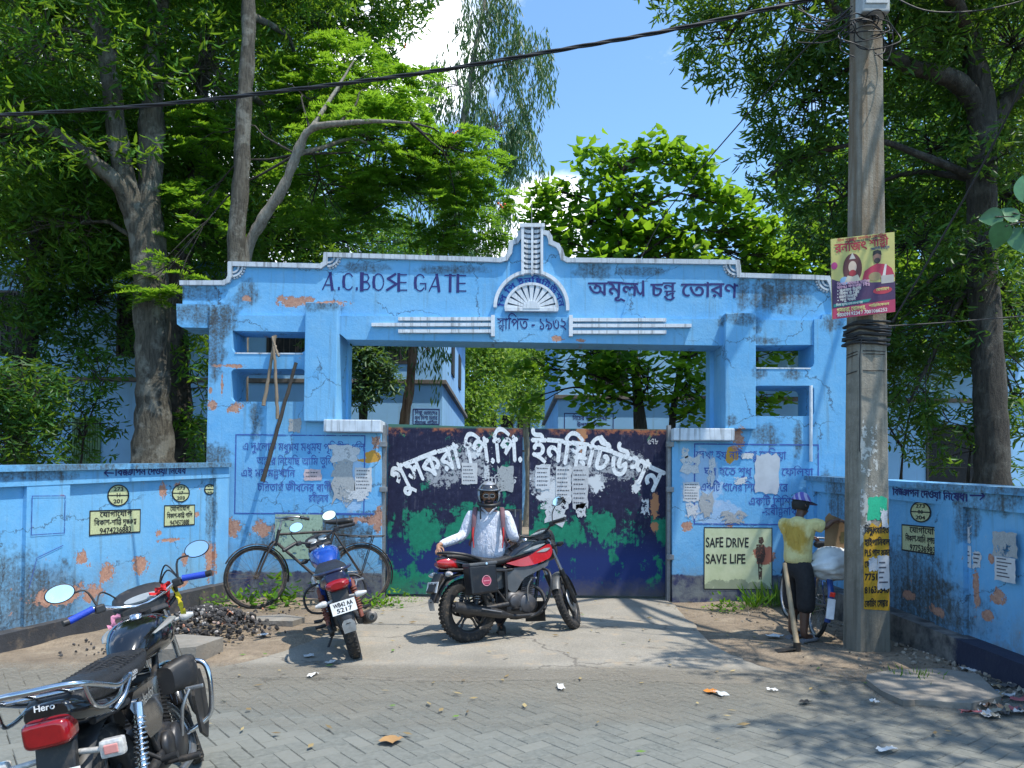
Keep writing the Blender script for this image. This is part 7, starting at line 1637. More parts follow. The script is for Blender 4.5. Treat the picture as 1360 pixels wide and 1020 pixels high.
# ---- the man in yellow, seen from behind, by the blue bicycle
nx_, ny_ = 2.90, 7.62
Mn = thing('person', 'man in a yellow shirt and purple cap holding a cardboard sheet beside the blue bicycle', 'person', (nx_, ny_, 0))
fx = V((.80, .60, 0)).normalized(); rx = V((fx.y, -fx.x, 0))        # facing, and his right
K = .93
def yp(r_, f_, z): return V((nx_, ny_, 0)) + rx * r_ * K + fx * f_ * K + V((0, 0, z * K))
s = Sk(); pel = s.add(yp(0, -.02, .83), (.12, .09)); sp = s.chain(pel, [(yp(0, -.015, .97), (.115, .085)), (yp(0, 0, 1.12), (.135, .09)), (yp(0, .0, 1.24), (.125, .082))]); nk = s.chain(sp, [(yp(0, .01, 1.32), .048), (yp(0, .03, 1.38), .046)])
hc2 = yp(0, .045, 1.475); FACE2 = (fx * 1 + rx * .35 + V((0, 0, -.18))).normalized(); head_nodes(s, nk, hc2, FACE2, (0, 0, 1), .95)
RSh, LSh = yp(.19, .0, 1.265), yp(-.19, .0, 1.265)
box_hand = at(1106, 692, 7.45); bar_hand = at(1080, 716, 7.95)
RE, RWr = RSh.lerp(box_hand, .5) + V((.02, 0, -.045)), box_hand
LE, LWr = LSh.lerp(bar_hand, .5) + V((-.03, .03, -.10)), bar_hand + V((-.05, 0, .02))
a = arm(s, RSh, RE, RWr, sp); hand(s, RWr, (1, -.05, .05), (0, .2, -1), a, (0, 1, .2), .55, .16)
a = arm(s, LSh, LE, LWr, sp); hand(s, LWr, (1, .1, -.1), (0, 0, -1), a, (0, -1, 0), .8, .16)
for q_, ff in ((1, -.03), (-1, .06)):
    k = leg(s, yp(q_ * .085, -.02, .79), yp(q_ * .095, ff + .01, .46), yp(q_ * .10, ff - .03, .085), None, pel)
    s.chain(k, [(yp(q_ * .105, ff + .05, .05), (.036, .028)), (yp(q_ * .11, ff + .13, .038), (.04, .022))])
skin_body('body', s.n, s.e, SKIN2, Mn)
s = Sk(); pel = s.add(yp(0, -.02, .85), (.135, .105)); s.add(yp(0, -.015, .93), (.13, .10), pel)
for q_, ff in ((1, -.03), (-1, .06)): s.chain(pel, [(yp(q_ * .095, -.02, .76), .105), (yp(q_ * .105, ff, .58), .100), (yp(q_ * .11, ff, .44), .096), (yp(q_ * .115, ff - .015, .30), .094)])
skin_body('trousers', s.n, s.e, mat('black_shorts', (.012, .012, .014), .8, bump=.5, bscale=25), Mn)
g = G('yellow_shirt'); p = g.pos(); n = g.noise(p, 5, 6, .62); n2 = g.noise(g.map(p, (8, 8, 4)), 2.2, 5, .6, .8)
sweat = g.patch(p, tuple(yp(.03, -.1, 1.12)), (.12, .3, .16), n, 1.4, .3)
c = g.mix(g.ramp(n, .3, .7), (.58, .50, .20), (.68, .61, .29)); c = g.mix(sweat, c, (.46, .30, .05)); g.col(c); g.rough(.9); g.bump(n2, .9, .05); YSH = g.m
s = Sk(); pel = s.add(yp(0, -.02, .80), (.160, .122)); sp = s.chain(pel, [(yp(0, -.015, .93), (.155, .118)), (yp(0, 0, 1.10), (.168, .116)), (yp(0, 0, 1.235), (.152, .10)), (yp(0, .005, 1.30), (.086, .08)), (yp(0, .02, 1.345), (.062, .062))]); c4 = len(s.n) - 3
for sh, e_ in ((RSh, RE), (LSh, LE)): s.chain(c4, [(sh + V((0, 0, .008)), .076), (sh.lerp(e_, .5), .072), (sh.lerp(e_, .92), .070)])
skin_body('shirt', s.n, s.e, YSH, Mn)
for q_, ff in ((1, -.03), (-1, .06)):
    c = yp(q_ * .105, ff + .04, 0); m_ = MB(); m_.loft([(-.12, 0, .02, .034, .018, 3), (0, 0, .022, .04, .02, 3), (.09, 0, .022, .046, .02, 3), (.15, 0, .02, .03, .016, 3)], 14, 3); mm = Matrix.Translation(c) @ Matrix.Rotation(math.atan2(fx.y, fx.x), 4, 'Z'); m_.tube([(.06, -.045, .03), (.075, 0, .075), (.06, .045, .03)], .011, 7, sub=3); m_.v = [tuple(mm @ V(v)) for v in m_.v]; m_.build('sandal', mat('grey_sandal', (.16, .16, .17), .7), Mn, world=True)
face_bits(Mn, hc2, FACE2, V((0, 0, 1)), .95)
f, up = FACE2, V((0, 0, 1)); up = (up - f * up.dot(f)).normalized(); sd = f.cross(up).normalized(); hcm = hc2
m_ = MB(); vs, fs = shell(60, 300, -35, 30, .083, .094, .10, 22, 8, hc2); m_.add(vs, fs, True); m_.build('hair', mat('black_hair', (.010, .009, .008), .7), Mn, world=True)
g = G('striped_cap'); p = g.obj(); n = g.noise(p, 9, 4); c = g.mix(g.ramp(g.math('SINE', g.math('MULTIPLY', g.sep(g.map(p, rot=(0, .5, .6)))[0], 130.0)), .2, .5, 0, .8), (.10, .09, .34), (.40, .40, .55)); g.col(c); g.rough(.85); CAP = g.m
m_ = MB(); vs, fs = shell(-180, 180, 14, 90, .092, .104, .122, 30, 9, hc2 + V((0, 0, .008))); m_.add(vs, fs, True)
cp = m_.build('cap', CAP, Mn, world=True)
m_ = MB(); pk = []
for i in range(9):
    a = R(-55 + 110 * i / 8); b_ = hc2 + f * .103 * math.cos(a) + sd * .091 * math.sin(a) + up * .042; e = hc2 + f * (.10 + .075 * math.cos(a)) + sd * .085 * math.sin(a) + up * .026; pk += [b_, e, e - up * .006, b_ - up * .006]
m_.add(pk, [(i * 4 + j, i * 4 + (j + 1) % 4, i * 4 + 4 + (j + 1) % 4, i * 4 + 4 + j) for i in range(8) for j in range(4)], True); m_.build('cap_peak', mat('purple_peak', (.06, .055, .22), .8), cp, world=True)
# cardboard he holds
cb = at(1112, 708, 7.5); Cb = thing('cardboard_sheet', 'torn brown cardboard sheet held up by the man in yellow', 'cardboard', tuple(cb))
m_ = MB(); a = xz(1097, 686, 7.5); 
con = [xz(*p, 7.5) for p in ((1096, 725), (1095, 687), (1098, 684), (1101, 681), (1104, 684), (1128, 693), (1132, 695), (1131, 708), (1133, 727), (1122, 729), (1110, 726))]; con = con if _area(np.array(con)) > 0 else con[::-1]
m_.prism([con], lambda x, w, y: (x, y + .25 * (x - a[0]) + .02 * math.sin(9 * w), w), 7.5, 7.508); m_.build('sheet', mat('cardboard', (.30, .19, .10), .85, var=.2, scale=6), Cb, world=True)
con = [xz(*p, 7.5) for p in ((1118, 707), (1128, 706), (1129, 722), (1119, 722))]; con = con if _area(np.array(con)) > 0 else con[::-1]
m_ = MB(); m_.prism([con], lambda x, w, y: (x, y + .25 * (x - a[0]) + .02 * math.sin(9 * w), w), 7.497, None); m_.build('printed_patch', mat('olive_print', (.16, .14, .06), .85), Cb, world=True)
# hoe leaning by him
h0, h1 = at0(1060, 866), at(1042, 748, 7.4); Ho = thing('hoe', 'bamboo handled hoe standing on its iron blade beside the man in yellow', 'hoe', tuple(h0))
m_ = MB(); b_ = V((h0.x - .01, h0.y, .06)); pts = [b_.lerp(h1, t) for t in np.linspace(0, 1, 25)]; m_.tube(pts, [.026 * (1.0 - .25 * i / 24) * (1.10 if i % 5 == 0 else 1) for i in range(25)], 10); m_.build('handle', mat('bamboo', (.36, .27, .16), .6, var=.3, scale=5, dirt=.3), Ho, world=True)
m_ = MB(); m_.cyl(b_ + V((0, 0, -.05)), b_ + V((0, 0, .03)), .034, 14); m_.add([b_ + V((-.02, -.04, -.02)), b_ + V((-.02, .06, -.02)), b_ + V((-.20, .07, -.052)), b_ + V((-.20, -.06, -.052)), b_ + V((-.02, -.04, -.028)), b_ + V((-.02, .06, -.028)), b_ + V((-.20, .07, -.058)), b_ + V((-.20, -.06, -.058))], [(0, 1, 2, 3), (7, 6, 5, 4), (0, 4, 5, 1), (1, 5, 6, 2), (2, 6, 7, 3), (3, 7, 4, 0)]); m_.build('blade', mat('hoe_iron', (.05, .045, .04), .6, .6, dirt=.5), Ho, world=True)
# ================================================================== utility pole and its fittings
pb0 = at0(1159, 866); PX, PY = pb0.x, pb0.y + .12
pole = thing('utility_pole', 'tapering concrete utility pole with a yellow painted notice, in front of the right wall', 'utility pole', (PX, PY, 0))
g = G('pole_concrete'); p = g.pos(); n = g.noise(p, 5, 8, .68); n2 = g.noise(p, 40, 6, .7); st_ = g.noise(g.map(p, (10, 10, .7)), 1.6, 6, .6)
c = g.mix(g.ramp(n, .3, .7), (.15, .135, .105), (.29, .265, .215)); c = g.mix(g.ramp(st_, .5, .72, 0, .75), c, (.06, .058, .045)); c = g.mix(g.ramp(n2, .6, .75, 0, .5), c, (.38, .36, .31))
z = g.sep(p)[2]; c = g.mix(g.math('MULTIPLY', g.ramp(z, .2, .9, .6, 0), g.ramp(n, .4, .6)), c, (.11, .105, .085)); c = g.mix(g.math('MULTIPLY', g.ramp(z, 2.6, 3.4), g.ramp(st_, .38, .6, 0, .7)), c, (.15, .10, .055)); g.col(c); g.rough(.92); g.bump(g.math('ADD', n, g.math('MULTIPLY', n2, .5)), .6, .015); PCON = g.m
def pole_w(z): return .365 * (1 - z * .048), .25 * (1 - z * .045)
PROT = Matrix.Rotation(R(12), 3, 'Z')
def pole_pt(u, side, z, off=0):
    """point on the front face: u from -.5 to .5 across"""
    w, d = pole_w(z); return V((PX, PY, z)) + PROT @ V((u * w, -d / 2 - off, 0))
m_ = MB(); vs = []; hz = [-.3, 0, .8, 1.6, 2.6, 3.6, 3.62, 4.6, 6, 8]
for z in hz:
    w, d = pole_w(z); b_ = .025
    for x, y in ((-w / 2 + b_, -d / 2), (w / 2 - b_, -d / 2), (w / 2, -d / 2 + b_), (w / 2, d / 2 - b_), (w / 2 - b_, d / 2), (-w / 2 + b_, d / 2), (-w / 2, d / 2 - b_), (-w / 2, -d / 2 + b_)): vs.append(V((PX, PY, z)) + PROT @ V((x, y, 0)))
m_.add(vs, [(i * 8 + j, i * 8 + (j + 1) % 8, (i + 1) * 8 + (j + 1) % 8, (i + 1) * 8 + j) for i in range(len(hz) - 1) for j in range(8)] + [tuple(range(len(vs) - 8, len(vs)))]); m_.build('shaft', PCON, pole, world=True)
def pz(py): return 1.5 - (py - 654) * (PY - .13) / 1000
def on_pole(con, m, nm, off=.003, parent=None):
    k = MB(); k.prism([con], lambda u, z, w: pole_pt(u, 0, z, w), off, None); return k.build(nm, m, parent or pole, world=True)
yp_ = on_pole([(-.35, pz(808)), (.42, pz(811)), (.43, pz(690)), (.30, pz(684)), (.1, pz(700)), (-.1, pz(694)), (-.36, pz(712))], worn('yellow_pole_paint', (.52, .29, .015), .10, 9), 'painted_notice')
k = MB()
ux = (PROT @ V((1, 0, 0)))
for py, tx, w in ((708, 'িবদু~yৎবািহত', .26), (724, 'হাইপািনবল', .27), (738, 'PLS পাশ করুন', .27), (753, 'েফা:', .09), (770, '7751485', .26), (787, '81633540', .26), (805, 'েকািচং েস{ন/ট}ার', .25)):
    text_on(k, pole_pt(-.33, 0, pz(py), 0), ux, (0, 0, 1), tx, .088, bold=.04, align='l', w=w, off=.0055)
k.build('lettering', BLACK, yp_, world=True)
on_pole(ragged(-.22, .36, pz(690), pz(660), .06), worn('green_sticker', (.02, .42, .22), .22, 12), 'paper_notice')
on_pole(ragged(.06, .42, pz(782), pz(738), .04), PAPER, 'paper_notice', .007); on_pole(ragged(-.2, .06, pz(758), pz(740), .08), PAPER_OLD, 'paper_notice', .007)
k = MB()
for i in range(5): k.prism([rect(.10, rnd.uniform(.22, .38), pz(748 + i * 6.5), pz(746 + i * 6.5))], lambda u, z, w: pole_pt(u, 0, z, w), .009, None)
k.build('print', PRINT, pole, world=True)
on_pole(ragged(.18, .40, pz(700), pz(676), .15), PAPER_OLD, 'paper_notice', .008); on_pole(ragged(-.45, .10, pz(725), pz(560), .06), worn('old_paste', (.42, .41, .37), .72, 6), 'paste_marks', .002)
# cable wound round the pole
CABLE = mat('black_cable', (.012, .012, .013), .55, var=.3)
co = thing('cable_coil', 'bundle of black cable wound round the pole under the poster', 'cable', (PX, PY, pz(440)))
rs = random.Random(9); m_ = MB(); pts = []
for i in range(16 * 13 + 1):
    a = 2 * math.pi * i / 16; z = pz(456) + (pz(424) - pz(456)) * (i / 208) + .015 * math.sin(a * .7) + rs.uniform(-.006, .006); w, d = pole_w(z); e = .018 + .012 * math.sin(i * .21) ** 2
    cx_, sy_ = math.cos(a), math.sin(a); k_ = 1 / max(abs(cx_), abs(sy_)) ** .75
    pts.append(V((PX, PY, z)) + PROT @ V((cx_ * k_ * (w / 2 + e), sy_ * k_ * (d / 2 + e), 0)))
m_.tube(pts, .011, 6); m_.build('wire', CABLE, co, world=True)
m_ = MB()
for z in (pz(466), pz(470), pz(492)):
    w, d = pole_w(z); m_.tube([V((PX, PY, z + .01 * math.sin(2 * math.pi * i / 20 + z))) + PROT @ V((math.cos(2 * math.pi * i / 20) / max(abs(math.cos(2 * math.pi * i / 20)), abs(math.sin(2 * math.pi * i / 20))) ** .8 * (w / 2 + .007), math.sin(2 * math.pi * i / 20) / max(abs(math.cos(2 * math.pi * i / 20)), abs(math.sin(2 * math.pi * i / 20))) ** .8 * (d / 2 + .007), 0)) for i in range(20)], .004, 5, closed=True)
m_.tube([pole_pt(-.5, 0, pz(450), .03), pole_pt(-.56, 0, pz(480), .03), pole_pt(-.5, 0, pz(510), .01), pole_pt(-.49, 0, pz(600), .006)], .005, 5, sub=4); m_.build('binding_wire', CABLE, co, world=True)
# poster board
Yp = PY - .21; po = thing('poster_board', 'tilted yellow and maroon astrologer poster tied to the utility pole', 'poster', tuple(at(1147, 366, Yp)))
A_, B2, C_2, D_ = [at(*p_, Yp) for p_ in ((1105.5, 424), (1189, 414), (1188, 308), (1103.5, 317.5))]
def pp(u, v, off=0):
    a = A_.lerp(B2, u); b = D_.lerp(C_2, u); p_ = a.lerp(b, v); return p_ + V((0, -off, 0))
def pon(con, col, nm, off, par, wear=None):
    k = MB(); c_ = con if _area(np.array(con)) > 0 else con[::-1]; k.prism([c_], lambda u, v, w: pp(u, v, w), off, None); return k.build(nm, mat('poster_' + nm + str(int(off * 1e4)), col, .55, var=.12), par, world=True)
m_ = MB(); n = 12; vs = [pp(i / n, j / n, .0) for j in range(n + 1) for i in range(n + 1)]; vs += [v + V((0, .012, 0)) for v in vs]; N1 = (n + 1) ** 2
fs = [(j * (n + 1) + i, j * (n + 1) + i + 1, (j + 1) * (n + 1) + i + 1, (j + 1) * (n + 1) + i) for j in range(n) for i in range(n)]; fs += [tuple(N1 + k for k in f_)[::-1] for f_ in fs]
ed = [i for i in range(n + 1)] + [j * (n + 1) + n for j in range(1, n + 1)] + [n * (n + 1) + i for i in range(n - 1, -1, -1)] + [j * (n + 1) for j in range(n - 1, 0, -1)]
fs += [(ed[i], N1 + ed[i], N1 + ed[(i + 1) % len(ed)], ed[(i + 1) % len(ed)]) for i in range(len(ed))]
m_.add(vs, fs, False)
bd = m_.build('board', mat('poster_yellow', (.52, .46, .14), .5, var=.2, scale=3), po, world=True)
pon([(0, 0), (1, 0), (1, .16), (0, .13)], (.42, .03, .09), 'red_band', .002, po)
pon([(0, .13), (1, .16), (1, .38), (.62, .40), (.45, .45), (.2, .44), (.08, .47), (0, .50)], (.055, .018, .075), 'maroon_field', .0025, po)
pon([(.02, .145), (.58, .165), (.62, .20), (.02, .18)], (.01, .22, .20), 'teal_band', .0035, po)
pon(disc(.80, .285, .15, .045), (.45, .03, .05), 'red_oval', .0036, po)
pon(disc(.045, .66, .05, .045), (.40, .03, .16), 'pink_disc', .003, po)
pon(disc(.2, .46, .07, .05), (.25, .42, .60), 'blue_badge', .0036, po)
# a devotional bust on the left and a man in a red shawl on the right, as flat printed shapes
pon(disc(.33, .60, .15, .19), (.10, .02, .02), 'dark_hair', .003, po); pon(disc(.33, .62, .065, .075), (.55, .42, .32), 'pale_face', .0036, po); pon(disc(.33, .545, .055, .04), (.35, .02, .03), 'red_garland', .0040, po); pon([(.20, .44), (.25, .52), (.33, .50), (.41, .52), (.46, .44)], (.52, .45, .34), 'flower_garland', .0038, po)
pon([(.28, .72), (.33, .80), (.38, .72)], (.45, .42, .36), 'crown', .0040, po)
pon([(.48, .44), (.52, .55), (.62, .60), (.72, .63), (.86, .61), (.95, .55), (1.0, .44)], (.42, .025, .06), 'red_shawl', .0030, po); pon(disc(.72, .71, .065, .075), (.26, .13, .085), 'face', .0036, po); pon([(.65, .73), (.66, .785), (.72, .80), (.78, .785), (.79, .73), (.72, .755)], (.012, .010, .010), 'hair', .0040, po); pon(disc(.72, .665, .05, .035), (.03, .02, .016), 'beard', .0040, po)
pon([(.80, .47), (.84, .61), (.87, .61), (.85, .47)], (.6, .55, .5), 'white_sash', .0038, po); pon(disc(.68, .47, .10, .055), (.30, .22, .10), 'bead_garland', .0038, po); pon([(.78, .37), (.78, .47), (.98, .47), (.98, .37)], (.42, .38, .34), 'small_picture', .0038, po)
ud = (B2 - A_).normalized(); vd = (D_ - A_).normalized(); pw = (B2 - A_).length; ph_ = (D_ - A_).length
def ptx(u, v, tx, size, w, col, nm, off=.005):
    k = MB(); text_on(k, pp(u, v, 0), ud, vd, tx, size * ph_, bold=.025, align='l', w=w * pw, off=off); k.build('lettering', mat('print_' + nm, col, .5, var=.05), bd, world=True)
ptx(.06, .82, 'রনিজৎ', .16, .50, (.34, .015, .03), 'crimson'); ptx(.60, .845, 'শা{স/ত}~rী', .13, .30, (.34, .015, .03), 'crimson'); ptx(.62, .80, 'েজ~yািতষী ও তাি{ন/ত}~rক', .045, .30, (.02, .05, .14), 'navy')
ptx(.10, .955, 'িতন পুরুেষর অভি{জ+ঞ} েজ~yািতষ', .045, .78, (.30, .02, .04), 'crimson'); ptx(.22, .92, 'েতাশা-কামাখ~yা িস{দ/ধ} শাি{স/ত}~rী', .045, .52, (.05, .05, .05), 'black')
for i, tx in enumerate(('িবেশষ অিভ{জ+ঞ}, তাি{ন/ত}~rক', 'ভাগ~y গণনায় িব{দ/ধ}', '• ব~yবসায় উ{ন/ন}িত', '• িববাহ বা ে{প/র}ম', '• মামলা েমাক{দ/ধ}মা', '• শত~rু দমন')): ptx(.08, .405 - .04 * i, tx, .05, (.52 if i < 2 else .44 - .03 * i), (.62, .35, .45) if i < 2 else (.62, .60, .55), 'pink' if i < 2 else 'cream')
ptx(.06, .155, 'িবনা মূেল~y হাত েদখা হয়', .038, .42, (.6, .6, .5), 'cream'); ptx(.70, .285, 'েযাগােযাগ', .05, .20, (.62, .60, .2), 'lemon')
ptx(.07, .075, 'গুসকরা, েবালপুর,', .075, .46, (.62, .55, .1), 'lemon'); ptx(.58, .095, 'শাি{ন/ত}িনেকতন', .045, .32, (.6, .5, .3), 'lemon'); ptx(.07, .02, '9800919234 / 7001066252', .06, .80, (.62, .60, .58), 'cream')
# meter box and wire nest at the top
jb = thing('junction_box', 'pale grey meter box fixed near the top of the utility pole', 'junction box', tuple(at(1157, 8, PY - .2)))
a, b = at(1142, 20, PY - .22), at(1178, -40, PY - .22); m_ = MB(); m_.box(((a.x + b.x) / 2, PY - .20, (a.z + b.z) / 2), (b.x - a.x, .16, b.z - a.z), None, .015); m_.build('case', mat('meter_grey', (.42, .44, .44), .5, dirt=.3), jb, world=True)
m_ = MB(); m_.box(((a.x + b.x) / 2, PY - .285, (a.z + b.z) / 2 + .02), (b.x - a.x - .05, .012, b.z - a.z - .1), None, .005); m_.build('lid', mat('meter_lid', (.5, .52, .52), .5), jb, world=True)
m_ = MB(); m_.tube([(a.x + .06, PY - .2, a.z + .01), (a.x + .06, PY - .2, a.z - .06)], .02, 8); m_.tube([(a.x + .14, PY - .2, a.z + .01), (a.x + .14, PY - .2, a.z - .05)], .02, 8); m_.build('cable_gland', BLACKP, jb, world=True)
def cable(nm, label, pts, r_, group=None, twist=False, sag=0.0):
    t_ = thing(nm, label, 'cable', tuple(pts[len(pts) // 2]), group=group); m_ = MB()
    q_ = [V(p_) for p_ in catmull([tuple(p_) for p_ in pts], 14)]
    if twist:
        for ph in (0, 2.1, 4.2): m_.tube([p_ + V((0, math.cos(i * .55 + ph), math.sin(i * .55 + ph))) * r_ * .9 for i, p_ in enumerate(q_)], r_ * .85, 5)
    else: m_.tube(q_, r_, 6)
    m_.build('wire', CABLE, t_, world=True); return t_
cable('overhead_cable', 'thick twisted black overhead cable sagging across the sky from the left', [at(-120, 160, 8.3), at(0, 153, 8.0), at(200, 140, 7.7), at(390, 119, 7.5), at(560, 97, 7.3), at(740, 67, 7.1), at(900, 38, 7.0), at(1080, -2, 6.9), at(1140, -20, 6.85)], .0125, twist=True)
cable('overhead_cable', 'thin black service wire slanting from the pole top down to the parapet', [at(1130, 10, 6.9), at(1060, 75, 7.4), at(990, 155, 8.2), at(930, 225, 9.0), at(880, 290, 9.8), at(850, 345, 10.5)], .007)
cable('stay_wire', 'dark stay wire slanting across the big tree behind the pole on the right', [at(1370, 85, 5.6), at(1320, 190, 6.0), at(1260, 300, 6.4), at(1185, 428, 6.85)], .009)
cable('service_wire', 'pale thin wire running level from the cable coil to the right edge', [at(1180, 433, 6.95), at(1260, 428, 7.0), at(1380, 418, 7.0)], .006)
cable('overhead_cable', 'grey wire hanging in a shallow curve at the top right corner', [at(1180, -8, 6.8), at(1230, 14, 6.6), at(1300, 14, 6.5), at(1370, -2, 6.4)], .006)
nest = thing('wire_nest', 'tangle of loose wires looped round the pole top, below the meter box', 'wires', tuple(at(1150, 60, PY)))
m_ = MB(); rs = random.Random(4)
for i in range(9):
    c_ = at(1152 + rs.uniform(-14, 14), rs.uniform(28, 62), PY - .2); n_ = 14; rx_, rz_ = rs.uniform(.10, .24), rs.uniform(.06, .16); ph = rs.uniform(0, 6)
    m_.tube([c_ + V((rx_ * math.cos(6.28 * k / n_ + ph), -.04 + .05 * math.sin(k + i), rz_ * math.sin(6.28 * k / n_ + ph) - .04 * k / n_)) for k in range(n_ - rs.randint(1, 5))], .006, 5, sub=3)
for i in range(6): c_ = at(1132, 8 + i * 6, PY - .15); m_.tube([c_, c_ + V((-.2, .1, rs.uniform(-.1, .05))), c_ + V((-.45, .2, rs.uniform(-.12, .2)))], .006, 5, sub=4)
m_.tube([at(1178, 20, PY - .15), at(1186, 50, PY - .15), at(1178, 80, PY - .15), at(1162, 70, PY - .2)], .005, 5, sub=5)
m_.build('wire', CABLE, nest, world=True)
# ================================================================== poles leaning on the left tower
BAMBOO = mat('weathered_bamboo', (.21, .165, .115), .8, var=.35, scale=6, dirt=.3); DARKWOOD = mat('dark_timber', (.045, .038, .03), .85, var=.4, scale=7)
def stick(label, p0, p1, r0, r1, m, n=16):
    t_ = thing('wooden_pole', label, 'pole', tuple(p0), group='poles leaning against the left tower'); k = MB(); p0, p1 = V(p0), V(p1); rs_ = random.Random(label)
    k.tube([p0.lerp(p1, i / n) + V((rs_.uniform(-1, 1), 0, rs_.uniform(-1, 1))) * .006 for i in range(n + 1)], [(r0 + (r1 - r0) * i / n) * (1.08 if i % 4 == 0 else 1) for i in range(n + 1)], 9); k.build('shaft', m, t_, world=True)
stick('long dark pole leaning against the left tower, across the painted verse', at(349, 640, 9.95), at(393, 482, 10.12), .030, .022, DARKWOOD)
stick('pale bamboo pole over the two small openings, leaning to the left', at(350, 539, 10.06), at(366, 445, 10.15), .026, .018, BAMBOO)
stick('pale bamboo pole over the two small openings, standing upright', at(369, 556, 10.05), at(363, 446, 10.13), .024, .018, BAMBOO)
stick('short bamboo piece crossing the tops of the two pale poles', at(370, 473, 10.02), at(361, 447, 10.08), .016, .014, BAMBOO)
# ================================================================== rubble, slabs, litter, weeds
def stones(nm, label, pts, m, kind=None, cat=None):
    """many small broken stones in one heap"""
    bm_v, bm_f, sm = [], [], []
    rs_ = np.random.RandomState(8); base = MB(); base.ball((0, 0, 0), 1, 6, 4); bv = np.array(base.v)
    mb = MB()
    for (c_, r_) in pts:
        M3 = np.linalg.qr(rs_.normal(size=(3, 3)))[0]; v = bv * rs_.uniform(.6, 1.15, (len(bv), 1)) * np.array([1, rs_.uniform(.6, 1), rs_.uniform(.5, .9)]) * r_; mb.add([tuple(k) for k in v @ M3.T + np.array(c_)], base.f)
    o = mb.build(nm, m, None); tag(o, label, cat, None, kind); return o
rs = np.random.RandomState(2); pts = []
for i in range(900):
    a = rs.uniform(0, 6.28); d = rs.uniform(0, 1) ** .6; x = -3.12 + .50 * d * math.cos(a) + .12 * rs.normal() * d; y = 7.75 + .70 * d * math.sin(a); z = max(0, .27 * (1 - d ** 1.4)) + rs.uniform(0, .02); pts.append(((x, y, z), rs.uniform(.014, .036)))
for i in range(260): pts.append(((rs.uniform(-4.1, -2.6), rs.uniform(6.6, 9.6), .012), rs.uniform(.008, .022)))
g = G('rubble_stone'); p = g.pos(); isl = g.n('ShaderNodeNewGeometry').outputs['Random Per Island']; c = g.mix(g.ramp(isl, 0, .8), (.018, .017, .018), (.075, .07, .068)); c = g.mix(g.ramp(isl, .92, .93), c, (.38, .35, .32)); c = g.mix(g.ramp(isl, .975, .976), c, (.40, .19, .12)); g.col(c); g.rough(.95); g.bump(g.noise(p, 60, 5), .5, .01)
stones('rubble', 'heap of black broken stone and cinders in front of the left boundary wall', pts, g.m, 'stuff')
pts = []
for i in range(420):
    x = rs.uniform(2.4, 4.0); y = rs.uniform(5.9, 10); 
    if y > 9.0 or x > 3.1 + .3 * rs.normal(): pts.append(((x, y, gz(x, y) + .006), rs.uniform(.006, .020)))
for i in range(150): y = rs.uniform(5.2, 8.6); pts.append(((3.98 - abs(rs.normal(0, .2)), y, .015), rs.uniform(.012, .035)))
g = G('pebble'); isl = g.n('ShaderNodeNewGeometry').outputs['Random Per Island']; g.col(g.mix(isl, (.10, .08, .06), (.34, .29, .23))); g.rough(.95)
stones('gravel', 'loose pebbles and crumbs scattered along the foot of the right wall', pts, g.m, 'stuff')
def slab(label, pts, z0, z1, m):
    t_ = thing('concrete_slab', label, 'slab', tuple(V((pts[0][0], pts[0][1], 0)))); k = MB(); c_ = pts if _area(np.array(pts)) > 0 else pts[::-1]
    k.prism([c_], lambda a, b, w: (a, b, w + .01 * math.sin(a * 7 + b * 3)), z1, z0); k.build('block', m, t_, world=True)
SLAB = mat('rough_concrete', (.22, .20, .17), .95, var=.3, scale=4, bump=.7, bscale=30, dirt=.5)
slab('thick broken concrete kerb slab lying beside the rubble heap', [(-2.68, 6.45), (-2.60, 6.85), (-3.02, 7.02), (-3.4, 6.9), (-3.4, 6.5), (-2.95, 6.4)], -.05, .13, SLAB)
slab('flat thin concrete slab on the ground beyond the kerb slab', [(-2.95, 8.25), (-2.35, 8.15), (-2.3, 8.45), (-2.6, 8.6), (-2.95, 8.5)], -.03, .05, SLAB)
sp1 = [at0(*p_) for p_ in ((1150, 910), (1152, 905), (1185, 899), (1250, 896), (1300, 905), (1330, 935), (1290, 945), (1215, 938), (1200, 940), (1170, 925))]
slab('flat broken concrete slab in front of the pole on the dirt', [(p_.x, p_.y) for p_ in sp1], -.04, .055, SLAB)
# litter
PAPERW = mat('litter_white', (.62, .62, .60), .8, bump=.4, bscale=40)
def scrap(nm, label, p_, w, h, m, seed, group=None, crumple=.008, cat='litter'):
    rs_ = np.random.RandomState(seed); n = 6; vs = []; a0 = rs_.uniform(0, 6.28)
    for j in range(n):
        for i in range(n):
            x, y = (i / (n - 1) - .5) * w * (1 + .08 * rs_.normal()), (j / (n - 1) - .5) * h * (1 + .08 * rs_.normal()); vs.append((p_[0] + x * math.cos(a0) - y * math.sin(a0), p_[1] + x * math.sin(a0) + y * math.cos(a0), gz(p_[0], p_[1]) + .026 + abs(rs_.normal(0, crumple)) if p_[1] > 6.1 and abs(p_[0]) > 2 else .02 + abs(rs_.normal(0, crumple))))
    k = MB(); k.add(vs, [(j * n + i, j * n + i + 1, (j + 1) * n + i + 1, (j + 1) * n + i) for j in range(n - 1) for i in range(n - 1)], True); o = k.build(nm, m, None, recalc=False); tag(o, label, cat, group)
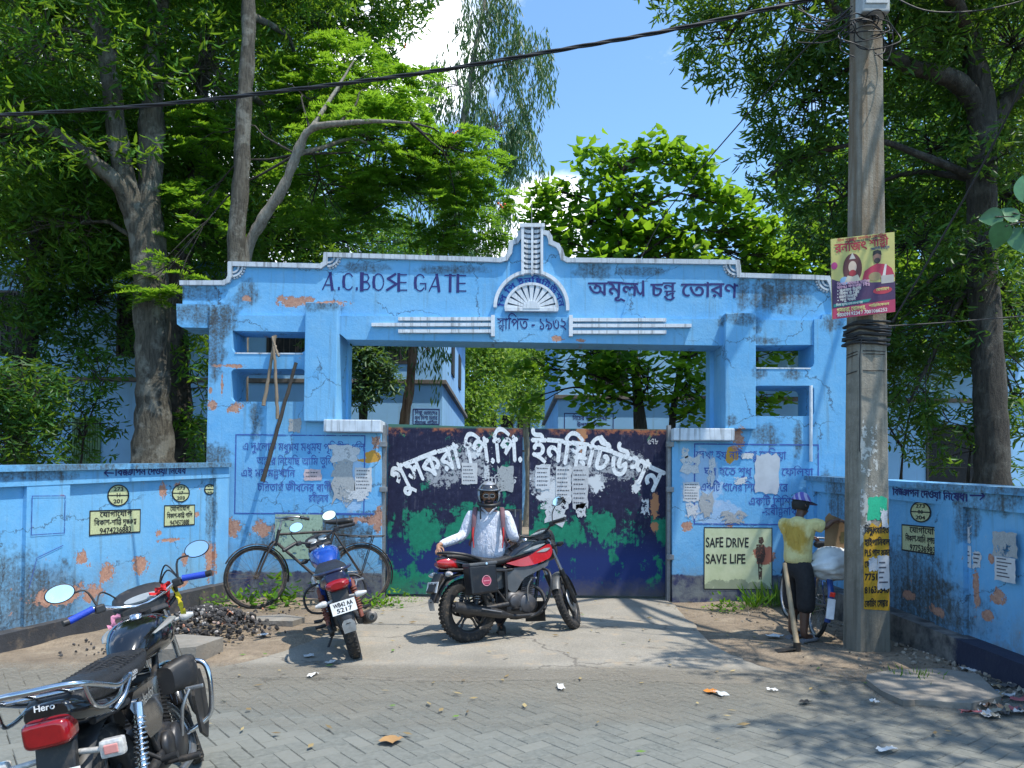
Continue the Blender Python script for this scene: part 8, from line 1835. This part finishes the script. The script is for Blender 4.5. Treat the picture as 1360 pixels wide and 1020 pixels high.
for i, (px, py, w, h, m, lab) in enumerate(((945, 922, .10, .09, mat('wrapper_orange', (.55, .20, .03), .4), 'crumpled orange wrapper on the drive edge'), (955, 925, .12, .07, mat('wrapper_clear', (.50, .52, .52), .3), 'crumpled clear wrapper beside the orange one'), (1026, 920, .07, .05, PAPERW, 'small white paper scrap right of the clear wrapper'),
        (1178, 1000, .13, .05, PAPERW, 'long white paper strip on the pavers at the lower right'), (1028, 848, .13, .13, PAPERW, 'torn white tissue on the dirt left of the hoe'), (415, 900, .14, .05, PAPERW, 'white paper strip at the road edge below the blue motorcycle'), (440, 883, .10, .05, PAPERW, 'white paper scrap just left of the blue motorcycle tyre'),
        (410, 874, .09, .08, PAPERW, 'pale crumpled paper on the dirt beside the side stand'), (745, 916, .12, .05, PAPERW, 'grey white paper at the crack in the drive'), (1162, 936, .06, .05, PAPERW, 'white scrap in front of the broken slab'), (1290, 892, .16, .12, PAPERW, 'white paper cup crushed against the right wall plinth'),
        (520, 987, .12, .10, mat('leaf_brown', (.35, .20, .08), .8), 'tan flattened scrap on the pavers near the middle'), (1070, 936, .10, .05, BLACKP, 'black plastic strip on the road edge'), (460, 822, .06, .05, mat('litter_tan', (.3, .25, .18), .9), 'small tan scrap by the drive edge'), (350, 845, .11, .08, PAPERW, 'crushed white cup on the thin slab'))):
    p_ = at0(px, py); scrap('paper_scrap', lab, (p_.x, p_.y), w, h, m, 60 + i, 'litter on the ground')
rs = np.random.RandomState(12)
cols = [(.50, .50, .50), (.38, .10, .11), (.30, .27, .21), (.10, .16, .22), (.30, .22, .13), (.08, .08, .08), (.42, .40, .34), (.24, .14, .09)]
for i in range(26):
    px, py = rs.uniform(1288, 1362), rs.uniform(900, 955); 
    if py < 880 + (px - 1288) * .35 + 10: py += 14
    p_ = at0(px, py); scrap('rubbish_piece', 'scrap of rubbish in the litter heap at the foot of the right wall', (p_.x, p_.y), rs.uniform(.06, .15), rs.uniform(.04, .09), mat('rubbish_%d' % (i % 8), cols[i % 8], .75, dirt=.6), 100 + i, 'rubbish heap by the right wall', .013)
rs = np.random.RandomState(13)
k = MB()
for i in range(240):
    x, y = rs.uniform(-3.5, 4.0), rs.uniform(4.2, 10.2); a = rs.uniform(0, 6.28); l, w = rs.uniform(.02, .05), rs.uniform(.008, .018); z = (gz(x, y) if (abs(x) > 2.2 and y > 6.2) else .012) + .012
    d = V((math.cos(a), math.sin(a), rs.uniform(-.1, .1))); q_ = V((-d.y, d.x, rs.uniform(-.4, .4))); c_ = V((x, y, z)); k.add([c_ - d * l, c_ + q_ * w, c_ + d * l, c_ - q_ * w], [(0, 1, 2, 3)])
g = G('fallen_leaf'); isl = g.n('ShaderNodeNewGeometry').outputs['Random Per Island']; c = g.mix(isl, (.12, .075, .03), (.38, .30, .14)); c = g.mix(g.ramp(isl, .85, .86), c, (.10, .18, .03)); g.col(c); g.rough(.85)
tag(k.build('leaf_litter', g.m, None, recalc=False), 'small dry fallen leaves scattered over the road, the drive and the dirt', None, None, 'stuff')
# weeds
def weed(label, x, y, n, L, kind, seed, m=L_LIGHT, spread=.16):
    t_ = thing('weed_clump', label, 'weed', (x, y, 0), group='weeds at the foot of the walls'); rs_ = np.random.RandomState(seed)
    if kind == 'grass':
        ph = rs_.uniform(0, 6.28, n); e = rs_.uniform(.5, 1.3, n); D = np.stack([np.cos(ph) * np.cos(e), np.sin(ph) * np.cos(e), np.sin(e)], -1); P_ = np.array([x, y, .0]) + np.c_[rs_.normal(0, spread * .4, (n, 2)), np.zeros(n)]; l = L * rs_.uniform(.5, 1.2, n); w = l * .045
        U = unit(np.cross(D, [0, 0, 1.0])); leaf_mesh('blades', P_, D, U, l, w, rs_.uniform(0, .6, n), m, t_)
    else:
        P_ = np.array([x, y, .0]) + np.c_[rs_.normal(0, spread, n), rs_.normal(0, spread * .6, n), np.abs(rs_.normal(0, L * .8, n))]; ph = rs_.uniform(0, 6.28, n); e = rs_.uniform(-.3, .9, n); D = np.stack([np.cos(ph) * np.cos(e), np.sin(ph) * np.cos(e), np.sin(e)], -1)
        U = unit(np.cross(D, np.array([0, 0, 1.0]) + rs_.normal(0, .3, D.shape))); l = L * rs_.uniform(.35, .8, n); leaf_mesh('leaves', P_, D, U, l, l * .55, rs_.uniform(0, .8, n), m, t_)
for i, (px, py, n, L, kd, sp_, lab) in enumerate(((345, 806, 90, .17, 'b', .18, 'broad leaved weeds growing through the front wheel of the leaning bicycle'), (385, 800, 60, .20, 'b', .14, 'large leaved weeds under the frame of the leaning bicycle'), (288, 806, 80, .10, 'b', .12, 'small green weed at the foot of the left boundary wall corner'), (505, 806, 120, .11, 'b', .16, 'low weeds by the hinge of the left gate leaf'),
        (970, 812, 90, .10, 'b', .12, 'small leafy weed below the safety panel'), (1030, 806, 60, .34, 'g', .22, 'long bladed grass clump left of the man in yellow'), (1090, 812, 120, .17, 'b', .22, 'dark weeds behind the wheels of the loaded bicycle'), (545, 800, 50, .06, 'b', .12, 'tiny weeds at the bottom edge of the left gate leaf'), (1000, 808, 40, .30, 'g', .12, 'thin grass stalks beside the small leafy weed'), (1215, 905, 60, .12, 'g', .22, 'sparse grass at the foot of the right wall near the slab'), (185, 870, 50, .09, 'b', .10, 'little weed at the left wall behind the black motorcycle'))):
    p_ = at0(px, py); weed(lab, p_.x, min(p_.y, 10.05) - (.0), n, L, 'grass' if kd == 'g' else 'b', 80 + i, L_VINE if i in (1, 6) else L_FERN if i != 5 else L_LIGHT, sp_)
# leafy branch reaching in at the right edge, on a sapling just outside the view
sg = thing('peepal_sapling', 'heart leaved branch reaching in at the right edge, close to the camera', 'sapling', (2.75, 3.3, 0))
trunk_mesh(sg, [([(2.75, 3.3, 0), (2.72, 3.32, 1.0), (2.66, 3.3, 2.0), (2.55, 3.25, 2.55), (2.40, 3.2, 2.66), (2.2, 3.18, 2.66), (2.08, 3.16, 2.63)], [.035, .03, .024, .016, .010, .006, .003])], BK_GREY, 7, 'stem')
rs = np.random.RandomState(6); m_ = MB()
for (px, py, L, dx, dz) in ((1328, 312, .115, -.12, -1), (1354, 318, .12, .3, -1), (1318, 288, .10, -1, -.12), (1342, 284, .09, -.7, .55), (1362, 250, .13, .1, 1), (1375, 300, .14, .6, -.8), (1390, 270, .13, .9, .2)):
    c_ = at(px, py, 3.17); d = V((dx, rs.uniform(-.3, .3), dz)).normalized(); n_ = V((rs.uniform(-.3, .3), -1, rs.uniform(-.2, .4))); u_ = d.cross(n_).normalized(); nn = u_.cross(d)
    base = c_ - d * L * .5; out = []
    for t_ in np.linspace(0, 1, 12): out.append((t_, (math.sin(math.pi * min(1, t_ * 1.02)) ** .62) * (1 - .45 * t_) * .50))
    vs = [];
    for t_, w in out: vs += [base + d * L * t_ + u_ * L * w + nn * L * .08 * w - nn * L * .15 * t_ * t_, base + d * L * t_ - nn * L * .15 * t_ * t_ - nn * .004, base + d * L * t_ - u_ * L * w + nn * L * .08 * w - nn * L * .15 * t_ * t_]
    m_.add(vs, [(i * 3 + j, i * 3 + j + 1, i * 3 + j + 4, i * 3 + j + 3) for i in range(11) for j in (0, 1)], True)
o = m_.build('leaves', mat('peepal_leaf', (.05, .15, .045), .35, var=.25, scale=25), sg, world=True, recalc=False)
m_ = MB()
for (px, py) in ((1322, 288), (1345, 283), (1362, 262), (1375, 285)): c_ = at(px, py, 3.17); m_.tube([c_, c_.lerp(V((2.2, 3.18, 2.66)), .5) + V((0, 0, .01)), V((2.2, 3.18, 2.66))], .003, 5)
m_.build('twigs', BK_GREY, sg, world=True)
# corner of a parked cart at the far left edge
